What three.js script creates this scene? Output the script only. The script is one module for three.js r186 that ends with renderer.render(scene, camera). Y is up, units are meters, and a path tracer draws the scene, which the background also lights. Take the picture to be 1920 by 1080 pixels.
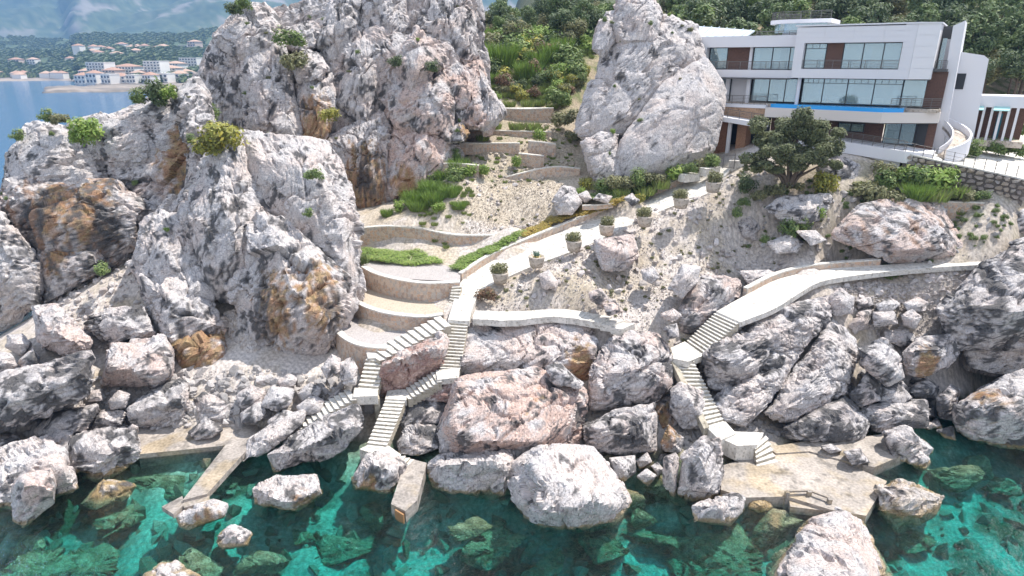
import * as THREE from 'three';
import { mergeGeometries } from 'three/addons/utils/BufferGeometryUtils.js';
import { ConvexHull } from 'three/addons/math/ConvexHull.js';
import { createNoise3D } from 'simplex-noise';

// ---------- camera, sky, sun, exposure ----------
const scene = new THREE.Scene(), SKY = 0.86;
const camera = new THREE.PerspectiveCamera(48.455, 16 / 9, 0.5, 12000);
camera.position.set(0, 27, 0);
camera.rotation.set(-0.34264, 0, 0);
const renderer = new THREE.WebGLRenderer({ antialias: true });
renderer.toneMapping = THREE.LinearToneMapping;
renderer.toneMappingExposure = 1.8;
renderer.shadowMap.enabled = true;
const sunDir = new THREE.Vector3().setFromSphericalCoords(1, THREE.MathUtils.degToRad(90 - 63), THREE.MathUtils.degToRad(180 - 62));
// a bright, slightly hazy midday sky with thin high cloud
{
  const w = 512, h = 256, d = new Float32Array(w * h * 4), n = createNoise3D(() => 0.37);
  for (let j = 0; j < h; j++) for (let i = 0; i < w; i++) {
    const el = ((j + 0.5) / h - 0.5) * Math.PI, az = ((i + 0.5) / w - 0.5) * 2 * Math.PI, x = Math.cos(el) * Math.cos(az), y = Math.sin(el), z = Math.cos(el) * Math.sin(az);
    const t = Math.pow(Math.max(0, y), 0.55), k = 1 / (0.25 + Math.max(0, y));
    const cl = Math.max(0, 0.5 * n(x * k * 0.9, 0.3, z * k * 0.9) + 0.25 * n(x * k * 2.1, 1.3, z * k * 2.1) + 0.14 * n(x * k * 4.7, 2.3, z * k * 4.7) + 0.12) * Math.min(1, Math.max(0, y) * 6);
    const c = Math.min(1, cl * 1.3), o = (j * w + i) * 4;
    const a = [0.93 - 0.38 * t, 0.95 - 0.33 * t, 0.97 - 0.22 * t], b = [1.10, 1.08, 1.05];
    for (let q = 0; q < 3; q++) d[o + q] = SKY * (a[q] * (1 - c) + b[q] * c);
    d[o + 3] = 1;
  }
  const t = new THREE.DataTexture(d, w, h, THREE.RGBAFormat, THREE.FloatType); t.mapping = THREE.EquirectangularReflectionMapping; t.magFilter = THREE.LinearFilter; t.needsUpdate = true;
  scene.background = t; scene.environment = t;
}
const sun = new THREE.DirectionalLight(new THREE.Color(1, 0.95, 0.88), 4.7);
sun.position.copy(sunDir).multiplyScalar(200).add(new THREE.Vector3(0, 10, -55));
sun.target.position.set(0, 10, -55);
sun.castShadow = true; sun.shadow.mapSize.set(4096, 4096);
Object.assign(sun.shadow.camera, { left: -110, right: 110, top: 110, bottom: -110, near: 1, far: 500 });
scene.add(sun, sun.target);

// ---------- random numbers and noise ----------
function rng(seed) { let a = seed >>> 0; return () => { a = (a + 0x6D2B79F5) | 0; let t = Math.imul(a ^ (a >>> 15), 1 | a); t = (t + Math.imul(t ^ (t >>> 7), 61 | t)) ^ t; return ((t ^ (t >>> 14)) >>> 0) / 4294967296; }; }
const N3 = createNoise3D(rng(7));
const fbm = (x, y, z, o = 4) => { let s = 0, a = 0.5, f = 1; for (let i = 0; i < o; i++) { s += a * N3(x * f, y * f, z * f); a *= 0.5; f *= 2.03; } return s; };
const hsh = (i, j, k, s) => { let h = Math.imul(i, 374761393) ^ Math.imul(j, 668265263) ^ Math.imul(k, 2147483647 - 5) ^ Math.imul(s, 1274126177); h = Math.imul(h ^ (h >>> 13), 1274126177); return ((h ^ (h >>> 16)) >>> 0) / 4294967296; };
const W = { d1: 0, d2: 0, i: 0, j: 0, k: 0, x: 0, y: 0, z: 0 };
function worley(x, y, z) {   // nearest cell centre and the two least distances
  const X = Math.floor(x), Y = Math.floor(y), Z = Math.floor(z); W.d1 = 9; W.d2 = 9;
  for (let i = X - 1; i <= X + 1; i++) for (let j = Y - 1; j <= Y + 1; j++) for (let k = Z - 1; k <= Z + 1; k++) {
    const a = i + hsh(i, j, k, 1), b = j + hsh(i, j, k, 2), c = k + hsh(i, j, k, 3);
    const d = (a - x) * (a - x) + (b - y) * (b - y) + (c - z) * (c - z);
    if (d < W.d1) { W.d2 = W.d1; W.d1 = d; W.i = i; W.j = j; W.k = k; W.x = a; W.y = b; W.z = c; } else if (d < W.d2) W.d2 = d;
  }
  W.d1 = Math.sqrt(W.d1); W.d2 = Math.sqrt(W.d2);
}
const sst = (a, b, x) => { const t = Math.min(1, Math.max(0, (x - a) / (b - a))); return t * t * (3 - 2 * t); };
const mixc = (a, b, t) => [a[0] + (b[0] - a[0]) * t, a[1] + (b[1] - a[1]) * t, a[2] + (b[2] - a[2]) * t];

// ---------- textures ----------
function dataTex(n, fn, srgb) {
  const d = new Uint8Array(n * n * 4);
  for (let y = 0; y < n; y++) for (let x = 0; x < n; x++) { const c = fn(x / n, y / n), o = (y * n + x) * 4; d[o] = c[0] * 255; d[o + 1] = c[1] * 255; d[o + 2] = c[2] * 255; d[o + 3] = 255; }
  const t = new THREE.DataTexture(d, n, n); t.wrapS = t.wrapT = THREE.RepeatWrapping; t.magFilter = THREE.LinearFilter; t.minFilter = THREE.LinearMipmapLinearFilter; t.generateMipmaps = true;
  if (srgb) t.colorSpace = THREE.SRGBColorSpace; t.needsUpdate = true; return t;
}
const grad2 = (i, j, n, s, x, y) => { const a = hsh(((i % n) + n) % n, ((j % n) + n) % n, s, 9) * 6.28318; return Math.cos(a) * x + Math.sin(a) * y; };
function pn(x, y, n, s) { const i = Math.floor(x), j = Math.floor(y), u = x - i, v = y - j, a = u * u * u * (u * (u * 6 - 15) + 10), b = v * v * v * (v * (v * 6 - 15) + 10), p = grad2(i, j, n, s, u, v), q = grad2(i + 1, j, n, s, u - 1, v), r = grad2(i, j + 1, n, s, u, v - 1), t = grad2(i + 1, j + 1, n, s, u - 1, v - 1); return 1.5 * (p + a * (q - p) + b * (r - p + a * (p - q - r + t))); }
const tor = (u, v, f, s = 0, o = 4) => { let r = 0, a = 0.5, n = Math.max(1, Math.round(f)); for (let i = 0; i < o; i++) { r += a * pn(u * n, v * n, n, Math.round(s * 10) + i * 7); a *= 0.5; n *= 2; } return r; };   // tiling noise
function cells(u, v, n, seed) {   // tiling cell pattern: [edge distance, cell random]
  const x = u * n, y = v * n, X = Math.floor(x), Y = Math.floor(y); let d1 = 9, d2 = 9, id = 0;
  for (let i = X - 1; i <= X + 1; i++) for (let j = Y - 1; j <= Y + 1; j++) {
    const a = ((i % n) + n) % n, b = ((j % n) + n) % n, px = i + 0.1 + 0.8 * hsh(a, b, seed, 1), py = j + 0.1 + 0.8 * hsh(a, b, seed, 2), d = Math.hypot(px - x, py - y);
    if (d < d1) { d2 = d1; d1 = d; id = hsh(a, b, seed, 3); } else if (d < d2) d2 = d;
  }
  return [d2 - d1, id];
}
const clamp01 = (x) => Math.min(1, Math.max(0, x));
const rockBump = dataTex(1024, (u, v) => {
  const a = tor(u, v, 10, 0, 6), c = cells(u + 0.03 * tor(u, v, 12, 5, 2), v + 0.03 * tor(u, v, 12, 9, 2), 22, 4), e = sst(0, 0.1, c[0]);
  const ridge = 1 - Math.abs(tor(u, v, 26, 3, 4)) * 2.4;
  const h = clamp01(0.42 + a * 0.55 + 0.16 * ridge + 0.14 * (c[1] - 0.5) + 0.26 * (e - 1)); return [h, h, h];
});
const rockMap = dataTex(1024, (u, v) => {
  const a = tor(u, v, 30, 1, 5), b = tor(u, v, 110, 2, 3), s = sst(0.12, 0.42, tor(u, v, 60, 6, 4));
  const c = cells(u + 0.05 * tor(u, v, 8, 5, 3), v + 0.05 * tor(u, v, 8, 9, 3), 9, 14), c2 = cells(u + 0.03 * tor(u, v, 16, 15, 3), v + 0.03 * tor(u, v, 16, 19, 3), 24, 24), mk = sst(-0.12, 0.2, tor(u, v, 5, 41, 3)), k = (1 - sst(0.0, 0.055, c[0])) * sst(-0.2, 0.1, tor(u, v, 4, 44, 3)) + 0.4 * (1 - sst(0, 0.1, c2[0])) * mk;   // dark crack lines: black lichen plus groove shade painted into the colour
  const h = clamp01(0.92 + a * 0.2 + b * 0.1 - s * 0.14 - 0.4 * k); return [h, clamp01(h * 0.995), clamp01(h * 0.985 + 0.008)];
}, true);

const groundMap = dataTex(512, (u, v) => { const h = clamp01(0.86 + 0.26 * tor(u, v, 14, 51, 5) + 0.2 * tor(u, v, 70, 53, 3)); return [h, clamp01(h * 0.99), clamp01(h * 0.975)]; }, true);
// ---------- helpers ----------
const names = {};
const numbered = (n) => { const k = names[n] = (names[n] ?? -1) + 1; return k ? `${n}_${String(k).padStart(3, '0')}` : n; };
const sh = (o) => { o.castShadow = true; o.receiveShadow = true; return o; };
function tag(o, label, category, group) { o.userData.label = label; o.userData.category = category; if (group) o.userData.group = group; return o; }
function mesh(name, geo, mat, parent = scene) { const m = sh(new THREE.Mesh(geo, mat)); m.name = parent === scene ? numbered(name) : name; parent.add(m); return m; }
function group(name, pos = [0, 0, 0], turn = 0, parent = scene) { const g = new THREE.Group(); g.name = parent === scene ? numbered(name) : name; g.position.set(...pos); g.rotation.y = turn; parent.add(g); return g; }
function structure(o) { o.userData.kind = 'structure'; return o; }
function stuff(o) { o.userData.kind = 'stuff'; return o; }
const V = (a) => new THREE.Vector3(...a);
const lin = (r, g, b) => new THREE.Color().setRGB(r, g, b);

// ---------- rock ----------
const sphereCache = {};
function cubeSphere(n) {
  if (sphereCache[n]) return sphereCache[n];
  const map = new Map(), dirs = [], idx = [];
  const vid = (x, y, z) => { const key = (x * 1000 + y) * 1000 + z; let k = map.get(key); if (k === undefined) { k = dirs.length / 3; map.set(key, k); const w = (t) => Math.tan((t / n - 0.5) * 1.5) / Math.tan(0.75); const a = w(x), b = w(y), c = w(z), l = Math.hypot(a, b, c); dirs.push(a / l, b / l, c / l); } return k; };
  for (let i = 0; i < n; i++) for (let j = 0; j < n; j++) {
    const q = (f) => { const [a, b, c, d] = [f(i, j), f(i + 1, j), f(i + 1, j + 1), f(i, j + 1)]; idx.push(a, b, c, a, c, d); };
    q((a, b) => vid(a, b, n)); q((a, b) => vid(b, a, 0)); q((a, b) => vid(n, a, b)); q((a, b) => vid(0, b, a)); q((a, b) => vid(b, n, a)); q((a, b) => vid(a, 0, b));
  }
  return sphereCache[n] = { dirs: new Float32Array(dirs), idx };
}
const C = { light: [0.63, 0.60, 0.595], pink: [0.66, 0.475, 0.40], grey: [0.35, 0.335, 0.335], dark: [0.085, 0.083, 0.085], orange: [0.40, 0.21, 0.10], ochre: [0.40, 0.285, 0.13], red: [0.36, 0.20, 0.165], cream: [0.67, 0.62, 0.59] };
let triangles = 0;
function withUv(P, N, Cc, idx, axisN, scale = 0.22, crease = 0) {   // box mapping in metres: a vertex is kept once for each face direction it takes part in
  const nv = P.length / 3, at = new Int32Array(nv * 3).fill(-1), p = [], n = [], c = [], uv = [], out = new Uint32Array(idx.length);
  for (let t = 0; t < idx.length; t += 3) {
    let a = 0, b = 0, d = 0; for (let k = 0; k < 3; k++) { const v = idx[t + k] * 3; a += axisN[v]; b += axisN[v + 1]; d += axisN[v + 2]; }
    a = Math.abs(a); b = Math.abs(b); d = Math.abs(d); const ax = a > b && a > d ? 0 : b > d ? 1 : 2;
    const i0 = idx[t] * 3, i1 = idx[t + 1] * 3, i2 = idx[t + 2] * 3, ux = P[i1] - P[i0], uy = P[i1 + 1] - P[i0 + 1], uz = P[i1 + 2] - P[i0 + 2], vx = P[i2] - P[i0], vy = P[i2 + 1] - P[i0 + 1], vz = P[i2 + 2] - P[i0 + 2];
    let fx = uy * vz - uz * vy, fy = uz * vx - ux * vz, fz = ux * vy - uy * vx; const fl = Math.hypot(fx, fy, fz) || 1; fx /= fl; fy /= fl; fz /= fl;
    for (let k = 0; k < 3; k++) {
      const v = idx[t + k]; let w = at[v * 3 + ax];
      const sharp = crease && fx * N[v * 3] + fy * N[v * 3 + 1] + fz * N[v * 3 + 2] < crease;   // broken edges stay sharp
      if (sharp) { w = p.length / 3; const x = P[v * 3], y = P[v * 3 + 1], z = P[v * 3 + 2]; p.push(x, y, z); n.push(fx, fy, fz); c.push(Cc[v * 3], Cc[v * 3 + 1], Cc[v * 3 + 2]); if (ax === 0) uv.push(z * scale, y * scale); else if (ax === 1) uv.push(x * scale, z * scale); else uv.push(x * scale, y * scale); } else if (w < 0) { w = at[v * 3 + ax] = p.length / 3; const x = P[v * 3], y = P[v * 3 + 1], z = P[v * 3 + 2]; p.push(x, y, z); n.push(N[v * 3], N[v * 3 + 1], N[v * 3 + 2]); c.push(Cc[v * 3], Cc[v * 3 + 1], Cc[v * 3 + 2]); if (ax === 0) uv.push(z * scale, y * scale); else if (ax === 1) uv.push(x * scale, z * scale); else uv.push(x * scale, y * scale); }
      out[t + k] = w;
    }
  }
  const g = new THREE.BufferGeometry();
  g.setAttribute('position', new THREE.Float32BufferAttribute(p, 3)); g.setAttribute('normal', new THREE.Float32BufferAttribute(n, 3)); g.setAttribute('color', new THREE.Float32BufferAttribute(c, 3)); g.setAttribute('uv', new THREE.Float32BufferAttribute(uv, 2)); g.setIndex(new THREE.BufferAttribute(out, 1));
  triangles += idx.length / 3; return g;
}
function normalsOf(P, idx) {
  const N = new Float32Array(P.length);
  for (let t = 0; t < idx.length; t += 3) {
    const a = idx[t] * 3, b = idx[t + 1] * 3, c = idx[t + 2] * 3, ux = P[b] - P[a], uy = P[b + 1] - P[a + 1], uz = P[b + 2] - P[a + 2], vx = P[c] - P[a], vy = P[c + 1] - P[a + 1], vz = P[c + 2] - P[a + 2];
    const x = uy * vz - uz * vy, y = uz * vx - ux * vz, z = ux * vy - uy * vx; for (const q of [a, b, c]) { N[q] += x; N[q + 1] += y; N[q + 2] += z; }
  }
  for (let i = 0; i < N.length; i += 3) { const l = Math.hypot(N[i], N[i + 1], N[i + 2]) || 1; N[i] /= l; N[i + 1] /= l; N[i + 2] /= l; }
  return N;
}
function rockColour(x, y, z, o, bx, by, bz) {   // limestone: white to pink, grey and black lichen in patches, iron stains where the photograph has them
  const a = fbm(x * 0.28, y * 0.28, z * 0.28 + 40, 3), m = fbm(bx * 0.9, by * 2.6, bz * 0.9, 4), f = fbm(x * 2.6, y * 2.6, z * 2.6 + 9, 3);
  let c = mixc(C.light, C.cream, clamp01(0.5 + a + f * 0.5));
  c = mixc(c, C.pink, clamp01((o.pk ?? 0.25) * 1.1 * sst(-0.35, 0.3, a + 0.5 * m + 0.15 * f + ((o.pk ?? 0.25) - 0.5) * 0.5)));
  c = mixc(c, C.grey, 0.75 * sst(0.0, 0.4, m + 0.22 * f + ((o.dk ?? 0.3) - 0.42) * 0.6));
  if (o.re) c = mixc(c, C.red, sst(-0.5, 0.1, a + m) * 0.85);
  if (o.oc) c = mixc(c, y > 1.2 ? [0.44, 0.35, 0.24] : C.ochre, Math.min(1, o.oc * (0.7 + m + f)));
  const b = fbm(x * 0.4 + 31, y * 0.3, z * 0.4, 5) * 0.95 + f * 0.26 + m * 0.4;
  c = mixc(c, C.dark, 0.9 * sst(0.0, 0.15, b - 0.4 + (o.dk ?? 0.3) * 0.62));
  for (const q of o.or ?? []) { const d = Math.hypot((x - q[0]), (y - q[1]) * 0.6, (z - q[2]) * 0.6) / q[3] + 0.9 * fbm(x * 1.3, y * 0.25, z * 1.3, 3) + 0.3 * f; if (d < 1.1) c = mixc(c, mixc(C.orange, C.ochre, clamp01(0.4 + m * 1.5)), 0.9 * (1 - sst(0.55, 1.1, d))); }
  for (const q of o.rd ?? []) { const d = Math.hypot(x - q[0], y - q[1], z - q[2]) / q[3] + 0.7 * m + 0.3 * f; if (d < 1.1) c = mixc(c, mixc(C.red, C.pink, clamp01(0.25 + a + f)), 0.9 * (1 - sst(0.7, 1.1, d))); }
  for (const q of o.bk ?? []) { const d = Math.hypot((x - q[0]), (y - q[1]) * 0.45, (z - q[2]) * 0.6) / q[3] + 1.0 * fbm(x * 1.6, y * 0.2, z * 1.6 + 5, 3) + 0.3 * f; if (d < 1.1) c = mixc(c, C.dark, 0.85 * (1 - sst(0.5, 1.1, d))); }
  if (o.st) { const s = fbm(bx * 0.9, y * 0.12, z * 0.3 + 3, 3) + 0.25 * f; c = mixc(c, C.dark, 0.8 * sst(0.18, 0.34, s)); c = mixc(c, C.orange, 0.5 * sst(0.12, 0.4, -s)); }
  const tide = y - 0.28 - 0.25 * fbm(x * 0.8, 3, z * 0.8, 2) + 0.12 * f;   // ochre algae crust up to the tide line
  if (tide < 0) c = mixc(c, y < -0.3 ? mixc([0.16, 0.135, 0.05], [0.46, 0.41, 0.25], clamp01(0.4 + 1.1 * m + 0.8 * f)) : C.ochre, y < -0.3 ? 0.92 : 0.75);
  return c;
}
function rockGeo(points, o) {
  const hull = new ConvexHull().setFromPoints(points.map(V)), planes = [], cen = new THREE.Vector3(), lo = new THREE.Vector3(1e9, 1e9, 1e9), hi = lo.clone().negate();
  for (const p of points) { const v = V(p); lo.min(v); hi.max(v); }
  let area = 0;
  for (const f of hull.faces) { planes.push([f.normal.x, f.normal.y, f.normal.z, f.constant, f.area]); cen.addScaledVector(f.midpoint, f.area); area += f.area; }
  cen.divideScalar(area);
  planes.sort((a, b) => b[4] - a[4]);
  const keep = []; for (const p of planes) { const same = keep.find((q) => q[0] * p[0] + q[1] * p[1] + q[2] * p[2] > 0.985); if (same) { const d = (q) => q[3] - (q[0] * cen.x + q[1] * cen.y + q[2] * cen.z); if (d(p) > d(same)) same[3] += d(p) - d(same); } else keep.push(p); }
  const cut = rng(Math.round(Math.abs(cen.x * 131 + cen.y * 57 + cen.z * 17) * 10) + 1);
  for (let c = 0; c < (o.cuts ?? 11); c++) {   // broken-off corners
    const v = new THREE.Vector3(cut() * 2 - 1, cut() * 2 - 1, cut() * 2 - 1).normalize(); let s = -1e9; for (const p of points) s = Math.max(s, v.x * p[0] + v.y * p[1] + v.z * p[2]);
    const c0 = v.dot(cen), f = 0.9 + 0.09 * cut(); keep.push([v.x, v.y, v.z, c0 + (s - c0) * f]);
  }
  const ext = hi.clone().sub(lo).multiplyScalar(0.5), size = Math.cbrt(ext.x * ext.y * ext.z), amp = Math.min(0.9, size / 3.6) * (o.cl ?? 1) * (1 - 0.6 * (o.sm ?? 0));
  const n = Math.round(Math.min(92, Math.max(9, Math.sqrt(area / 6) / (o.e ?? 0.13)))), S = cubeSphere(n), nv = S.dirs.length / 3, K = 110, cs = o.cs ?? 1.25;
  const P = new Float32Array(nv * 3), B = new Float32Array(nv * 3), Cc = new Float32Array(nv * 3), kp = keep.map((q) => [q[0], q[1], q[2], q[3] - (q[0] * cen.x + q[1] * cen.y + q[2] * cen.z)]);
  const dip = THREE.MathUtils.degToRad(o.bed ?? 18), q4 = new THREE.Quaternion().setFromEuler(new THREE.Euler(0.25, 0.4, dip)), im = new THREE.Matrix4().makeRotationFromQuaternion(q4.invert()).elements;
  for (let v = 0; v < nv; v++) {
    let x = S.dirs[v * 3] * ext.x, y = S.dirs[v * 3 + 1] * ext.y, z = S.dirs[v * 3 + 2] * ext.z; const l = Math.hypot(x, y, z); x /= l; y /= l; z /= l;
    let sum = 0, nx = 0, ny = 0, nz = 0;
    for (const q of kp) { const d = q[0] * x + q[1] * y + q[2] * z; if (d > 0.02) { const w = (d / q[3]) ** K; sum += w; nx += w * q[0]; ny += w * q[1]; nz += w * q[2]; } }
    const r = sum ** (-1 / K), nl = Math.hypot(nx, ny, nz) || 1; nx /= nl; ny /= nl; nz /= nl;
    x = cen.x + x * r; y = cen.y + y * r; z = cen.z + z * r;
    const wx = 0.5 * N3(x * 0.35, y * 0.35, z * 0.35), wy = 0.5 * N3(x * 0.35 + 20, y * 0.35, z * 0.35);
    const bx = im[0] * x + im[4] * y + im[8] * z + wx, by = im[1] * x + im[5] * y + im[9] * z + wy, bz = im[2] * x + im[6] * y + im[10] * z;
    // blocks: every cell is cut by its own plane
    let D = 0;
    const s1 = 3.1 * cs, s2 = 1.9 * cs, s3 = 2.6 * cs;
    worley(bx / s1, by / s2, bz / s3); let e = W.d2 - W.d1;
    D += ((hsh(W.i, W.j, W.k, 4) - 0.5) * (bx / s1 - W.x) + (hsh(W.i, W.j, W.k, 5) - 0.5) * (by / s2 - W.y) + (hsh(W.i, W.j, W.k, 6) - 0.5) * (bz / s3 - W.z)) * 0.42 * cs + (hsh(W.i, W.j, W.k, 7) - 0.5) * 0.22 * cs - 0.3 * (1 - sst(0, 0.09, e)) * sst(-0.2, 0.2, wx + wy);
    worley(bx / 1.05 + 7, by / 0.62, bz / 0.95); e = W.d2 - W.d1;
    D += (((hsh(W.i, W.j, W.k, 4) - 0.5) * (bx / 1.05 + 7 - W.x) + (hsh(W.i, W.j, W.k, 5) - 0.5) * (by / 0.62 - W.y)) * 0.13 + (hsh(W.i, W.j, W.k, 7) - 0.5) * 0.08) * sst(0, 0.16, e) - (o.cr ? 0.13 : 0.07) * (1 - sst(0, 0.12, e));
    // beds
    const layer = by / 0.55 + 0.5 * N3(bx * 0.3, by * 0.2, bz * 0.3), li = Math.floor(layer), lf = layer - li;
    D += (hsh(li, 3, 5, 1) - 0.5) * 0.12 * sst(-0.3, 0.4, N3(bx * 0.2, li, bz * 0.2)) - 0.11 * (1 - sst(0, 0.13, Math.min(lf, 1 - lf))) * sst(-0.25, 0.25, N3(bx * 0.15 + 9, by * 0.15, bz * 0.15));
    D += 0.11 * fbm(x * 0.3, y * 0.3, z * 0.3 + 11, 2) + 0.07 * fbm(bx * 1.3, by * 2.2, bz * 1.3, 3);
    for (const [j, k] of [[(bx * 0.9 + by * 0.3) / (1.5 * cs) + 0.5 * wx, 11], [(bz * 0.9 - by * 0.35 + bx * 0.2) / (1.8 * cs) + 0.5 * wy, 23], [(by - bx * 0.3) / (1.3 * cs) + 0.4 * wx, 37]]) {   // open joints
      const i = Math.round(j), fr = Math.abs(j - i); if (fr < 0.07 && hsh(i, k, 2, 3) > 0.3) D -= 0.34 * (1 - sst(0.0, 0.06, fr)) * sst(-0.35, 0.15, N3(x * 0.3 + k, y * 0.3, z * 0.3));
    }
    D *= amp;
    P[v * 3] = x + nx * D; P[v * 3 + 1] = y + ny * D; P[v * 3 + 2] = z + nz * D; B[v * 3] = nx; B[v * 3 + 1] = ny; B[v * 3 + 2] = nz;
    const c = rockColour(P[v * 3], P[v * 3 + 1], P[v * 3 + 2], o, bx, by, bz); Cc[v * 3] = c[0]; Cc[v * 3 + 1] = c[1]; Cc[v * 3 + 2] = c[2];
  }
  return withUv(P, normalsOf(P, S.idx), Cc, S.idx, B, 0.22, 0.93);
}
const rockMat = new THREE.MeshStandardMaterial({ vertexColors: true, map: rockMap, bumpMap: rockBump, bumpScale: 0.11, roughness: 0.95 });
rockMat.name = 'limestone';
const groundMat = new THREE.MeshStandardMaterial({ vertexColors: true, map: groundMap, bumpMap: rockBump, bumpScale: 0.05, roughness: 1 });

// ---------- ground: one sheet from the sea bed to the hill ----------
const GP = [   // surveyed spots of the ground
  // sea bed
  [-70, -8, -10], [-35, -7, -10], [0, -7, -10], [35, -7, -10], [75, -8, -10], [-45, -4.5, -24], [-20, -3.8, -25], [0, -4.5, -24], [20, -4.0, -25], [45, -5.4, -24],
  [-40, -2.9, -32], [-28, -2.8, -33], [-20, -2.4, -33], [-12, -2.9, -33], [-4, -3.6, -33], [3, -3.0, -33], [10, -2.4, -34], [16, -2.0, -33], [26, -3.0, -33], [36, -3.6, -34],
  [-14, -2.0, -38], [-5, -1.6, -38], [-36, -0.5, -39], [-26, 0, -41], [-18, 0, -42], [-4, 0, -40], [4, -0.5, -38], [11, -0.9, -38], [18, -0.1, -39], [25, -.4, -41], [33, -1.5, -42], [44, -2.5, -42],
  [32.07,-1.6,-41.52], [36.91,-3,-42.14],
  // shore and lower slope
  [-37.13,2.6,-43.85], [-29.55,1.6,-43.96], [-23.48,2.2,-44.57], [-18.59,2.8,-45.21], [-14.25,2.6,-44.7], [-11.04,0.5,-42.65], [-20.45,3.4,-45.87], [-38.06,5.4,-52.17], [-34.33,6.6,-54.32], [-37.58,8,-56.21], [-33,9,-56.33],
  [-7.55,1.4,-44.31], [-6.82,3.4,-45.87], [-11.69,2.4,-46.41], [-5.7,5.2,-48.07], [-0.43,2.6,-45.58], [3.75,1.6,-43.96], [10.31,3.2,-46.26], [7.03,6.4,-48.61], [12.39,5,-48.51], [13.63,1.8,-43.62], [18.5,2.6,-47.43], [23.36,0.6,-45.69],
  [31.98,2.4,-47.82], [32.19,5,-50.73], [35.98,5.8,-51.2], [31.68,8,-52.58], [37.91,8.8,-52.4], [42.37,9.3,-52.37], [30.43,5.6,-56.98], [23.45,5,-53.13], [41.78,1,-50.54], [47.59,4,-53.04],
  // terraces
  [-4.08,7.25,-50.66], [-4.93,6.4,-49.75], [-9.95,8.35,-56.73], [-6.44,8.35,-56.42], [-12.76,8.35,-58.37], [-12.34,6.75,-53.24], [-9.29,6.75,-51.94], [-6.89,6.75,-51.31], [-13.61,5.3,-50.04], [-11.34,5.3,-47.85], [-14.43,3.2,-47.21],
  [-12.81,9,-61.59], [-7.21,8.9,-59.18], [-3.07,8.8,-58.64], [-14.39,11.2,-64.9], [-10.83,11.8,-63.57], [-5.98,12,-63.9], [0,11.6,-62.14], [-3.41,13.2,-67.43], [2.29,13.6,-68.31], [-1.78,14,-70.83], [-8,13.2,-73.51], [-12.33,11.8,-65.97],
  [2.14,10.7,-62.24], [-1.28,9.7,-58.83], [6.57,12,-64.37], [11.95,13.7,-64.45], [17.5,14.2,-69.74],
  // scree under the ramp
  [-1.41,7.2,-52.72], [1.83,7.3,-51.16], [5.39,7.2,-50.17], [9.97,6.6,-50.45], [0.99,8.4,-56.58], [5.08,9.4,-58.41], [10.62,8,-54.71], [10.15,11,-62.35], [15.28,12.2,-64.23], [15.12,10,-58.17], [12.87,7.6,-51.66], [19,9.2,-57.35], [20.46,12,-65.1], [21.47,14.6,-67.56], [22.71,9.6,-59.54], [23.79,14.67,-61.5], [18.96,7,-53.25],
  [23.91,8.1,-52.99], [30.95,9.1,-55.23], [37.16,9.9,-53.82], [41.88,10.3,-53.33], [26.29,10.13,-56], [29.81,12.12,-58], [36.58,15.13,-60.5], [41.55,15.64,-60.5], [40.9,12.87,-57], [44.42,12.4,-55], [27.81,15.45,-61.5], [32.07,13.41,-59], [34.88,16.23,-61.5],
  [37.26,11.44,-58.6], [34.37,11.86,-59], [40.03,12.01,-58.4], [27.52,13.18,-60], [25.03,12.18,-59.8], [-14.5,9.3,-62.09], [-11.12,9.15,-61.08], [-6.73,8.95,-59.55], [-3.11,9.3,-59.83], [-14.24,10.9,-64.06], [-9.53,11,-63.66], [-5.41,10.6,-63.04], [0,10.5,-63.43], [-13.6,6.7,-56.92], [-10.68,6.7,-54.6], [-7.6,6.7,-53.24], [-13.81,5.2,-52.9], [-9.83,5.2,-49.15], [-14.24,3.2,-48.19], [-11.32,4.2,-47.34],
  [-2.7,4.2,-49.19], [1.8,4.2,-49.19], [5.4,4.2,-49.19], [0,5.6,-49.57], [4.51,5.6,-49.8],
  [6.55,10.55,-57.35], [10.83,11.85,-59.65], [16.34,13.5,-62.32], [19.59,14.8,-62.73], [-0.14,8.45,-54.58], [2.75,9.35,-56.2], [22.81,15.9,-65.55],
  // house ground
  [20.9, 16.4, -65.2], [24, 17.4, -68], [30, 18.2, -67], [38, 17.6, -65], [44, 17.2, -61.5], [50, 17, -59], [60, 16.5, -60], [55, 16.8, -75], [40, 18.5, -84], [28, 18, -80], [75, 17, -70], [31, 17.6, -64],
  // gap between the crags, hill behind
  [-6.58,15.29,-72], [2.42,14.3,-72.5], [-1.87,15.96,-75.5], [-2.54,17.24,-77.5], [3.25,17.82,-79.5], [0,19.25,-82.5], [2.77,20.94,-86], [-4.15,21.27,-86], [0,23.69,-92], [7.17,23.08,-90], [3.19,27.9,-102], [-3.25,28.68,-104], [9.39,27.88,-100], [13.74,21.01,-90], [-11.57,21.01,-90], [-19.58,24.3,-95],
  [-5, 30, -118], [15, 30, -118], [-25, 22, -115], [30, 29, -112], [50, 30, -112], [70, 29, -112], [-50, 6, -80], [-48, 4, -100], [-30, 12, -95], [-60, -4, -75], [-70, -6, -110], [-70, -5, -50], [-55, -2, -60], [-38, 6, -66], [-44, 5, -56], [0, 32, -135], [40, 35, -135], [80, 35, -135], [-30, 20, -135], [-70, -5, -135], [90, 22, -110], [90, 14, -60], [80, 4, -45],
];
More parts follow.
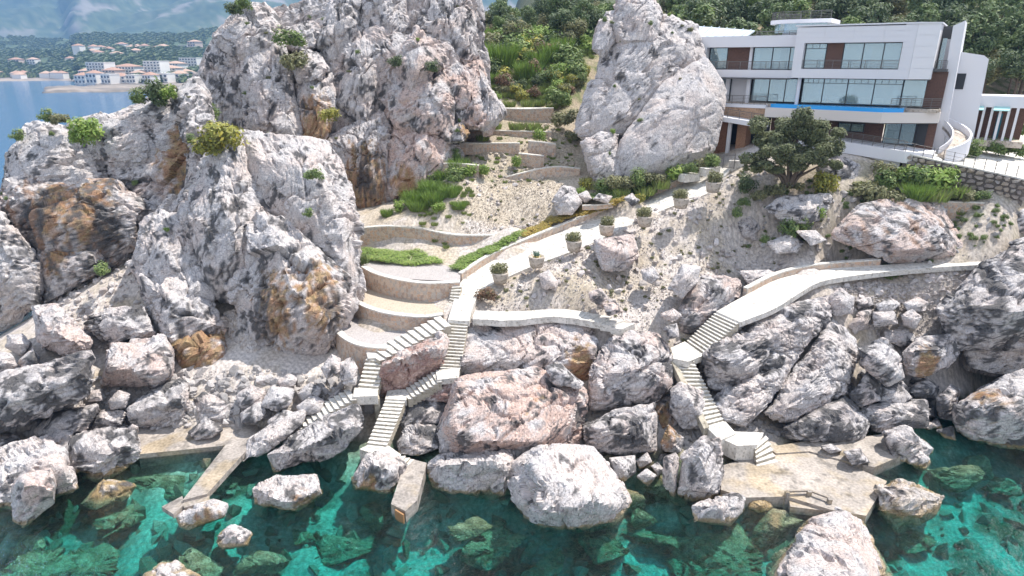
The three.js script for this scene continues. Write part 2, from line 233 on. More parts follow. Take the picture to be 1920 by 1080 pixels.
function tps(pts) {   // thin-plate surface through the spots
  const n = pts.length, m = n + 3, A = [], U = (r2) => (r2 > 1e-9 ? r2 * Math.log(r2) * 0.5 : 0);
  for (let i = 0; i < m; i++) A.push(new Float64Array(m + 1));
  for (let i = 0; i < n; i++) { for (let j = 0; j < n; j++) A[i][j] = U((pts[i][0] - pts[j][0]) ** 2 + (pts[i][2] - pts[j][2]) ** 2) + (i === j ? 1.2 : 0); A[i][n] = A[n][i] = 1; A[i][n + 1] = A[n + 1][i] = pts[i][0]; A[i][n + 2] = A[n + 2][i] = pts[i][2]; A[i][m] = pts[i][1]; }
  for (let c = 0; c < m; c++) { let p = c; for (let r = c + 1; r < m; r++) if (Math.abs(A[r][c]) > Math.abs(A[p][c])) p = r; [A[c], A[p]] = [A[p], A[c]]; for (let r = c + 1; r < m; r++) { const f = A[r][c] / A[c][c]; if (f) for (let k = c; k <= m; k++) A[r][k] -= f * A[c][k]; } }
  const w = new Float64Array(m); for (let r = m - 1; r >= 0; r--) { let s = A[r][m]; for (let k = r + 1; k < m; k++) s -= A[r][k] * w[k]; w[r] = s / A[r][r]; }
  return (x, z) => { let s = w[n] + w[n + 1] * x + w[n + 2] * z; for (let i = 0; i < n; i++) s += w[i] * U((x - pts[i][0]) ** 2 + (z - pts[i][2]) ** 2); return s; };
}
const groundAt = tps(GP);
const GX0 = -78, GX1 = 98, GZ0 = -140, GZ1 = -8, GS = 0.5, gnx = Math.round((GX1 - GX0) / GS) + 1, gnz = Math.round((GZ1 - GZ0) / GS) + 1, GH = new Float32Array(gnx * gnz);
for (let j = 0; j < gnz; j++) for (let i = 0; i < gnx; i++) { const x = GX0 + i * GS, z = GZ0 + j * GS; GH[j * gnx + i] = groundAt(x, z); }
for (let j = 0; j < gnz; j++) for (let i = 0; i < gnx; i++) { const x = GX0 + i * GS, z = GZ0 + j * GS; if (x > 37 && z < -58.6 - (46 - Math.min(46, x)) * 0.52 && z > -83) GH[j * gnx + i] = Math.min(GH[j * gnx + i], 17.2); }   // levelled court
const gh = (x, z) => { const a = Math.min(gnx - 1.001, Math.max(0, (x - GX0) / GS)), b = Math.min(gnz - 1.001, Math.max(0, (z - GZ0) / GS)), i = Math.floor(a), j = Math.floor(b), u = a - i, v = b - j, k = j * gnx + i; return (GH[k] * (1 - u) + GH[k + 1] * u) * (1 - v) + (GH[k + gnx] * (1 - u) + GH[k + gnx + 1] * u) * v; };
{
  const P = new Float32Array(gnx * gnz * 3), Cc = new Float32Array(gnx * gnz * 3), A = new Float32Array(gnx * gnz * 3), idx = [];
  const soil = [0.46, 0.37, 0.27], scree = [0.71, 0.655, 0.625], sand = [0.60, 0.52, 0.41], bedPale = [0.62, 0.58, 0.46], bedWeed = [0.12, 0.12, 0.06], grassy = [0.16, 0.19, 0.07];
  for (let j = 0; j < gnz; j++) for (let i = 0; i < gnx; i++) {
    const k = (j * gnx + i) * 3, x = GX0 + i * GS, z = GZ0 + j * GS; let y = GH[j * gnx + i];
    const f = fbm(x * 0.5, 1, z * 0.5, 4), g = fbm(x * 1.6, 5, z * 1.6, 3), a = fbm(x * 0.12, 8, z * 0.12, 3);
    let c;
    if (y < 0.1) { c = mixc(bedPale, bedWeed, sst(-0.22, 0.3, fbm(x * 0.16, 3, z * 0.16, 4) + 0.3 * f + 0.12 * g)); y += 0.9 * fbm(x * 0.3, 2, z * 0.3, 4) * sst(0, -1.5, y); } else {
      c = mixc(scree, sand, clamp01(0.25 + f + a * 1.2)); c = mixc(c, soil, 0.35 * sst(0.05, 0.32, fbm(x * 0.2 + 5, 12, z * 0.35, 4) + 0.3 * g)); if (z < -64 && x < 14 && x > -16 && y > 11) c = mixc(c, sand, 0.7);
      if (z < -70.5 && x < 12 && x > -14) c = mixc(c, mixc(soil, grassy, clamp01(0.2 + f * 1.5)), 0.45);
      if (z < -83) c = mixc(c, mixc(soil, grassy, clamp01(0.5 + f * 1.6)), sst(-83, -90, z));
      if (x > 25 && z < -54 && z > -64 && y > 11) c = mixc(c, mixc(soil, grassy, clamp01(0.2 + f * 1.4)), 0.4);
      y += 0.07 * f + 0.03 * g - 0.16 * (1 - Math.abs(fbm(x * 0.4, 15, z * 0.16, 3)) * 4 > 0 ? 1 - Math.abs(fbm(x * 0.4, 15, z * 0.16, 3)) * 4 : 0) * sst(6, 8, y) * sst(15, 12, y);
    }
    P[k] = x; P[k + 1] = y; P[k + 2] = z; Cc[k] = c[0]; Cc[k + 1] = c[1]; Cc[k + 2] = c[2]; A[k + 1] = 1;
    if (i < gnx - 1 && j < gnz - 1) { const q = j * gnx + i; idx.push(q, q + gnx, q + 1, q + 1, q + gnx, q + gnx + 1); }
  }
  structure(tag(mesh('terrain', withUv(P, normalsOf(P, idx), Cc, idx, A, 0.29), groundMat), 'pale stony ground running from the sea bed up to the hill', 'ground'));
}
// ---------- cliffs ----------
const CLIFFS = [
{p:[[11.62,17.35,-69.22],[13.24,21.18,-70.76],[16.21,24.81,-72.21],[20.78,27.58,-73.31],[22.77,24.81,-72.21],[22.48,21.59,-70.92],[21.58,17.8,-69.41],[19.72,15.86,-68.62],[16.29,14.55,-68.1],[11.78,14.21,-67.96],[11.18,15.63,-68.53],[12.46,17.97,-68.04],[13.74,20.98,-69.27],[16.07,23.82,-70.43],[19.66,25.99,-71.31],[21.22,23.82,-70.43],[20.99,21.29,-69.4],[20.27,18.33,-68.19],[18.81,16.81,-67.56],[16.12,15.78,-67.14],[12.58,15.51,-67.03],[12.11,16.63,-67.49],[16.46,20.39,-67.53],[19.29,22.43,-68.59],[15.36,17.28,-66.44],[13.88,16.94,-75.8],[15.27,20.3,-77.03],[17.84,23.47,-78.19],[21.8,25.88,-79.07],[23.55,23.47,-78.19],[23.33,20.65,-77.16],[22.58,17.34,-75.95],[20.97,15.64,-75.32],[17.98,14.48,-74.9],[14.04,14.18,-74.79],[13.51,15.43,-75.25]],o:{dk:0.02,pk:0.22,sm:1.0},c:"R"},
{p:[[7.69,17.68,-70.19],[11.4,19.55,-71.32],[11.86,17.06,-69.82],[12.25,14.72,-68.38],[9.12,14.28,-68.11],[8.13,15.83,-69.07],[8.05,17.58,-69.03],[10.98,19.05,-69.93],[11.34,17.09,-68.73],[11.65,15.25,-67.58],[9.17,14.91,-67.36],[8.39,16.13,-68.13],[9.78,17.1,-67.67],[8.73,16.79,-74.85],[11.89,18.39,-75.75],[12.3,16.26,-74.55],[12.65,14.24,-73.4],[9.97,13.86,-73.18],[9.11,15.2,-73.95]],o:{dk:0.05,pk:0.15},c:"R"},
{p:[[6.37,19.51,-72.05],[8.56,24.44,-74.82],[9.85,27.81,-76.67],[12.31,30.85,-78.32],[15.19,31.78,-78.81],[18.81,31.53,-78.68],[21.03,30.73,-78.25],[22.19,27.14,-76.3],[17.74,23.61,-74.36],[13.84,19.51,-72.05],[9.1,18.25,-71.32],[7.74,20.88,-71.4],[9.48,24.77,-73.61],[10.51,27.41,-75.09],[12.45,29.8,-76.41],[14.7,30.52,-76.81],[17.54,30.33,-76.7],[19.28,29.7,-76.36],[20.2,26.89,-74.8],[16.7,24.11,-73.24],[13.63,20.88,-71.4],[9.89,19.88,-70.82],[9.74,22.25,-71.31],[13.92,28.2,-74.3],[18.56,28.2,-74.3],[8.59,20.22,-79.16],[10.48,24.53,-81.37],[11.59,27.45,-82.85],[13.71,30.08,-84.17],[16.19,30.87,-84.57],[19.31,30.66,-84.46],[21.24,29.97,-84.12],[22.29,26.87,-82.56],[18.47,23.81,-81.0],[15.11,20.22,-79.16],[10.97,19.1,-78.58]],o:{dk:0.05,pk:0.1},c:"R"},
{p:[[8.75,28.11,-75.73],[9.17,29.07,-76.43],[10.6,32.39,-78.79],[12.83,32.89,-79.14],[12.81,30.41,-77.39],[10.14,26.92,-74.86],[9.03,28.45,-75.14],[9.37,29.22,-75.7],[10.51,31.84,-77.59],[12.27,32.23,-77.87],[12.25,30.28,-76.47],[10.14,27.51,-74.45],[10.84,30.42,-75.85],[9.62,28.55,-79.99],[9.97,29.36,-80.55],[11.17,32.14,-82.44],[13.03,32.56,-82.72],[13.03,30.49,-81.32],[10.8,27.54,-79.3]],o:{dk:0.15},c:"R"},
{p:[[10.85,31.57,-77.3],[12.4,35.26,-79.54],[15.48,35.26,-79.54],[16.84,31.88,-77.49],[16.15,28.56,-75.44],[11.6,28.27,-75.26],[11.28,31.54,-76.14],[12.51,34.45,-77.93],[14.93,34.45,-77.93],[16.0,31.78,-76.29],[15.45,29.17,-74.65],[11.87,28.93,-74.5],[13.35,32.3,-75.83],[12.29,31.95,-82.93],[13.6,35.1,-84.72],[16.24,35.1,-84.72],[17.42,32.21,-83.08],[16.86,29.36,-81.44],[12.95,29.11,-81.29]],o:{dk:0.15},c:"R"},
{p:[[7.31,18.58,-70.0],[9.53,19.91,-71.07],[11.66,19.46,-70.71],[10.92,17.65,-69.24],[7.86,17.28,-68.93],[7.64,18.68,-69.15],[9.4,19.73,-70.0],[11.08,19.38,-69.72],[10.5,17.95,-68.54],[8.07,17.65,-68.29],[9.0,18.74,-68.7],[8.18,18.1,-74.0],[10.05,19.22,-74.85],[11.86,18.85,-74.57],[11.24,17.31,-73.39],[8.65,16.99,-73.14]],o:{dk:0.08},c:"R"},
{p:[[15.88,31.74,-78.76],[18.16,31.87,-78.87],[20.58,30.5,-77.74],[19.15,29.27,-76.73],[16.34,29.88,-77.23],[16.17,31.48,-77.9],[17.98,31.58,-77.99],[19.9,30.5,-77.09],[18.76,29.52,-76.27],[16.53,30.01,-76.68],[17.91,30.74,-76.89],[16.98,31.71,-81.78],[18.87,31.81,-81.87],[20.9,30.67,-80.97],[19.72,29.65,-80.15],[17.37,30.16,-80.56]],o:{dk:0.15},c:"R"},
{p:[[-33.92,29.47,-77.97],[-32.24,31.64,-79.4],[-30.26,33.15,-80.38],[-28.32,33.4,-80.54],[-26.97,32.46,-79.93],[-25.93,31.14,-79.07],[-25.91,27.81,-76.87],[-29.72,26.91,-76.26],[-31.68,27.21,-76.46],[-33.22,28.12,-77.08],[-32.6,29.55,-76.87],[-31.28,31.27,-78.01],[-29.72,32.45,-78.79],[-28.2,32.65,-78.92],[-27.14,31.91,-78.43],[-26.31,30.87,-77.75],[-26.28,28.25,-75.99],[-29.28,27.53,-75.5],[-30.83,27.77,-75.66],[-32.04,28.49,-76.15],[-28.87,30.44,-76.29],[-35.47,29.78,-83.66],[-34.0,31.64,-84.8],[-32.29,32.92,-85.58],[-30.62,33.14,-85.71],[-29.49,32.33,-85.22],[-28.6,31.21,-84.54],[-28.62,28.36,-82.78],[-31.92,27.58,-82.29],[-33.6,27.84,-82.45],[-34.9,28.62,-82.94]],o:{dk:0.25,or:[[-25.9,27.1,-75.0,1.0]]},c:"C"},
{p:[[-36.38,25.15,-77.68],[-35.1,27.69,-78.82],[-34.2,29.81,-79.77],[-31.2,29.19,-79.49],[-29.41,25.4,-77.79],[-29.68,21.77,-76.14],[-30.64,17.98,-74.42],[-33.46,18.23,-74.53],[-35.88,22.69,-76.56],[-35.05,25.0,-76.23],[-34.06,26.99,-77.14],[-33.35,28.66,-77.9],[-30.99,28.17,-77.68],[-29.58,25.19,-76.32],[-29.78,22.33,-75.0],[-30.52,19.36,-73.62],[-32.74,19.55,-73.71],[-34.65,23.06,-75.34],[-32.37,24.85,-75.62],[-38.62,24.79,-83.99],[-37.48,26.99,-84.9],[-36.67,28.82,-85.66],[-34.09,28.28,-85.44],[-32.59,25.01,-84.08],[-32.86,21.85,-82.76],[-33.74,18.55,-81.38],[-36.19,18.77,-81.47],[-38.22,22.65,-83.1]],o:{dk:0.55},c:"C"},
{p:[[-30.3,27.96,-77.09],[-26.55,29.48,-77.77],[-25.36,26.39,-76.39],[-24.5,23.49,-75.08],[-22.91,17.64,-72.42],[-30.56,17.88,-72.53],[-29.84,22.35,-74.57],[-28.89,24.39,-75.49],[-29.19,27.1,-75.35],[-26.24,28.29,-75.89],[-25.3,25.86,-74.78],[-24.62,23.59,-73.74],[-23.36,18.99,-71.61],[-29.37,19.18,-71.7],[-28.81,22.69,-73.33],[-28.07,24.3,-74.06],[-25.87,23.32,-71.94],[-26.33,20.64,-70.67],[-32.19,27.11,-83.11],[-28.93,28.43,-83.65],[-27.92,25.74,-82.54],[-27.21,23.23,-81.5],[-25.89,18.13,-79.37],[-32.55,18.33,-79.46],[-31.86,22.24,-81.09],[-31.01,24.02,-81.82]],o:{dk:0.3},c:"C"},
{p:[[-27.55,30.71,-81.2],[-24.7,31.09,-81.46],[-22.74,31.73,-81.88],[-21.11,32.38,-82.3],[-21.87,28.54,-79.77],[-24.36,27.54,-79.09],[-27.16,28.29,-79.6],[-26.55,30.52,-80.09],[-24.3,30.83,-80.3],[-22.75,31.34,-80.63],[-21.46,31.85,-80.97],[-22.05,28.82,-78.94],[-24.02,28.02,-78.4],[-26.24,28.62,-78.81],[-23.94,30.01,-79.28],[-28.47,30.78,-85.91],[-26.06,31.11,-86.12],[-24.39,31.65,-86.45],[-23.01,32.2,-86.79],[-23.68,28.95,-84.76],[-25.81,28.1,-84.22],[-28.17,28.74,-84.63]],o:{dk:0.35},c:"C"},
{p:[[-24.79,26.26,-76.34],[-24.03,28.16,-78.11],[-22.04,27.91,-77.89],[-20.24,25.96,-76.05],[-21.32,24.77,-74.9],[-23.86,24.77,-74.9],[-24.1,26.28,-75.49],[-23.51,27.77,-76.91],[-21.93,27.58,-76.73],[-20.5,26.04,-75.26],[-21.35,25.1,-74.35],[-23.37,25.1,-74.35],[-22.17,26.83,-75.28],[-25.65,26.23,-80.34],[-24.99,27.82,-81.76],[-23.32,27.61,-81.58],[-21.82,25.98,-80.11],[-22.74,24.97,-79.2],[-24.89,24.97,-79.2]],o:{dk:0.35},c:"C"},
{p:[[-24.59,24.25,-76.06],[-22.97,25.52,-76.73],[-20.38,25.7,-76.83],[-19.64,23.58,-75.7],[-20.1,19.63,-73.58],[-21.02,17.75,-72.55],[-23.26,17.87,-72.61],[-24.44,21.6,-74.64],[-23.75,23.83,-74.79],[-22.48,24.84,-75.33],[-20.44,24.98,-75.41],[-19.85,23.31,-74.51],[-20.2,20.19,-72.81],[-20.93,18.7,-71.99],[-22.7,18.8,-72.04],[-23.63,21.74,-73.66],[-21.37,23.25,-73.27],[-25.6,23.58,-80.61],[-24.22,24.67,-81.15],[-22.02,24.82,-81.23],[-21.4,23.02,-80.33],[-21.82,19.65,-78.63],[-22.62,18.03,-77.81],[-24.53,18.13,-77.86],[-25.5,21.33,-79.48]],o:{dk:0.3,or:[[-21.8,19.9,-72.5,2.2]],pk:0.3},c:"C"},
{p:[[-23.13,28.75,-79.56],[-21.43,33.33,-81.54],[-19.34,35.67,-82.54],[-17.27,35.35,-82.41],[-17.7,29.06,-79.7],[-19.69,25.75,-78.26],[-21.62,26.38,-78.53],[-22.18,29.09,-78.53],[-20.84,32.7,-80.11],[-19.2,34.54,-80.92],[-17.57,34.29,-80.81],[-17.89,29.33,-78.64],[-19.46,26.72,-77.49],[-20.98,27.21,-77.71],[-18.97,30.52,-77.97],[-24.09,29.27,-85.32],[-22.61,33.18,-86.9],[-20.81,35.18,-87.71],[-19.04,34.91,-87.6],[-19.44,29.53,-85.43],[-21.17,26.7,-84.28],[-22.82,27.23,-84.5]],o:{dk:0.3,pk:0.15},c:"C"},
{p:[[-20.56,24.18,-76.61],[-19.07,27.19,-77.99],[-17.51,30.65,-79.56],[-15.46,29.72,-79.14],[-14.48,26.51,-77.68],[-14.92,22.65,-75.9],[-16.27,19.02,-74.21],[-20.11,22.04,-75.62],[-19.6,24.43,-75.51],[-18.43,26.8,-76.62],[-17.21,29.52,-77.88],[-15.59,28.79,-77.54],[-14.81,26.26,-76.37],[-15.16,23.22,-74.95],[-16.22,20.36,-73.6],[-19.25,22.74,-74.72],[-16.82,26.0,-74.83],[-21.36,24.2,-82.3],[-20.06,26.78,-83.41],[-18.71,29.74,-84.67],[-16.95,28.95,-84.33],[-16.13,26.2,-83.16],[-16.53,22.88,-81.74],[-17.71,19.74,-80.39],[-20.99,22.36,-81.51]],o:{dk:0.35},c:"C"},
{p:[[-18.29,29.65,-80.31],[-17.37,36.24,-82.72],[-12.03,36.24,-82.72],[-11.63,31.22,-80.88],[-12.82,27.45,-79.51],[-15.35,27.45,-79.51],[-16.43,31.22,-80.88],[-17.3,29.94,-79.07],[-16.59,35.13,-81.0],[-12.39,35.13,-81.0],[-12.06,31.17,-79.53],[-13.0,28.21,-78.43],[-14.99,28.21,-78.43],[-15.84,31.17,-79.53],[-14.18,32.23,-78.71],[-19.0,30.22,-86.83],[-18.18,35.91,-88.76],[-13.58,35.91,-88.76],[-13.24,31.58,-87.29],[-14.29,28.33,-86.19],[-16.48,28.33,-86.19],[-17.39,31.58,-87.29]],o:{dk:0.25,pk:0.25},c:"C"},
{p:[[-13.34,26.83,-75.57],[-10.76,30.61,-77.1],[-9.04,29.41,-76.61],[-7.75,26.41,-75.4],[-11.28,22.71,-73.89],[-12.82,25.34,-74.96],[-12.7,26.84,-74.72],[-10.66,29.83,-75.95],[-9.29,28.88,-75.56],[-8.27,26.51,-74.58],[-11.06,23.58,-73.38],[-12.28,25.66,-74.23],[-10.07,27.65,-73.51],[-10.62,25.49,-72.6],[-13.52,26.83,-79.57],[-11.34,30.01,-80.8],[-9.89,29.0,-80.41],[-8.81,26.48,-79.43],[-11.79,23.36,-78.23],[-13.09,25.57,-79.08]],o:{dk:0.25,pk:0.5},c:"C"},
{p:[[-12.8,31.63,-81.91],[-11.34,36.4,-83.74],[-4.86,36.4,-83.74],[-4.17,30.29,-81.39],[-3.5,26.55,-79.95],[-7.66,25.28,-79.46],[-9.83,28.77,-80.81],[-11.59,31.38,-80.48],[-10.44,35.14,-81.95],[-5.35,35.14,-81.95],[-4.81,30.33,-80.07],[-4.27,27.38,-78.92],[-7.55,26.38,-78.52],[-9.25,29.13,-79.6],[-7.3,31.13,-78.97],[-12.71,31.8,-88.24],[-11.43,35.91,-89.71],[-5.85,35.91,-89.71],[-5.27,30.65,-87.83],[-4.69,27.42,-86.68],[-8.29,26.32,-86.28],[-10.15,29.34,-87.36]],o:{dk:0.3,pk:0.3},c:"C"},
{p:[[-8.15,25.88,-78.45],[-3.85,27.56,-79.26],[-2.71,24.39,-77.72],[-1.9,20.51,-75.82],[-2.42,18.81,-74.98],[-6.35,19.41,-75.28],[-7.43,21.43,-76.28],[-7.32,25.24,-76.76],[-3.95,26.56,-77.41],[-3.05,24.07,-76.18],[-2.42,21.03,-74.66],[-2.82,19.69,-73.99],[-5.91,20.16,-74.23],[-6.76,21.75,-75.03],[-4.77,23.74,-74.75],[-8.06,25.06,-84.52],[-4.35,26.52,-85.17],[-3.36,23.77,-83.94],[-2.67,20.41,-82.42],[-3.12,18.92,-81.75],[-6.53,19.45,-81.99],[-7.46,21.21,-82.79]],o:{dk:0.2,pk:0.75},c:"C"},
{p:[[-15.51,22.89,-75.22],[-11.78,26.03,-76.76],[-8.29,26.58,-77.03],[-6.17,22.22,-74.89],[-6.57,17.93,-72.75],[-13.05,19.59,-73.58],[-14.23,22.88,-73.99],[-11.29,25.35,-75.23],[-8.54,25.79,-75.44],[-6.87,22.36,-73.73],[-7.17,18.98,-72.02],[-12.29,20.29,-72.68],[-10.45,23.28,-72.64],[-15.53,22.5,-80.78],[-12.31,25.21,-82.02],[-9.31,25.68,-82.23],[-7.5,21.93,-80.52],[-7.85,18.22,-78.81],[-13.44,19.66,-79.47]],o:{dk:0.3,pk:0.7},c:"C"},
{p:[[-21.41,18.63,-73.76],[-16.51,20.81,-74.54],[-14.64,22.21,-75.03],[-13.36,18.81,-73.83],[-13.87,16.56,-73.03],[-14.33,10.12,-70.75],[-17.23,10.12,-70.75],[-19.61,15.1,-72.51],[-20.08,18.35,-72.42],[-16.22,20.07,-73.04],[-14.75,21.17,-73.44],[-13.73,18.49,-72.48],[-14.14,16.73,-71.84],[-14.49,11.67,-70.02],[-16.77,11.67,-70.02],[-18.65,15.58,-71.43],[-15.69,17.26,-70.55],[-15.19,13.91,-69.75],[-21.96,17.54,-79.21],[-17.73,19.43,-79.83],[-16.11,20.63,-80.23],[-15.02,17.7,-79.27],[-15.48,15.76,-78.63],[-15.9,10.18,-76.81],[-18.4,10.18,-76.81],[-20.43,14.5,-78.22]],o:{dk:0.2,pk:0.35,or:[[-16.5,13.2,-70.3,3.2]],bk:[[-16.0,14.3,-70.7,1.6]]},c:"C"},
{p:[[-14.49,18.59,-74.05],[-12.9,20.76,-75.02],[-6.47,19.92,-74.64],[-6.19,15.94,-72.87],[-9.51,13.43,-71.74],[-14.1,11.23,-70.74],[-14.52,16.54,-73.14],[-13.6,18.33,-72.69],[-12.36,20.04,-73.46],[-7.3,19.38,-73.16],[-7.07,16.25,-71.74],[-9.68,14.28,-70.83],[-13.29,12.55,-70.04],[-13.62,16.72,-71.95],[-9.9,17.78,-70.94],[-14.87,17.52,-79.48],[-13.5,19.4,-80.25],[-7.97,18.67,-79.95],[-7.73,15.23,-78.53],[-10.61,13.06,-77.62],[-14.58,11.15,-76.83],[-14.91,15.75,-78.74]],o:{dk:0.12,pk:0.8,or:[[-11.8,13.8,-70.4,1.5]]},c:"C"},
{p:[[-7.21,19.99,-74.5],[-5.56,20.7,-75.08],[-4.73,19.18,-73.82],[-5.34,18.15,-72.94],[-6.87,18.15,-72.94],[-6.88,19.92,-73.52],[-5.57,20.48,-73.99],[-4.92,19.28,-72.97],[-5.4,18.46,-72.27],[-6.61,18.46,-72.27],[-5.78,19.33,-72.42],[-7.33,19.46,-78.37],[-5.93,20.05,-78.84],[-5.24,18.77,-77.82],[-5.76,17.89,-77.12],[-7.05,17.89,-77.12]],o:{dk:0.9,or:[[-5.1,19.8,-73.3,0.8]]},c:"C"},
{p:[[-4.1,26.8,-78.31],[-2.98,24.94,-77.51],[-1.46,22.48,-76.44],[-0.8,20.94,-75.77],[-2.44,19.41,-75.1],[-3.43,22.48,-76.44],[-3.74,26.01,-76.95],[-2.85,24.55,-76.31],[-1.65,22.61,-75.45],[-1.13,21.4,-74.92],[-2.42,20.19,-74.38],[-3.21,22.61,-75.45],[-2.4,22.59,-74.85],[-4.02,25.94,-82.77],[-3.07,24.36,-82.13],[-1.78,22.27,-81.27],[-1.22,20.96,-80.74],[-2.61,19.66,-80.2],[-3.45,22.27,-81.27]],o:{dk:0.15,pk:0.2},c:"C"},
{p:[[-25.67,20.86,-59.59],[-22.81,20.72,-59.52],[-19.17,20.48,-59.4],[-16.19,20.0,-59.16],[-14.73,16.57,-57.44],[-13.41,14.0,-56.12],[-12.67,7.62,-52.77],[-13.92,5.41,-51.57],[-17.35,8.96,-53.49],[-22.42,13.77,-56.0],[-25.15,17.28,-57.8],[-23.73,19.82,-57.81],[-21.49,19.71,-57.75],[-18.64,19.52,-57.66],[-16.32,19.15,-57.47],[-15.16,16.48,-56.09],[-14.11,14.46,-55.03],[-13.51,9.46,-52.35],[-14.48,7.72,-51.39],[-17.19,10.52,-52.92],[-21.18,14.28,-54.94],[-23.31,17.03,-56.37],[-21.27,18.81,-55.99],[-16.38,17.23,-54.5],[-14.31,11.92,-51.59],[-26.52,18.98,-64.6],[-24.02,18.85,-64.54],[-20.84,18.64,-64.45],[-18.25,18.22,-64.26],[-16.99,15.2,-62.88],[-15.85,12.92,-61.82],[-15.26,7.19,-59.14],[-16.4,5.17,-58.18],[-19.39,8.4,-59.71],[-23.79,12.71,-61.73],[-26.12,15.83,-63.16]],o:{dk:0.15,bed:55.0,sm:0.4},c:"L"},
{p:[[-28.99,15.99,-55.96],[-27.72,19.0,-57.54],[-24.61,21.21,-58.68],[-20.96,14.62,-55.23],[-20.33,9.48,-52.45],[-23.51,7.95,-51.6],[-25.75,7.22,-51.19],[-27.12,10.36,-52.93],[-28.78,13.48,-54.63],[-27.65,15.67,-54.47],[-26.66,18.01,-55.73],[-24.25,19.73,-56.64],[-21.37,14.6,-53.89],[-20.84,10.59,-51.66],[-23.33,9.39,-50.98],[-25.08,8.81,-50.65],[-26.16,11.28,-52.05],[-27.48,13.72,-53.41],[-23.95,15.8,-52.52],[-21.91,12.64,-50.71],[-31.1,14.26,-61.26],[-29.91,16.92,-62.52],[-27.16,18.86,-63.43],[-24.06,13.04,-60.68],[-23.58,8.43,-58.45],[-26.43,7.05,-57.77],[-28.44,6.38,-57.44],[-29.57,9.23,-58.84],[-30.97,12.03,-60.2]],o:{dk:0.4,bed:70.0},c:"L"},
{p:[[-21.17,16.01,-53.06],[-16.46,11.66,-51.76],[-13.13,9.13,-51.0],[-12.67,7.5,-50.53],[-15.07,2.93,-49.19],[-19.32,1.51,-48.78],[-22.12,4.01,-49.5],[-23.98,7.04,-50.39],[-24.69,9.36,-51.07],[-20.8,10.97,-51.55],[-20.26,14.71,-51.39],[-16.56,11.31,-50.35],[-13.96,9.33,-49.75],[-13.6,8.07,-49.37],[-15.46,4.51,-48.29],[-18.78,3.41,-47.97],[-20.97,5.34,-48.55],[-22.43,7.7,-49.26],[-22.99,9.51,-49.8],[-19.96,10.77,-50.19],[-17.73,9.98,-47.72],[-15.23,7.15,-46.82],[-19.7,7.31,-47.55],[-22.94,13.09,-58.18],[-18.8,9.2,-57.14],[-15.86,6.92,-56.54],[-15.47,5.46,-56.16],[-17.64,1.34,-55.08],[-21.43,0.07,-54.76],[-23.9,2.32,-55.34],[-25.52,5.04,-56.05],[-26.13,7.13,-56.59],[-22.66,8.58,-56.98]],o:{dk:0.3,bed:12.0,or:[[-18.9,7.9,-49.1,2.0],[-15.8,8.5,-49.3,1.8]],bk:[[-17.6,6.8,-48.8,1.0],[-20.2,7.2,-48.9,1.3],[-14.9,7.7,-49.0,1.0]]},c:"L"},
{p:[[-33.44,10.67,-53.42],[-33.36,13.6,-55.41],[-31.43,14.76,-56.18],[-28.81,13.6,-55.41],[-27.03,10.45,-53.27],[-25.3,7.61,-51.25],[-28.13,7.04,-50.83],[-31.35,7.52,-51.19],[-32.2,10.91,-52.56],[-32.15,13.2,-54.15],[-30.64,14.11,-54.77],[-28.58,13.2,-54.15],[-27.16,10.75,-52.44],[-25.77,8.5,-50.82],[-28.0,8.05,-50.49],[-30.54,8.44,-50.78],[-29.2,11.85,-51.83],[-35.17,9.43,-57.41],[-35.03,11.97,-59.0],[-33.35,12.97,-59.62],[-31.14,11.97,-59.0],[-29.67,9.24,-57.29],[-28.23,6.74,-55.67],[-30.69,6.23,-55.34],[-33.46,6.67,-55.63]],o:{dk:0.3,bed:65.0},c:"L"},
{p:[[-32.83,9.99,-52.86],[-28.62,9.7,-52.65],[-25.09,7.29,-50.92],[-23.81,5.41,-49.53],[-27.16,4.32,-48.69],[-28.55,4.17,-48.58],[-30.63,6.29,-50.18],[-31.25,9.67,-51.36],[-27.96,9.44,-51.19],[-25.17,7.57,-49.82],[-24.16,6.11,-48.7],[-26.77,5.25,-48.03],[-27.87,5.13,-47.94],[-29.51,6.79,-49.22],[-27.19,7.98,-48.2],[-34.79,7.7,-57.18],[-31.14,7.44,-57.01],[-28.12,5.3,-55.64],[-27.04,3.61,-54.52],[-30.02,2.62,-53.85],[-31.26,2.48,-53.76],[-33.0,4.4,-55.04]],o:{dk:0.35,bed:40.0},c:"L"},
{p:[[-28.62,4.9,-48.91],[-23.84,6.17,-49.58],[-23.43,3.73,-48.29],[-24.64,2.82,-47.8],[-26.67,2.15,-47.44],[-27.83,3.56,-48.2],[-27.57,5.09,-47.95],[-23.83,6.08,-48.49],[-23.49,4.17,-47.45],[-24.44,3.45,-47.06],[-26.03,2.94,-46.77],[-26.95,4.04,-47.38],[-25.24,5.32,-46.77],[-30.36,2.87,-52.8],[-26.21,3.99,-53.34],[-25.89,1.84,-52.3],[-26.96,1.03,-51.91],[-28.73,0.44,-51.62],[-29.71,1.69,-52.23]],o:{dk:0.35,or:[[-25.7,4.7,-47.6,2.4]]},c:"L"},
{p:[[-25.54,6.67,-51.37],[-23.75,7.11,-51.6],[-19.08,2.36,-49.06],[-21.62,1.14,-48.39],[-24.3,3.25,-49.54],[-25.05,5.36,-50.67],[-24.65,6.54,-50.26],[-23.25,6.88,-50.45],[-19.56,3.16,-48.42],[-21.55,2.2,-47.88],[-23.67,3.86,-48.8],[-24.27,5.51,-49.71],[-21.77,4.71,-48.08],[-27.03,4.56,-55.11],[-25.48,4.94,-55.3],[-21.52,0.78,-53.27],[-23.74,-0.31,-52.73],[-26.02,1.56,-53.65],[-26.63,3.42,-54.56]],o:{oc:0.45,dk:0.1},c:"L"},
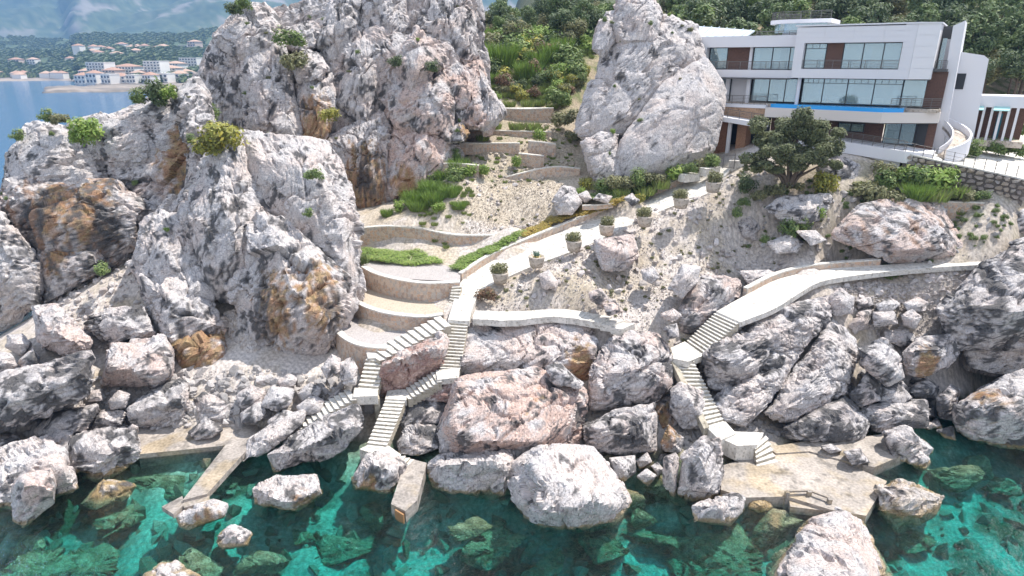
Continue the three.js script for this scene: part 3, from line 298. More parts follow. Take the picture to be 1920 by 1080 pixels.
{p:[[-50.12,15.15,-62.54],[-49.92,19.3,-64.65],[-47.88,21.52,-65.76],[-43.49,20.72,-65.36],[-40.93,18.78,-64.39],[-39.13,15.15,-62.54],[-41.23,13.11,-61.48],[-44.86,13.11,-61.48],[-47.98,13.61,-61.74],[-48.05,15.71,-61.33],[-47.91,18.95,-63.02],[-46.33,20.68,-63.91],[-42.89,20.06,-63.6],[-40.87,18.54,-62.81],[-39.44,15.71,-61.33],[-41.07,14.11,-60.49],[-43.91,14.11,-60.49],[-46.37,14.51,-60.7],[-43.34,18.08,-61.02],[-54.13,14.28,-69.09],[-53.81,17.96,-70.78],[-51.96,19.91,-71.67],[-48.12,19.21,-71.36],[-45.92,17.5,-70.57],[-44.43,14.28,-69.09],[-46.34,12.45,-68.25],[-49.55,12.45,-68.25],[-52.29,12.91,-68.46]],o:{dk:0.2,bed:15.0,pk:0.15},c:"L"},
{p:[[-44.14,20.05,-64.69],[-41.23,21.3,-65.46],[-38.34,22.88,-66.42],[-35.84,23.41,-66.74],[-34.33,20.93,-65.23],[-34.66,17.59,-63.16],[-37.39,16.48,-62.46],[-40.8,17.59,-63.16],[-42.08,20.19,-63.33],[-39.81,21.16,-63.94],[-37.55,22.39,-64.71],[-35.6,22.81,-64.96],[-34.4,20.88,-63.76],[-34.63,18.26,-62.1],[-36.77,17.39,-61.54],[-39.45,18.26,-62.1],[-37.46,20.42,-62.15],[-47.23,19.35,-71.09],[-44.64,20.46,-71.7],[-42.06,21.84,-72.47],[-39.86,22.31,-72.72],[-38.58,20.13,-71.52],[-38.96,17.17,-69.86],[-41.4,16.18,-69.3],[-44.38,17.17,-69.86]],o:{dk:0.2,bed:15.0},c:"L"},
{p:[[-39.05,22.22,-66.42],[-36.2,23.6,-67.36],[-34.56,24.13,-67.72],[-32.07,23.7,-67.43],[-29.67,20.29,-65.07],[-29.7,18.0,-63.44],[-34.9,18.25,-63.62],[-37.2,22.16,-64.95],[-34.98,23.24,-65.7],[-33.7,23.65,-65.99],[-31.75,23.32,-65.76],[-29.84,20.65,-63.87],[-29.85,18.85,-62.57],[-33.93,19.05,-62.71],[-32.26,21.79,-63.37],[-41.65,21.58,-72.71],[-39.11,22.79,-73.46],[-37.66,23.26,-73.75],[-35.5,22.89,-73.52],[-33.47,19.88,-71.63],[-33.55,17.84,-70.33],[-38.13,18.06,-70.47]],o:{dk:0.35,bed:15.0,or:[[-31.6,19.4,-62.7,1.6]]},c:"L"},
{p:[[-41.14,18.35,-63.82],[-34.73,19.4,-64.3],[-29.94,19.4,-64.3],[-30.16,15.49,-62.52],[-31.25,12.65,-61.21],[-34.91,12.4,-61.09],[-38.4,14.71,-62.16],[-39.14,18.03,-62.59],[-34.1,18.85,-62.97],[-30.34,18.85,-62.97],[-30.5,15.78,-61.55],[-31.34,13.55,-60.5],[-34.23,13.35,-60.41],[-36.98,15.17,-61.26],[-33.6,16.39,-62.07],[-42.78,17.2,-68.41],[-37.25,18.1,-68.79],[-33.14,18.1,-68.79],[-33.38,14.72,-67.37],[-34.36,12.26,-66.32],[-37.53,12.04,-66.23],[-40.49,14.05,-67.08]],o:{dk:0.3,pk:0.5,or:[[-32.4,17.9,-62.3,2.0]]},c:"L"},
{p:[[-49.64,13.35,-59.68],[-47.95,16.17,-60.61],[-43.64,14.89,-60.19],[-37.66,16.42,-60.7],[-33.25,14.12,-59.94],[-35.05,10.0,-58.58],[-38.35,7.68,-57.82],[-42.72,6.65,-57.49],[-45.4,8.46,-58.08],[-48.31,11.8,-59.18],[-47.05,13.39,-58.23],[-45.75,15.59,-58.97],[-42.37,14.59,-58.64],[-37.7,15.79,-59.04],[-34.24,13.99,-58.43],[-35.63,10.78,-57.35],[-38.2,8.97,-56.74],[-41.61,8.17,-56.47],[-43.71,9.57,-56.95],[-46.01,12.18,-57.83],[-38.84,13.09,-56.14],[-42.16,13.85,-57.05],[-53.32,11.57,-65.99],[-51.77,14.09,-66.73],[-47.98,12.95,-66.4],[-42.65,14.32,-66.8],[-38.79,12.26,-66.19],[-40.46,8.58,-65.11],[-43.43,6.5,-64.5],[-47.33,5.58,-64.23],[-49.67,7.2,-64.71],[-52.18,10.19,-65.59]],o:{dk:0.45,st:1.0,bed:5.0,or:[[-42.2,13.9,-58.1,2.0],[-39.2,13.6,-58.1,2.2],[-37.5,12.2,-57.6,1.2]],bk:[[-43.9,12.7,-57.7,1.8],[-39.7,13.4,-58.0,1.2],[-37.5,12.7,-57.7,1.2],[-38.0,9.9,-56.8,1.6]]},c:"L"},
{p:[[-50.84,14.64,-57.51],[-46.69,14.49,-57.46],[-43.97,11.65,-56.65],[-42.8,8.89,-55.87],[-43.23,5.6,-54.94],[-47.3,3.31,-54.3],[-51.5,3.56,-54.37],[-48.95,13.78,-55.99],[-45.7,13.67,-55.96],[-43.56,11.44,-55.3],[-42.63,9.28,-54.68],[-42.96,6.71,-53.94],[-46.14,4.93,-53.42],[-49.42,5.13,-53.48],[-44.51,9.0,-53.27],[-54.89,12.18,-62.78],[-51.24,12.05,-62.75],[-48.9,9.53,-62.09],[-47.93,7.08,-61.47],[-48.37,4.16,-60.73],[-52.0,2.12,-60.21],[-55.69,2.35,-60.27]],o:{dk:0.4,bed:10.0,oc:0.1},c:"L"},
{p:[[-44.59,10.82,-57.76],[-37.39,10.82,-57.76],[-37.66,8.31,-56.87],[-42.47,6.55,-56.24],[-44.5,4.79,-55.62],[-43.16,10.61,-56.56],[-37.5,10.61,-56.56],[-37.7,8.63,-55.84],[-41.47,7.25,-55.34],[-43.06,5.88,-54.85],[-40.42,9.41,-55.03],[-47.6,8.92,-62.38],[-41.36,8.92,-62.38],[-41.63,6.72,-61.66],[-45.83,5.18,-61.16],[-47.63,3.63,-60.67]],o:{dk:0.5,st:1.0,bed:5.0,or:[[-41.5,10.5,-56.3,1.4]]},c:"L"},
{p:[[-31.38,18.56,-61.65],[-28.46,19.97,-62.32],[-25.75,20.33,-62.48],[-26.15,17.05,-60.94],[-29.88,16.05,-60.46],[-31.36,13.57,-59.27],[-30.27,18.53,-60.37],[-27.99,19.63,-60.9],[-25.87,19.91,-61.04],[-26.16,17.35,-59.8],[-29.09,16.56,-59.42],[-30.24,14.61,-58.47],[-28.15,18.26,-59.8],[-33.68,17.57,-67.16],[-31.11,18.81,-67.69],[-28.75,19.12,-67.83],[-29.13,16.25,-66.59],[-32.42,15.37,-66.21],[-33.75,13.18,-65.26]],o:{dk:0.45},c:"L"},
{p:[[-32.72,23.85,-64.73],[-30.85,25.39,-66.01],[-28.63,22.84,-63.87],[-26.78,19.43,-60.88],[-28.56,18.03,-59.59],[-31.18,19.91,-61.31],[-31.36,23.46,-62.8],[-29.92,24.66,-63.83],[-28.17,22.68,-62.12],[-26.7,20.02,-59.72],[-28.08,18.92,-58.69],[-30.14,20.39,-60.06],[-28.83,21.99,-61.0],[-35.72,22.97,-71.53],[-34.01,24.33,-72.56],[-32.13,22.07,-70.85],[-30.6,19.0,-68.45],[-32.25,17.72,-67.42],[-34.52,19.43,-68.79]],o:{dk:0.5},c:"L"},
{p:[[-37.42,28.59,-83.19],[-32.93,31.49,-83.42],[-28.94,30.14,-83.31],[-24.11,30.14,-83.31],[-19.6,35.57,-83.76],[-12.1,36.81,-83.86],[-4.0,36.81,-83.86],[-2.73,27.28,-83.08],[-2.45,19.2,-82.45],[-6.54,12.11,-81.93],[-16.22,9.18,-81.72],[-21.93,12.11,-81.93],[-27.4,16.4,-82.25],[-37.34,17.81,-82.35],[-38.97,24.64,-82.87],[-33.51,27.83,-81.6],[-29.99,30.12,-81.78],[-26.84,29.05,-81.7],[-23.03,29.05,-81.7],[-19.48,33.37,-82.06],[-13.54,34.35,-82.14],[-7.13,34.35,-82.14],[-6.22,26.8,-81.51],[-6.07,20.46,-81.01],[-9.32,14.97,-80.59],[-16.86,12.72,-80.43],[-21.29,14.97,-80.59],[-25.57,18.29,-80.84],[-33.35,19.38,-80.93],[-34.69,24.72,-81.35],[-20.57,24.7,-81.07],[-37.09,27.92,-90.33],[-33.2,30.45,-90.51],[-29.71,29.27,-90.43],[-25.49,29.27,-90.43],[-21.55,34.04,-90.79],[-14.98,35.13,-90.87],[-7.88,35.13,-90.87],[-6.88,26.78,-90.24],[-6.72,19.76,-89.74],[-10.33,13.67,-89.32],[-18.69,11.17,-89.16],[-23.6,13.67,-89.32],[-28.33,17.35,-89.57],[-36.94,18.56,-89.66],[-38.41,24.47,-90.08]],o:{dk:0.35,cuts:4.0},c:"C"},
{p:[[-22.7,26.93,-78.25],[-15.95,30.61,-78.67],[-6.89,28.78,-78.46],[-3.03,21.9,-77.67],[-6.5,15.38,-76.96],[-14.16,11.34,-76.53],[-19.68,11.34,-76.53],[-23.29,18.67,-77.32],[-20.62,25.74,-76.75],[-15.3,28.66,-77.09],[-8.14,27.21,-76.92],[-5.13,21.77,-76.29],[-7.88,16.66,-75.72],[-13.88,13.51,-75.38],[-18.19,13.51,-75.38],[-21.05,19.24,-76.0],[-13.41,20.8,-75.43],[-22.71,25.62,-84.51],[-16.84,28.83,-84.85],[-8.96,27.23,-84.68],[-5.65,21.24,-84.05],[-8.68,15.6,-83.48],[-15.31,12.13,-83.14],[-20.06,12.13,-83.14],[-23.19,18.44,-83.76]],o:{dk:0.3,pk:0.4,cuts:6.0},c:"C"},
{p:[[-51.85,18.15,-66.09],[-45.08,20.4,-66.32],[-38.42,22.61,-66.55],[-32.0,23.7,-66.67],[-28.41,19.84,-66.26],[-30.45,11.78,-65.45],[-32.65,3.19,-64.64],[-43.91,1.92,-64.53],[-52.07,4.45,-64.76],[-54.5,10.58,-65.34],[-48.65,17.51,-64.64],[-43.34,19.29,-64.83],[-38.09,21.04,-65.01],[-33.03,21.9,-65.1],[-30.22,18.84,-64.78],[-31.87,12.51,-64.13],[-33.62,5.86,-63.49],[-42.36,4.88,-63.39],[-48.71,6.83,-63.58],[-50.67,11.58,-64.04],[-41.06,13.36,-63.97],[-54.49,16.37,-72.4],[-48.53,18.36,-72.59],[-42.64,20.32,-72.77],[-36.96,21.29,-72.86],[-33.84,17.87,-72.54],[-35.73,10.76,-71.89],[-37.73,3.27,-71.25],[-47.55,2.17,-71.15],[-54.66,4.37,-71.34],[-56.81,9.71,-71.8]],o:{dk:0.4,cuts:4.0},c:"L"},
{p:[[-33.32,13.81,-58.35],[-27.71,18.89,-59.47],[-19.28,20.14,-59.74],[-15.19,17.38,-59.13],[-13.85,9.66,-57.46],[-15.68,3.27,-56.13],[-23.46,-0.01,-55.46],[-29.94,1.09,-55.69],[-33.96,5.42,-56.57],[-30.65,13.4,-56.83],[-26.27,17.38,-57.72],[-19.66,18.37,-57.95],[-16.45,16.19,-57.46],[-15.42,10.15,-56.12],[-16.86,5.19,-55.06],[-22.91,2.66,-54.52],[-27.95,3.51,-54.7],[-31.1,6.86,-55.41],[-23.24,11.59,-56.18],[-34.83,11.54,-64.59],[-29.81,16.09,-65.48],[-22.29,17.21,-65.71],[-18.68,14.73,-65.22],[-17.55,7.82,-63.88],[-19.24,2.12,-62.82],[-26.17,-0.8,-62.28],[-31.91,0.18,-62.46],[-35.45,4.04,-63.17]],o:{dk:0.35,cuts:4.0},c:"L"},
{p:[[8.02,16.94,-74.34],[9.19,26.8,-76.74],[12.98,31.63,-77.94],[18.11,31.33,-77.87],[21.38,29.23,-77.34],[23.81,23.75,-75.99],[23.07,16.94,-74.34],[17.25,14.11,-73.66],[12.0,14.11,-73.66],[9.47,18.31,-73.09],[10.38,26.03,-75.02],[13.35,29.83,-75.98],[17.38,29.6,-75.92],[19.94,27.94,-75.5],[21.84,23.64,-74.42],[21.24,18.31,-73.09],[16.69,16.1,-72.55],[12.58,16.1,-72.55],[14.22,22.09,-73.75],[10.6,17.27,-81.82],[11.59,25.92,-83.75],[14.88,30.16,-84.71],[19.38,29.9,-84.65],[22.25,28.05,-84.23],[24.41,23.24,-83.15],[23.78,17.27,-81.82],[18.7,14.79,-81.28],[14.09,14.79,-81.28]],o:{dk:0.1,cuts:4.0},c:"R"}
];
const cliffOf = { L: ['cliff', 'tall grey headland cliff with rust-stained overhangs at the left'], C: ['cliff', 'central limestone crag with pink lower faces'], R: ['cliff', 'smooth pale crag standing beside the white house'] };
for (const k of ['L', 'C', 'R']) {
  const g = structure(tag(group('cliff'), cliffOf[k][1], 'cliff'));
  for (const r of CLIFFS.filter((q) => q.c === k)) mesh('rock_face', rockGeo(r.p, { e: 0.19, cl: k === 'C' ? 1.35 : k === 'L' ? 1.2 : 1.0, cs: k === 'R' ? 1.8 : 1.9, bed: k === 'C' ? 72 : k === 'R' ? 40 : 18, ...r.o }), rockMat, g);
}
// ---------- boulders ----------
const BOULDERS = [
{p:[[-38.88,8.51,-47.96],[-36.77,8.78,-48.13],[-34.65,7.16,-47.08],[-32.93,5.91,-46.24],[-33.4,5.22,-45.78],[-35.23,4.9,-45.56],[-37.21,5.41,-45.9],[-38.16,8.43,-47.41],[-36.32,8.66,-47.56],[-34.47,7.26,-46.63],[-32.96,6.17,-45.9],[-33.37,5.57,-45.49],[-34.97,5.29,-45.29],[-36.69,5.73,-45.59],[-35.44,7.2,-45.14],[-33.74,6.78,-44.58],[-41.0,6.73,-51.18],[-39.19,6.96,-51.32],[-37.42,5.56,-50.48],[-35.97,4.46,-49.81],[-36.39,3.86,-49.44],[-37.99,3.57,-49.26],[-39.67,4.02,-49.53]],o:{pk:0.5,dk:0.15},l:"large pale pointed boulder perched on the long dark grey slab at far left"},
{p:[[-39.32,4.69,-40.5],[-36.73,5.89,-41.13],[-33.66,6.58,-41.49],[-30.14,7.31,-41.87],[-29.98,4.58,-40.45],[-31.01,3.94,-40.1],[-36.21,1.99,-39.05],[-38.85,1.49,-38.78],[-38.26,4.94,-39.99],[-36.02,5.99,-40.55],[-33.35,6.58,-40.87],[-30.3,7.22,-41.2],[-30.15,4.86,-39.94],[-31.03,4.29,-39.64],[-35.55,2.6,-38.72],[-37.84,2.17,-38.48],[-33.09,5.56,-38.17],[-29.69,6.7,-39.46],[-42.47,2.26,-44.83],[-40.13,3.35,-45.34],[-37.39,3.98,-45.63],[-34.27,4.64,-45.93],[-34.21,2.16,-44.79],[-35.14,1.57,-44.52],[-39.84,-0.22,-43.68],[-42.22,-0.68,-43.46]],o:{dk:0.75,bed:20.0},l:"long dark grey slab lying slanted under the pointed boulder"},
{p:[[-32.19,5.75,-46.77],[-27.92,6.15,-47.07],[-26.91,5.26,-46.39],[-26.77,3.59,-45.09],[-27.94,2.84,-44.49],[-32.08,2.91,-44.55],[-32.21,3.72,-45.2],[-31.55,5.78,-46.19],[-27.84,6.13,-46.45],[-26.95,5.35,-45.85],[-26.82,3.9,-44.71],[-27.83,3.26,-44.18],[-31.45,3.31,-44.23],[-31.56,4.02,-44.8],[-30.34,5.12,-43.39],[-26.44,4.81,-43.13],[-26.65,5.84,-44.68],[-34.3,3.65,-50.46],[-30.59,4.0,-50.7],[-29.74,3.21,-50.16],[-29.67,1.71,-49.12],[-30.71,1.04,-48.64],[-34.32,1.1,-48.68],[-34.39,1.84,-49.2]],o:{pk:0.6,dk:0.2},l:"pink-grey block-shaped boulder below the orange-stained rock foot"},
{p:[[-35.57,7.05,-49.4],[-33.15,7.51,-49.73],[-30.65,7.63,-49.81],[-29.24,5.64,-48.41],[-32.93,4.71,-47.75],[-35.13,6.09,-48.74],[-34.95,7.13,-48.95],[-32.84,7.54,-49.24],[-30.66,7.64,-49.31],[-29.42,5.91,-48.08],[-32.64,5.1,-47.49],[-34.57,6.3,-48.36],[-31.23,6.93,-47.35],[-37.48,5.51,-52.8],[-35.39,5.91,-53.05],[-33.26,6.01,-53.12],[-32.09,4.28,-52.01],[-35.29,3.46,-51.47],[-37.14,4.67,-52.26]],o:{dk:0.6},l:"dark grey boulder wedged above the pink-grey block"},
{p:[[-30.08,1.79,-43.05],[-25.63,3.9,-44.68],[-24.81,3.39,-44.29],[-24.61,1.79,-43.05],[-25.19,0.79,-42.24],[-29.36,0.64,-42.11],[-29.39,2.06,-42.67],[-25.52,3.88,-44.11],[-24.8,3.44,-43.77],[-24.62,2.06,-42.67],[-25.12,1.19,-41.96],[-28.76,1.05,-41.84],[-28.09,2.48,-41.66],[-24.39,3.36,-42.09],[-31.77,-0.19,-46.56],[-27.86,1.68,-47.88],[-27.16,1.23,-47.56],[-27.04,-0.19,-46.56],[-27.57,-1.09,-45.92],[-31.19,-1.23,-45.82]],o:{dk:0.6,bed:15.0},l:"sharp-ridged grey boulder behind the concrete quay"},
{p:[[-24.76,2.21,-43.92],[-24.15,2.7,-44.34],[-21.08,1.92,-43.66],[-21.71,0.94,-42.79],[-24.32,0.94,-42.79],[-24.41,2.32,-43.57],[-23.87,2.75,-43.94],[-21.19,2.07,-43.34],[-21.74,1.22,-42.58],[-24.02,1.22,-42.58],[-22.96,2.6,-42.62],[-25.91,0.63,-46.44],[-25.38,1.06,-46.78],[-22.79,0.38,-46.24],[-23.35,-0.48,-45.54],[-25.57,-0.48,-45.54]],o:{dk:0.55},l:"low dark boulder beside the sharp-ridged one behind the quay"},
{p:[[-35.12,1.36,-40.86],[-34.14,2.29,-41.48],[-30.74,3.03,-41.96],[-30.47,2.62,-41.7],[-31.17,1.2,-40.75],[-34.77,0.71,-40.42],[-34.58,1.61,-40.6],[-33.73,2.42,-41.14],[-30.76,3.06,-41.57],[-30.52,2.71,-41.34],[-31.13,1.47,-40.5],[-34.28,1.04,-40.21],[-32.46,2.43,-39.89],[-36.86,-0.16,-43.54],[-36.0,0.64,-44.03],[-33.09,1.28,-44.42],[-32.86,0.93,-44.21],[-33.49,-0.31,-43.45],[-36.58,-0.73,-43.18]],o:{dk:0.55},l:"flat-topped grey boulder under the end of the long slab"},
{p:[[-32.22,1.5,-42.08],[-30.97,2.04,-42.53],[-29.28,1.94,-42.45],[-29.14,1.13,-41.76],[-31.64,0.82,-41.5],[-31.88,1.62,-41.88],[-30.78,2.09,-42.27],[-29.31,2.01,-42.2],[-29.18,1.29,-41.6],[-31.37,1.02,-41.37],[-30.18,1.99,-41.35],[-33.23,0.44,-43.82],[-32.17,0.9,-44.18],[-30.77,0.82,-44.11],[-30.66,0.12,-43.56],[-32.76,-0.14,-43.35]],o:{dk:0.35},l:"small grey boulder squeezed between flat-topped rock and quay"},
{p:[[-31.67,0.8,-38.73],[-31.33,1.73,-39.81],[-29.19,2.05,-40.17],[-27.24,1.95,-40.05],[-26.32,0.93,-38.88],[-26.24,0.58,-38.46],[-28.23,-0.52,-37.08],[-31.15,0.04,-37.8],[-30.93,1.15,-38.25],[-30.65,1.95,-39.2],[-28.79,2.23,-39.52],[-27.1,2.13,-39.41],[-26.29,1.26,-38.38],[-26.21,0.96,-38.01],[-27.94,0.01,-36.8],[-30.49,0.5,-37.43],[-29.83,2.09,-38.04],[-26.18,2.24,-37.49],[-27.68,1.67,-36.76],[-34.61,-2.11,-43.11],[-34.23,-1.23,-43.97],[-32.31,-0.92,-44.26],[-30.6,-1.02,-44.17],[-29.85,-1.99,-43.23],[-29.79,-2.33,-42.89],[-31.67,-3.41,-41.79],[-34.23,-2.85,-42.37]],o:{dk:0.5},l:"rounded speckled grey boulder at the left end of the quay"},
{p:[[-37.12,1.66,-37.16],[-33.27,2.26,-37.9],[-32.15,2.56,-38.25],[-30.61,2.04,-37.63],[-30.03,1.24,-36.63],[-28.66,0.29,-35.36],[-29.79,-0.07,-34.86],[-32.51,-0.56,-34.13],[-35.37,-0.51,-34.22],[-36.03,1.91,-36.55],[-32.7,2.42,-37.2],[-31.74,2.68,-37.51],[-30.4,2.24,-36.96],[-29.88,1.55,-36.08],[-28.67,0.74,-34.97],[-29.65,0.43,-34.53],[-32.01,0.0,-33.88],[-34.5,0.05,-33.96],[-31.1,2.66,-35.34],[-28.81,2.25,-34.77],[-40.37,-1.49,-41.33],[-36.88,-0.91,-41.91],[-35.87,-0.63,-42.2],[-34.54,-1.12,-41.7],[-34.09,-1.9,-40.9],[-32.96,-2.84,-39.89],[-34.02,-3.2,-39.49],[-36.55,-3.72,-38.9],[-39.13,-3.66,-38.97]],o:{dk:0.25,pk:0.3},l:"big pale boulder at the water behind the short cube-like rock"},
{p:[[-30.84,2.59,-33.68],[-28.74,3.02,-33.88],[-28.27,2.13,-33.48],[-28.27,0.97,-32.95],[-30.32,-0.38,-32.33],[-31.07,0.04,-32.52],[-31.08,2.13,-33.48],[-30.44,2.68,-33.32],[-28.61,3.05,-33.49],[-28.2,2.28,-33.14],[-28.19,1.27,-32.68],[-29.98,0.09,-32.13],[-30.63,0.46,-32.3],[-30.65,2.28,-33.14],[-28.99,3.2,-32.1],[-27.55,2.77,-32.17],[-33.01,0.46,-36.19],[-31.19,0.83,-36.35],[-30.81,0.05,-36.03],[-30.83,-0.97,-35.61],[-32.64,-2.18,-35.11],[-33.28,-1.8,-35.27],[-33.23,0.05,-36.03]],o:{pk:0.6,dk:0.05},l:"short cube-like pinkish rock standing in the water at far left"},
{p:[[-41.17,6.01,-47.69],[-39.72,6.17,-47.78],[-38.68,5.25,-47.23],[-39.6,4.45,-46.75],[-41.01,5.09,-47.14],[-40.86,6.03,-47.44],[-39.6,6.16,-47.52],[-38.68,5.36,-47.04],[-39.48,4.66,-46.62],[-40.72,5.22,-46.96],[-39.51,5.67,-46.52],[-42.44,5.12,-49.35],[-41.24,5.25,-49.43],[-40.38,4.48,-48.99],[-41.16,3.81,-48.6],[-42.32,4.35,-48.91]],o:{dk:0.35},l:"grey stone left of the pointed boulder, upper of three"},
{p:[[-38.7,4.82,-45.3],[-37.57,5.76,-45.8],[-36.79,5.0,-45.4],[-37.0,4.29,-45.02],[-38.36,3.84,-44.77],[-38.41,4.9,-45.09],[-37.42,5.73,-45.54],[-36.74,5.07,-45.18],[-36.92,4.44,-44.84],[-38.11,4.05,-44.63],[-37.04,5.22,-44.56],[-39.98,3.95,-47.03],[-39.03,4.74,-47.43],[-38.39,4.11,-47.11],[-38.57,3.51,-46.8],[-39.71,3.13,-46.61]],o:{dk:0.45},l:"grey stone left of the pointed boulder, right of three"},
{p:[[-41.02,6.06,-45.27],[-38.85,5.6,-45.06],[-38.19,4.71,-44.65],[-39.56,3.83,-44.24],[-40.86,4.14,-44.38],[-40.68,6.01,-45.01],[-38.78,5.6,-44.82],[-38.2,4.83,-44.46],[-39.4,4.06,-44.1],[-40.54,4.33,-44.22],[-38.77,5.28,-43.98],[-42.32,5.0,-46.9],[-40.53,4.62,-46.73],[-39.99,3.88,-46.41],[-41.14,3.14,-46.08],[-42.22,3.4,-46.19]],o:{dk:0.4},l:"grey stone left of the pointed boulder, at the frame edge"},
{p:[[-39.04,1.2,-40.47],[-36.3,1.27,-40.59],[-35.31,0.94,-39.94],[-35.61,0.56,-39.12],[-38.11,0.53,-39.04],[-38.49,1.36,-40.09],[-36.1,1.41,-40.2],[-35.23,1.13,-39.63],[-35.49,0.8,-38.91],[-37.67,0.77,-38.84],[-36.15,1.58,-39.16],[-41.1,-0.53,-42.95],[-38.77,-0.48,-43.05],[-37.95,-0.77,-42.53],[-38.25,-1.13,-41.88],[-40.39,-1.16,-41.81]],o:{dk:0.45},l:"grey boulder at the frame edge below the long slab"},
{p:[[-34.27,1.11,-39.53],[-33.02,1.82,-40.22],[-31.55,1.62,-40.03],[-31.38,0.7,-39.12],[-33.08,0.56,-38.98],[-33.86,1.28,-39.29],[-32.77,1.9,-39.89],[-31.49,1.72,-39.72],[-31.33,0.92,-38.93],[-32.82,0.8,-38.81],[-32.19,1.72,-38.94],[-35.81,-0.3,-41.72],[-34.74,0.31,-42.27],[-33.51,0.14,-42.11],[-33.39,-0.66,-41.39],[-34.83,-0.78,-41.28]],o:{dk:0.5},l:"half hidden grey boulder behind the rounded speckled one"},
{p:[[-23.85,1.22,-40.62],[-22.65,2.28,-41.37],[-21.14,1.41,-40.76],[-21.84,0.96,-40.44],[-23.18,0.83,-40.34],[-23.59,1.34,-40.45],[-22.54,2.28,-41.11],[-21.21,1.51,-40.57],[-21.82,1.12,-40.29],[-23.0,1.01,-40.21],[-22.08,2.11,-40.05],[-24.5,0.25,-42.2],[-23.49,1.15,-42.81],[-22.24,0.41,-42.31],[-22.83,0.03,-42.06],[-23.95,-0.08,-41.98]],o:{dk:0.85},l:"dark angular rock lying on the concrete quay"},
{p:[[-31.97,3.47,-42.88],[-31.11,3.59,-43.01],[-30.59,2.93,-42.26],[-31.75,2.88,-42.19],[-31.78,3.52,-42.7],[-31.03,3.62,-42.81],[-30.57,3.05,-42.15],[-31.59,3.0,-42.09],[-30.98,3.49,-42.09],[-32.82,2.7,-44.13],[-32.11,2.8,-44.23],[-31.69,2.25,-43.63],[-32.65,2.2,-43.57]],o:{dk:0.2},l:"small pale stone under the pink-grey block"},
{p:[[-30.45,2.81,-42.5],[-29.78,3.53,-42.97],[-28.71,3.29,-42.82],[-28.97,2.4,-42.24],[-30.14,2.26,-42.15],[-30.23,2.9,-42.35],[-29.65,3.53,-42.76],[-28.71,3.32,-42.62],[-28.94,2.54,-42.11],[-29.97,2.43,-42.03],[-29.13,3.22,-41.94],[-31.27,2.02,-43.9],[-30.71,2.62,-44.28],[-29.83,2.42,-44.15],[-30.06,1.68,-43.69],[-31.03,1.57,-43.62]],o:{dk:0.3},l:"pale stone between the block boulder and the flat-topped rock"},
{p:[[-20.83,0.27,-32.64],[-19.85,0.86,-33.15],[-18.7,1.11,-33.37],[-17.69,0.86,-33.15],[-17.7,0.27,-32.64],[-19.87,-0.3,-32.13],[-20.54,-0.18,-32.24],[-20.49,0.49,-32.41],[-19.64,1.0,-32.86],[-18.64,1.22,-33.04],[-17.75,1.0,-32.86],[-17.75,0.49,-32.41],[-19.65,-0.0,-31.96],[-20.24,0.1,-32.05],[-18.8,1.27,-32.11],[-21.9,-1.48,-34.84],[-21.04,-0.96,-35.25],[-20.06,-0.74,-35.42],[-19.2,-0.96,-35.25],[-19.22,-1.48,-34.84],[-21.09,-1.99,-34.43],[-21.67,-1.88,-34.52]],o:{dk:0.0,pk:0.15,or:[[-18.7,0.1,-31.9,0.8]]},l:"pale lumpy rock under the end of the left pier"},
{p:[[-17.6,0.33,-31.12],[-16.95,0.7,-31.59],[-15.48,0.37,-31.17],[-15.59,-0.12,-30.53],[-17.03,-0.24,-30.35],[-17.51,-0.03,-30.65],[-17.38,0.48,-30.89],[-16.81,0.81,-31.31],[-15.52,0.52,-30.94],[-15.62,0.09,-30.37],[-16.88,-0.02,-30.22],[-17.3,0.17,-30.48],[-16.18,0.98,-30.35],[-18.39,-1.2,-32.82],[-17.83,-0.87,-33.19],[-16.6,-1.16,-32.86],[-16.71,-1.6,-32.34],[-17.93,-1.72,-32.2],[-18.33,-1.52,-32.44]],o:{dk:0.3},l:"small grey rock standing in the water in front of the left pier"},
{p:[[-20.97,-0.61,-27.94],[-20.19,0.09,-29.22],[-19.12,0.09,-29.22],[-16.94,-0.47,-28.2],[-16.7,-0.98,-27.16],[-20.46,-0.98,-27.16],[-20.48,-0.25,-27.62],[-19.81,0.34,-28.74],[-18.89,0.34,-28.74],[-16.98,-0.14,-27.84],[-16.77,-0.57,-26.93],[-20.03,-0.57,-26.93],[-18.74,0.64,-27.62],[-22.83,-3.59,-31.03],[-22.06,-2.87,-32.05],[-21.12,-2.87,-32.05],[-19.24,-3.45,-31.24],[-19.08,-3.99,-30.4],[-22.43,-3.99,-30.4]],o:{dk:0.15},l:"white rock tip at the bottom edge of the picture"},
{p:[[-28.56,-0.63,-34.98],[-27.66,0.37,-36.44],[-25.24,0.16,-36.13],[-25.48,-0.28,-35.49],[-27.36,-0.88,-34.58],[-28.16,-0.39,-34.79],[-27.38,0.48,-36.08],[-25.26,0.29,-35.81],[-25.47,-0.09,-35.25],[-27.1,-0.61,-34.45],[-26.78,0.53,-35.15],[-29.97,-2.26,-37.26],[-29.16,-1.36,-38.43],[-27.11,-1.56,-38.19],[-27.34,-1.95,-37.68],[-28.97,-2.5,-36.95]],o:{oc:1.0},l:"ochre wet rock breaking the water below the rounded boulder"},
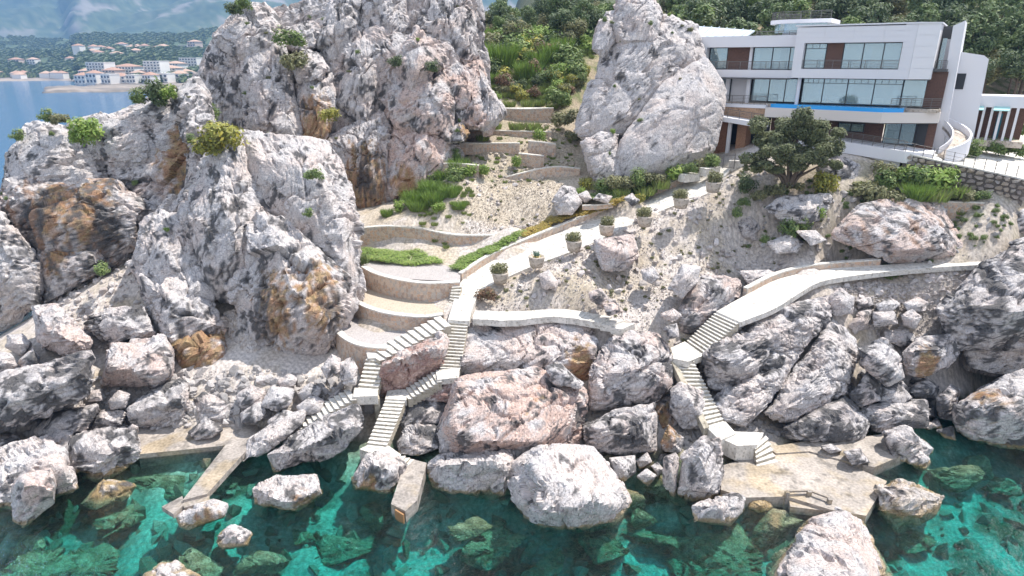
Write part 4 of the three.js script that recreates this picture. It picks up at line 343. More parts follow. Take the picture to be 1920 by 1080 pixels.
{p:[[-16.86,0.79,-34.75],[-15.34,1.46,-35.24],[-12.72,1.51,-35.28],[-12.12,0.52,-34.55],[-13.71,-0.45,-33.83],[-16.49,-0.05,-34.13],[-16.39,1.07,-34.34],[-15.07,1.65,-34.76],[-12.8,1.7,-34.8],[-12.27,0.84,-34.16],[-13.65,-0.0,-33.53],[-16.06,0.34,-33.79],[-15.28,1.56,-33.26],[-13.24,1.19,-32.96],[-12.57,1.62,-34.24],[-18.03,-1.87,-38.21],[-16.68,-1.26,-38.59],[-14.39,-1.21,-38.63],[-13.87,-2.12,-38.05],[-15.3,-3.03,-37.47],[-17.74,-2.65,-37.71]],o:{dk:0.35,or:[[-13.0,0.1,-33.4,0.8]]},l:"flat grey boulder standing alone in the water beside the middle pier"},
{p:[[-17.12,1.12,-38.03],[-15.54,2.06,-38.78],[-13.42,3.08,-39.57],[-11.01,3.97,-40.25],[-10.26,2.56,-39.17],[-11.28,1.5,-38.33],[-13.21,0.75,-37.72],[-16.56,0.08,-37.16],[-16.98,0.95,-37.89],[-16.57,1.47,-37.69],[-15.19,2.28,-38.35],[-13.35,3.16,-39.05],[-11.26,3.93,-39.65],[-10.6,2.72,-38.7],[-11.48,1.8,-37.96],[-13.16,1.15,-37.42],[-16.08,0.56,-36.93],[-16.44,1.32,-37.57],[-14.59,2.57,-36.07],[-10.7,3.88,-37.2],[-17.99,-1.1,-41.61],[-16.59,-0.25,-42.21],[-14.73,0.67,-42.85],[-12.63,1.47,-43.39],[-11.99,0.21,-42.53],[-12.88,-0.75,-41.85],[-14.59,-1.44,-41.37],[-17.54,-2.06,-40.92],[-17.87,-1.26,-41.5]],o:{dk:0.6,bed:-20.0},l:"long grey tilted slab carrying the left lower stair flight"},
{p:[[-19.35,-0.01,-38.34],[-19.26,1.23,-40.04],[-15.09,2.75,-41.94],[-15.55,1.74,-40.7],[-17.52,0.6,-39.19],[-18.97,0.34,-38.24],[-18.89,1.42,-39.74],[-15.26,2.74,-41.42],[-15.65,1.86,-40.32],[-17.37,0.87,-38.99],[-17.19,1.62,-39.09],[-20.25,-1.58,-41.29],[-20.12,-0.45,-42.65],[-16.54,0.9,-44.17],[-16.94,0.0,-43.18],[-18.66,-1.02,-41.97]],o:{dk:0.35},l:"pale sloping ledge between the left pier and the long tilted slab"},
{p:[[-10.96,0.4,-36.51],[-10.15,1.47,-37.62],[-8.16,1.53,-37.68],[-7.12,0.95,-37.09],[-7.66,0.45,-36.57],[-7.92,-0.43,-35.62],[-10.6,-0.19,-35.88],[-10.6,0.71,-36.14],[-9.9,1.64,-37.11],[-8.17,1.68,-37.16],[-7.26,1.19,-36.65],[-7.73,0.75,-36.18],[-7.95,-0.0,-35.35],[-10.29,0.2,-35.58],[-9.03,2.2,-35.41],[-7.83,1.83,-35.36],[-11.57,-2.09,-40.03],[-10.83,-1.1,-40.92],[-9.09,-1.05,-40.96],[-8.19,-1.58,-40.5],[-8.67,-2.05,-40.07],[-8.91,-2.88,-39.31],[-11.27,-2.65,-39.53]],o:{dk:0.4,or:[[-9.5,-0.0,-35.1,0.8]]},l:"rounded boulder under the foot of the middle stair"},
{p:[[-10.75,4.12,-45.36],[-10.54,4.77,-45.81],[-5.51,6.58,-47.07],[-5.1,5.92,-46.62],[-5.13,4.12,-45.36],[-8.08,2.73,-44.35],[-10.53,2.21,-43.98],[-10.31,4.38,-44.93],[-10.13,4.93,-45.33],[-5.76,6.51,-46.43],[-5.39,5.94,-46.03],[-5.41,4.38,-44.93],[-7.98,3.16,-44.04],[-10.12,2.71,-43.71],[-9.92,5.23,-43.18],[-5.29,6.47,-44.11],[-11.07,2.2,-49.3],[-10.88,2.77,-49.67],[-6.51,4.38,-50.67],[-6.15,3.8,-50.31],[-6.18,2.2,-49.3],[-8.76,0.94,-48.5],[-10.91,0.47,-48.2]],o:{pk:0.2,rd:[[-9.3,3.7,-44.2,2.2],[-6.6,4.6,-44.9,2.2]],dk:0.1},l:"reddish slab between the two stair flights"},
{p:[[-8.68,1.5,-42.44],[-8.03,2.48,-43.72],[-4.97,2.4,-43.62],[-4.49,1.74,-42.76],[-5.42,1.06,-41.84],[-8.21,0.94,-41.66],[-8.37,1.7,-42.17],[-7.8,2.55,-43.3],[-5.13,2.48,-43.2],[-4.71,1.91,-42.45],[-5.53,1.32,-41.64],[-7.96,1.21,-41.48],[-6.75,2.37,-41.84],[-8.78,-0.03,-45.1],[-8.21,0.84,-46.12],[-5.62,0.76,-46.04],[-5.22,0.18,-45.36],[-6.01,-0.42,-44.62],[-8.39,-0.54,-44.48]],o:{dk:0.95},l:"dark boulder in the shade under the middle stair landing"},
{p:[[-8.53,0.68,-40.19],[-7.7,1.53,-41.36],[-5.33,1.48,-41.29],[-4.98,0.47,-39.88],[-6.71,0.07,-39.3],[-8.24,0.18,-39.47],[-8.27,0.91,-39.85],[-7.54,1.64,-40.88],[-5.48,1.6,-40.82],[-5.17,0.73,-39.58],[-6.68,0.38,-39.06],[-8.01,0.48,-39.22],[-6.67,1.6,-39.47],[-8.83,-1.3,-43.25],[-8.1,-0.54,-44.18],[-6.07,-0.58,-44.13],[-5.78,-1.5,-43.0],[-7.28,-1.87,-42.54],[-8.59,-1.76,-42.67]],o:{dk:0.8},l:"dark boulder behind the middle pier, lower of two"},
{p:[[-7.38,3.36,-43.5],[-4.12,4.15,-43.95],[-4.43,2.36,-42.92],[-7.15,2.5,-43.01],[-7.14,3.49,-43.18],[-4.29,4.18,-43.58],[-4.56,2.61,-42.68],[-6.93,2.74,-42.75],[-5.61,3.49,-42.67],[-7.49,1.88,-46.08],[-4.72,2.57,-46.44],[-4.98,1.01,-45.62],[-7.29,1.14,-45.69]],o:{re:1.0,dk:0.3},l:"reddish rock face under the middle stair landing"},
{p:[[-4.12,6.58,-49.99],[1.82,6.86,-50.28],[6.82,6.72,-50.14],[7.43,4.7,-48.03],[6.47,2.66,-45.75],[1.73,3.12,-46.28],[-4.35,2.66,-45.75],[-4.51,3.75,-47.0],[-3.39,6.62,-49.04],[1.74,6.87,-49.29],[6.07,6.74,-49.17],[6.6,5.01,-47.32],[5.79,3.25,-45.31],[1.67,3.65,-45.78],[-3.62,3.25,-45.31],[-3.75,4.19,-46.4],[-4.01,4.87,-44.81],[1.74,5.04,-45.02],[6.55,5.64,-45.88],[-3.36,3.61,-55.67],[1.94,3.87,-55.89],[6.42,3.74,-55.78],[7.01,1.84,-54.09],[6.2,-0.13,-52.27],[1.88,0.32,-52.7],[-3.65,-0.13,-52.27],[-3.77,0.94,-53.27]],o:{pk:0.45,dk:0.2,sm:0.3,bed:8.0,or:[[5.3,3.9,-45.8,1.3]]},l:"broad flat-topped slab under the white walkway"},
{p:[[-4.35,4.48,-43.13],[-0.05,4.86,-43.47],[1.74,5.15,-43.73],[3.72,4.77,-43.39],[5.57,3.8,-42.51],[5.26,2.01,-40.82],[4.87,0.48,-39.26],[2.78,0.42,-39.21],[-5.16,0.32,-39.09],[-5.56,1.41,-40.22],[-4.63,2.71,-41.49],[-3.72,4.64,-42.24],[-0.0,4.96,-42.53],[1.55,5.2,-42.76],[3.26,4.88,-42.46],[4.86,4.05,-41.69],[4.59,2.52,-40.2],[4.27,1.2,-38.83],[2.46,1.15,-38.78],[-4.43,1.06,-38.68],[-4.77,2.0,-39.67],[-3.97,3.12,-40.79],[-3.38,5.11,-40.1],[4.11,4.57,-39.55],[-4.31,3.22,-37.27],[3.23,3.71,-37.48],[-3.88,0.86,-48.89],[0.04,1.23,-49.17],[1.66,1.5,-49.37],[3.47,1.14,-49.1],[5.17,0.21,-48.4],[4.92,-1.55,-47.04],[4.61,-3.1,-45.8],[2.67,-3.15,-45.75],[-4.71,-3.26,-45.66],[-5.05,-2.15,-46.57],[-4.17,-0.85,-47.58]],o:{pk:0.85,dk:0.3,or:[[1.5,2.6,-40.0,1.2]]},l:"large pink-stained block right below the flat-topped slab"},
{p:[[2.3,6.14,-41.6],[3.66,6.26,-41.71],[5.22,5.2,-40.79],[4.93,4.84,-40.47],[3.06,5.14,-40.73],[2.48,6.16,-41.34],[3.66,6.27,-41.43],[5.03,5.34,-40.62],[4.78,5.03,-40.34],[3.14,5.29,-40.57],[3.77,5.96,-40.49],[2.72,5.13,-43.23],[3.85,5.24,-43.32],[5.16,4.33,-42.58],[4.92,4.03,-42.33],[3.36,4.28,-42.54]],o:{dk:0.35,pk:0.3},l:"thin grey flake on the upper edge of the pink-stained block"},
{p:[[-5.77,0.89,-37.44],[-4.9,1.37,-37.97],[0.7,1.55,-38.17],[0.23,-0.3,-36.02],[-1.53,-0.63,-35.6],[-5.48,-0.18,-36.16],[-5.33,1.26,-36.77],[-4.57,1.66,-37.24],[0.27,1.81,-37.42],[-0.13,0.24,-35.53],[-1.65,-0.05,-35.15],[-5.07,0.34,-35.65],[-4.7,1.97,-35.45],[-0.69,2.43,-35.09],[-5.9,-2.87,-42.55],[-5.1,-2.39,-42.98],[-0.01,-2.22,-43.14],[-0.42,-4.07,-41.42],[-2.04,-4.42,-41.08],[-5.66,-3.95,-41.53]],o:{pk:0.25,dk:0.35},l:"low wide boulder under the large pink-stained block"},
{p:[[-0.16,1.86,-36.09],[1.61,2.6,-36.97],[4.62,2.31,-36.63],[5.52,2.55,-36.91],[6.96,1.43,-35.55],[7.81,0.31,-34.04],[6.62,-0.63,-32.65],[4.3,-0.82,-32.34],[1.33,-0.57,-32.73],[0.1,0.31,-34.04],[0.33,2.23,-35.23],[1.86,2.85,-36.01],[4.44,2.6,-35.71],[5.22,2.8,-35.96],[6.46,1.87,-34.76],[7.19,0.92,-33.43],[6.17,0.12,-32.21],[4.16,-0.05,-31.93],[1.6,0.17,-32.28],[0.53,0.92,-33.43],[1.61,3.97,-32.89],[1.71,2.44,-30.88],[4.9,2.84,-30.38],[3.93,3.28,-33.31],[0.78,-2.65,-41.92],[2.43,-1.9,-42.63],[5.22,-2.19,-42.35],[6.06,-1.95,-42.58],[7.43,-3.1,-41.49],[8.29,-4.32,-40.28],[7.22,-5.39,-39.17],[5.0,-5.62,-38.92],[2.17,-5.32,-39.24],[1.0,-4.32,-40.28]],o:{dk:0.05,pk:0.25},l:"huge cream-white boulder overhanging the water in the middle"},
{p:[[6.95,5.82,-46.11],[9.34,6.63,-46.87],[11.64,6.49,-46.75],[12.82,5.04,-45.35],[12.59,3.54,-43.83],[11.06,2.42,-42.62],[5.84,2.07,-42.24],[6.12,4.44,-44.75],[7.17,5.94,-45.36],[9.24,6.63,-46.03],[11.24,6.51,-45.91],[12.26,5.27,-44.68],[12.06,3.98,-43.34],[10.73,3.0,-42.28],[6.18,2.7,-41.95],[6.44,4.75,-44.15],[7.08,5.59,-42.47],[9.33,5.84,-41.97],[10.87,6.21,-43.89],[8.33,3.11,-51.07],[10.43,3.85,-51.68],[12.48,3.73,-51.58],[13.57,2.39,-50.46],[13.41,0.97,-49.24],[12.07,-0.11,-48.28],[7.37,-0.45,-47.97],[7.59,1.82,-49.98]],o:{pk:0.5,dk:0.45},l:"big boulder with a dark lower side left of the right staircase"},
{p:[[4.97,2.13,-40.34],[7.62,3.02,-41.06],[10.59,3.45,-41.41],[10.87,2.71,-40.81],[10.46,0.64,-39.09],[7.07,0.36,-38.84],[5.18,0.94,-39.34],[5.29,2.37,-39.86],[7.59,3.14,-40.5],[10.17,3.52,-40.81],[10.42,2.87,-40.28],[10.06,1.09,-38.76],[7.11,0.84,-38.54],[5.47,1.34,-38.98],[6.29,2.85,-38.53],[8.85,3.11,-38.45],[6.14,-0.35,-44.21],[8.45,0.46,-44.79],[11.04,0.86,-45.07],[11.31,0.18,-44.59],[10.99,-1.72,-43.21],[8.0,-1.98,-43.01],[6.34,-1.44,-43.41]],o:{dk:0.7},l:"dark speckled boulder below the big one with the dark side"},
{p:[[6.71,1.01,-37.9],[8.55,1.11,-38.01],[8.5,0.32,-37.03],[7.64,-0.11,-36.47],[6.91,0.25,-36.94],[6.79,1.09,-37.62],[8.4,1.17,-37.72],[8.36,0.49,-36.86],[7.6,0.11,-36.37],[6.96,0.43,-36.78],[7.49,1.14,-36.63],[7.22,-0.29,-39.51],[8.76,-0.21,-39.61],[8.73,-0.89,-38.82],[8.01,-1.27,-38.37],[7.39,-0.95,-38.75]],o:{dk:0.15},l:"small pale block right of the cream-white boulder"},
{p:[[8.63,0.53,-38.24],[9.54,1.09,-38.55],[9.89,0.36,-38.15],[8.95,-0.03,-37.93],[8.67,0.61,-38.12],[9.47,1.09,-38.39],[9.78,0.46,-38.04],[8.96,0.12,-37.85],[9.11,0.91,-37.68],[8.99,-0.2,-39.28],[9.74,0.26,-39.53],[10.03,-0.34,-39.21],[9.26,-0.66,-39.03]],o:{dk:0.1},l:"round pale stone in the cleft, uppermost of three"},
{p:[[8.36,0.39,-36.53],[9.13,0.92,-36.84],[9.89,0.45,-36.57],[9.15,-0.13,-36.23],[8.42,0.48,-36.42],[9.1,0.94,-36.69],[9.76,0.53,-36.45],[9.12,0.02,-36.14],[8.97,0.86,-36.01],[8.76,-0.37,-37.58],[9.39,0.07,-37.83],[10.01,-0.31,-37.61],[9.41,-0.8,-37.33]],o:{dk:0.05},l:"round pale stone in the cleft, lowest of three"},
{p:[[9.5,0.68,-37.41],[10.05,0.88,-37.56],[10.46,0.48,-37.25],[9.97,0.07,-36.94],[9.53,0.74,-37.27],[10.01,0.92,-37.41],[10.37,0.57,-37.14],[9.94,0.21,-36.87],[9.85,0.8,-36.8],[9.87,-0.09,-38.43],[10.31,0.08,-38.55],[10.66,-0.26,-38.3],[10.26,-0.59,-38.06]],o:{dk:0.1},l:"round pale stone in the cleft, rightmost of three"},
{p:[[10.4,1.45,-39.02],[11.15,2.58,-39.8],[12.3,1.76,-39.23],[11.94,0.8,-38.56],[10.63,0.9,-38.63],[10.45,1.59,-38.82],[11.11,2.57,-39.51],[12.11,1.86,-39.01],[11.8,1.02,-38.42],[10.65,1.1,-38.48],[11.03,2.25,-38.33],[11.05,0.32,-40.76],[11.67,1.28,-41.39],[12.63,0.59,-40.94],[12.34,-0.23,-40.4],[11.24,-0.15,-40.45]],o:{dk:0.6,or:[[10.9,2.1,-39.1,0.8]]},l:"small dark brown boulder between two grey ones below the right stair"},
{p:[[11.73,3.86,-42.55],[12.63,4.38,-42.88],[14.39,3.72,-42.47],[14.59,1.37,-40.93],[12.6,1.21,-40.82],[11.51,2.4,-41.61],[11.79,3.9,-42.17],[12.57,4.35,-42.46],[14.11,3.78,-42.1],[14.29,1.73,-40.75],[12.54,1.59,-40.65],[11.59,2.63,-41.34],[12.67,3.92,-40.7],[12.7,2.21,-45.03],[13.46,2.66,-45.29],[14.96,2.09,-44.96],[15.17,0.05,-43.73],[13.47,-0.1,-43.64],[12.53,0.95,-44.27]],o:{dk:0.5},l:"grey boulder hugging the left side of the right stair"},
{p:[[11.01,2.28,-36.05],[12.56,3.55,-36.7],[13.87,3.48,-36.67],[14.01,1.22,-35.5],[13.43,-0.2,-34.75],[11.51,-0.41,-34.64],[10.81,-0.04,-34.84],[11.08,2.42,-35.65],[12.43,3.51,-36.22],[13.56,3.46,-36.19],[13.69,1.5,-35.16],[13.18,0.26,-34.5],[11.51,0.08,-34.41],[10.9,0.4,-34.58],[11.84,3.49,-34.71],[12.44,2.06,-33.92],[12.26,-0.0,-39.01],[13.58,1.12,-39.52],[14.72,1.06,-39.5],[14.87,-0.95,-38.56],[14.39,-2.22,-37.97],[12.73,-2.42,-37.88],[12.11,-2.09,-38.03]],o:{dk:0.45},l:"tall grey boulder standing left of the concrete platform"},
{p:[[9.92,2.35,-35.94],[10.79,2.73,-36.07],[11.11,2.01,-35.82],[10.68,-0.21,-35.04],[9.92,0.61,-35.33],[9.94,2.36,-35.75],[10.7,2.69,-35.86],[10.99,2.06,-35.64],[10.61,0.12,-34.96],[9.94,0.84,-35.21],[10.26,2.1,-34.97],[10.42,1.22,-37.28],[11.14,1.54,-37.38],[11.42,0.93,-37.18],[11.07,-0.93,-36.56],[10.43,-0.24,-36.79]],o:{dk:0.25},l:"slim upright stone left of the tall grey boulder"},
{p:[[11.14,0.63,-33.43],[13.85,1.22,-34.02],[14.81,0.96,-33.76],[14.57,0.35,-33.15],[13.53,-0.3,-32.47],[11.23,-0.19,-32.59],[11.29,0.81,-33.15],[13.67,1.32,-33.66],[14.5,1.09,-33.44],[14.29,0.57,-32.9],[13.38,-0.0,-32.3],[11.37,0.1,-32.41],[12.5,1.52,-32.29],[12.33,-1.2,-35.66],[14.64,-0.67,-36.12],[15.46,-0.91,-35.92],[15.27,-1.45,-35.43],[14.4,-2.04,-34.89],[12.42,-1.94,-34.98]],o:{dk:0.45},l:"low grey boulder in the water at the platform corner"},
{p:[[15.43,0.1,-34.63],[16.73,0.19,-34.79],[16.8,-0.2,-34.09],[15.89,-0.37,-33.76],[15.14,-0.25,-33.99],[15.43,0.19,-34.44],[16.57,0.27,-34.58],[16.63,-0.07,-33.96],[15.83,-0.21,-33.67],[15.18,-0.11,-33.87],[15.82,0.31,-33.81],[16.13,-0.96,-35.86],[17.2,-0.88,-35.99],[17.27,-1.22,-35.42],[16.52,-1.37,-35.17],[15.9,-1.26,-35.35]],o:{oc:1.0},l:"ochre wet stone at the front edge of the platform"},
{p:[[14.51,4.34,-45.58],[16.83,6.08,-47.97],[18.45,6.56,-48.57],[21.9,7.67,-49.95],[26.82,8.38,-50.8],[26.75,7.17,-49.34],[22.37,4.45,-45.74],[16.84,3.04,-43.59],[14.82,3.16,-43.79],[14.91,4.82,-45.08],[16.94,6.32,-47.18],[18.36,6.73,-47.72],[21.35,7.68,-48.93],[25.6,8.29,-49.68],[25.54,7.25,-48.39],[21.74,4.92,-45.22],[16.92,3.69,-43.33],[15.16,3.8,-43.51],[14.62,5.86,-42.79],[22.59,7.77,-46.44],[18.5,6.62,-43.97],[17.63,1.6,-52.0],[19.66,3.3,-53.91],[21.1,3.75,-54.4],[24.14,4.79,-55.5],[28.48,5.45,-56.18],[28.5,4.32,-55.02],[24.77,1.71,-52.13],[19.83,0.27,-50.41],[17.96,0.4,-50.58]],o:{dk:0.55,bed:-35.0,cr:1.0},l:"broad grey slab sloping down below the right terrace path"},
{p:[[15.16,2.69,-43.0],[17.08,3.52,-44.43],[20.84,4.54,-46.04],[22.5,4.54,-46.04],[19.63,2.53,-42.7],[17.12,1.6,-40.89],[15.45,1.81,-41.31],[15.37,2.98,-42.61],[17.04,3.7,-43.87],[20.32,4.56,-45.28],[21.76,4.56,-45.28],[19.25,2.84,-42.35],[17.06,2.03,-40.75],[15.61,2.21,-41.12],[17.31,4.09,-41.97],[17.2,0.54,-47.01],[18.84,1.32,-48.16],[22.06,2.24,-49.44],[23.49,2.24,-49.44],[21.12,0.39,-46.77],[18.98,-0.52,-45.32],[17.5,-0.32,-45.66]],o:{dk:0.3,bed:-35.0,cr:1.0},l:"middle-sized pale slab beneath the broad grey slab"},
{p:[[19.04,1.79,-42.38],[21.66,3.47,-44.94],[26.66,6.88,-49.35],[28.04,5.43,-47.58],[27.94,4.41,-46.24],[26.02,2.77,-43.91],[21.0,1.35,-41.63],[19.44,1.35,-41.63],[19.35,2.26,-42.15],[21.66,3.71,-44.41],[26.03,6.63,-48.29],[27.21,5.4,-46.73],[27.12,4.52,-45.55],[25.45,3.11,-43.51],[21.06,1.87,-41.5],[19.69,1.87,-41.5],[21.18,3.8,-41.69],[25.3,5.99,-45.34],[21.97,-0.45,-47.19],[24.2,1.15,-49.24],[28.4,4.23,-52.77],[29.66,2.95,-51.35],[29.64,2.02,-50.28],[28.08,0.5,-48.42],[23.74,-0.89,-46.59],[22.35,-0.89,-46.59]],o:{dk:0.25,bed:-35.0,cr:1.0,pk:0.25},l:"long cracked slab leaning up toward the rubble slope"},
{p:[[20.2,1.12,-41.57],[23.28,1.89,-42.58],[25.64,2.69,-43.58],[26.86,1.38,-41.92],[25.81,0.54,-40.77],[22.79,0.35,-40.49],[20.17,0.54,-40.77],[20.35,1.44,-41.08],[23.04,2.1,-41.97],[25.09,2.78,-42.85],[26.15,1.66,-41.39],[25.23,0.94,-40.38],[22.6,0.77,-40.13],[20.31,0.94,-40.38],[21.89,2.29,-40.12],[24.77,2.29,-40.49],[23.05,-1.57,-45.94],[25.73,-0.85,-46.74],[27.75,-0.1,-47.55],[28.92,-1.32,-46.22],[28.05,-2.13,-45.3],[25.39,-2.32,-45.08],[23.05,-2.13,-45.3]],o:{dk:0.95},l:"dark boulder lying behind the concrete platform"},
{p:[[26.29,6.33,-44.59],[28.52,6.9,-44.95],[29.73,5.79,-44.25],[29.81,4.29,-43.27],[28.18,3.71,-42.89],[26.4,5.06,-43.77],[26.31,6.37,-44.16],[28.25,6.87,-44.48],[29.31,5.91,-43.86],[29.38,4.6,-43.01],[27.95,4.09,-42.67],[26.4,5.27,-43.44],[27.09,6.18,-42.59],[28.49,4.7,-47.51],[30.38,5.19,-47.8],[31.44,4.24,-47.23],[31.55,2.92,-46.46],[30.17,2.41,-46.15],[28.61,3.59,-46.85]],o:{dk:0.6,pk:0.3},l:"half dark boulder right of the long cracked slab"},
{p:[[25.76,2.6,-43.57],[27.86,4.26,-45.03],[28.87,3.86,-44.68],[28.36,2.38,-43.37],[26.59,1.94,-42.97],[25.79,2.82,-43.31],[27.63,4.26,-44.59],[28.51,3.91,-44.29],[28.06,2.62,-43.13],[26.51,2.24,-42.78],[26.66,3.67,-42.75],[27.66,1.23,-46.25],[29.41,2.67,-47.42],[30.27,2.32,-47.14],[29.87,1.03,-46.09],[28.38,0.65,-45.77]],o:{dk:0.55,pk:0.3},l:"wedge-shaped grey boulder above the dark one behind the platform"},
{p:[[26.54,1.7,-43.24],[28.9,2.09,-43.99],[32.19,2.04,-43.9],[31.2,1.01,-41.77],[27.12,0.85,-41.42],[26.61,1.92,-42.79],[28.68,2.25,-43.46],[31.54,2.21,-43.38],[30.67,1.32,-41.5],[27.11,1.18,-41.19],[28.07,2.31,-41.56],[29.26,-0.38,-46.64],[31.27,-0.02,-47.25],[34.1,-0.06,-47.18],[33.36,-1.04,-45.47],[29.83,-1.19,-45.19]],o:{dk:0.85},l:"low dark boulder right of the wedge-shaped one"},
{p:[[13.75,-1.93,-27.27],[14.63,-0.97,-29.16],[15.8,-0.16,-30.49],[18.02,0.9,-32.01],[19.94,1.21,-32.42],[20.93,0.9,-32.01],[21.64,-0.07,-30.62],[22.15,-1.43,-28.32],[21.65,-1.93,-27.27],[13.92,-0.95,-26.8],[14.71,-0.16,-28.45],[15.73,0.51,-29.62],[17.66,1.38,-30.96],[19.3,1.63,-31.33],[20.14,1.38,-30.96],[20.73,0.59,-29.74],[21.15,-0.53,-27.72],[20.72,-0.95,-26.8],[14.33,1.51,-26.72],[17.79,1.86,-28.81],[17.37,2.51,-25.84],[14.28,2.14,-24.83],[18.4,-8.86,-34.77],[19.11,-7.5,-36.28],[20.15,-6.47,-37.34],[22.18,-5.22,-38.55],[24.0,-4.86,-38.89],[25.0,-5.22,-38.55],[25.86,-6.36,-37.45],[26.72,-8.12,-35.61],[26.4,-8.86,-34.77]],o:{dk:0.15,pk:0.5},l:"large grey and pink boulder at the bottom edge of the picture"},
{p:[[22.72,1.65,-37.7],[24.0,1.86,-37.84],[24.58,0.98,-37.26],[23.3,0.76,-37.12],[22.75,1.69,-37.54],[23.87,1.88,-37.67],[24.38,1.11,-37.16],[23.26,0.92,-37.03],[23.31,1.6,-36.99],[23.59,0.82,-38.79],[24.65,1.0,-38.9],[25.13,0.26,-38.44],[24.08,0.08,-38.32]],o:{dk:0.6},l:"small dark rock resting on the concrete platform"},
{p:[[21.85,1.13,-38.98],[22.68,1.29,-39.15],[23.42,0.94,-38.78],[22.44,0.81,-38.64],[21.89,1.18,-38.88],[22.62,1.32,-39.03],[23.27,1.02,-38.7],[22.41,0.9,-38.58],[22.41,1.24,-38.55],[22.44,0.59,-39.75],[23.12,0.72,-39.88],[23.73,0.44,-39.59],[22.93,0.33,-39.47]],o:{dk:0.6},l:"smallest dark rock on the upper apron behind the platform"},
{p:[[35.11,7.55,-49.2],[37.97,10.16,-50.4],[40.17,11.71,-51.1],[43.01,12.97,-51.67],[46.02,13.4,-51.86],[45.29,4.47,-47.78],[39.31,5.33,-48.18],[36.62,4.39,-47.74],[35.48,6.27,-48.61],[35.11,7.97,-48.45],[37.59,10.23,-49.51],[39.51,11.56,-50.12],[41.97,12.65,-50.62],[44.58,13.02,-50.79],[43.9,5.32,-47.2],[38.73,6.06,-47.55],[36.39,5.25,-47.17],[35.42,6.87,-47.93],[35.07,8.2,-46.49],[37.66,9.34,-45.86],[40.16,9.71,-46.04],[41.16,5.01,-56.25],[43.67,7.44,-57.2],[45.61,8.87,-57.76],[48.14,10.03,-58.22],[50.85,10.42,-58.37],[50.61,2.12,-55.11],[45.09,2.93,-55.43],[42.66,2.05,-55.08],[41.55,3.81,-55.78]],o:{dk:0.7,pk:0.2},l:"huge dark-streaked overhanging boulder at the right edge"},
{p:[[37.57,4.43,-48.76],[40.23,5.66,-49.38],[46.12,4.84,-48.97],[45.72,1.59,-47.32],[39.86,2.2,-47.63],[37.64,2.8,-47.94],[37.62,4.56,-48.21],[39.93,5.63,-48.76],[45.06,4.91,-48.39],[44.71,2.1,-46.94],[39.6,2.62,-47.22],[37.67,3.15,-47.49],[41.7,3.69,-48.2],[41.72,2.23,-53.03],[44.0,3.32,-53.52],[49.15,2.59,-53.19],[48.92,-0.3,-51.88],[43.78,0.24,-52.12],[41.83,0.78,-52.37]],o:{dk:0.25,oc:0.35},l:"tan hollow rock under the dark-streaked overhang"},
{p:[[33.53,2.29,-42.94],[35.68,3.22,-43.66],[39.71,4.4,-44.57],[42.74,4.57,-44.69],[40.9,-0.6,-40.57],[34.22,0.04,-41.11],[33.21,0.75,-41.71],[33.49,2.61,-42.32],[35.36,3.4,-42.95],[38.87,4.42,-43.75],[41.49,4.57,-43.86],[39.87,0.11,-40.24],[34.06,0.66,-40.71],[33.19,1.28,-41.23],[32.87,3.22,-40.78],[35.87,3.71,-40.31],[38.42,-0.77,-48.12],[40.29,0.1,-48.7],[43.82,1.19,-49.42],[46.51,1.35,-49.53],[45.28,-3.54,-46.23],[39.18,-2.92,-46.66],[38.22,-2.23,-47.14]],o:{dk:0.45,or:[[35.5,2.7,-42.1,1.0]]},l:"smooth grey boulder in the water at the right edge"},
{p:[[31.52,4.69,-47.03],[33.0,5.7,-47.93],[36.17,5.91,-48.11],[36.32,4.69,-47.03],[35.1,3.65,-46.07],[32.62,3.09,-45.54],[31.33,3.29,-45.72],[31.52,4.85,-46.6],[32.81,5.72,-47.39],[35.57,5.91,-47.55],[35.71,4.85,-46.6],[34.63,3.94,-45.75],[32.46,3.45,-45.29],[31.34,3.63,-45.45],[31.73,5.5,-45.88],[33.9,5.6,-45.68],[34.33,2.98,-50.46],[35.57,3.87,-51.18],[38.27,4.05,-51.33],[38.46,2.98,-50.46],[37.45,2.05,-49.69],[35.33,1.55,-49.27],[34.21,1.73,-49.41]],o:{dk:0.6,or:[[33.0,4.0,-45.6,1.0]]},l:"brown and dark boulder above the narrow water inlet"},
{p:[[26.54,1.88,-39.78],[28.4,2.24,-40.01],[30.19,0.87,-39.16],[29.32,-0.41,-38.36],[26.98,0.32,-38.82],[26.48,2.02,-39.32],[28.1,2.33,-39.51],[29.66,1.15,-38.77],[28.89,0.04,-38.06],[26.85,0.67,-38.47],[27.41,1.95,-38.26],[29.25,-0.53,-43.15],[30.86,-0.2,-43.33],[32.46,-1.43,-42.65],[31.74,-2.59,-42.01],[29.68,-1.92,-42.38]],o:{dk:0.55,pk:0.2},l:"grey boulder at the right end of the platform by the inlet"},
{p:[[31.68,1.9,-45.81],[33.71,2.66,-46.73],[34.73,2.14,-46.1],[33.79,1.4,-45.18],[31.91,1.58,-45.4],[31.68,2.04,-45.56],[33.47,2.7,-46.37],[34.36,2.25,-45.82],[33.53,1.6,-45.01],[31.88,1.76,-45.21],[32.65,2.46,-45.13],[33.49,0.71,-47.99],[35.17,1.36,-48.73],[36.04,0.92,-48.23],[35.28,0.28,-47.49],[33.69,0.43,-47.67]],o:{dk:0.85},l:"dark stone in the inlet cleft, highest"},
{p:[[33.1,2.0,-44.18],[34.39,3.14,-44.85],[35.31,2.7,-44.59],[34.33,0.57,-43.31],[33.04,0.78,-43.44],[33.03,2.12,-43.91],[34.16,3.11,-44.51],[34.96,2.73,-44.28],[34.1,0.87,-43.15],[32.97,1.05,-43.26],[33.44,2.43,-43.33],[34.93,0.74,-46.33],[35.99,1.7,-46.87],[36.77,1.32,-46.66],[35.99,-0.49,-45.63],[34.9,-0.31,-45.74]],o:{dk:0.8},l:"dark upright stone in the inlet cleft"},
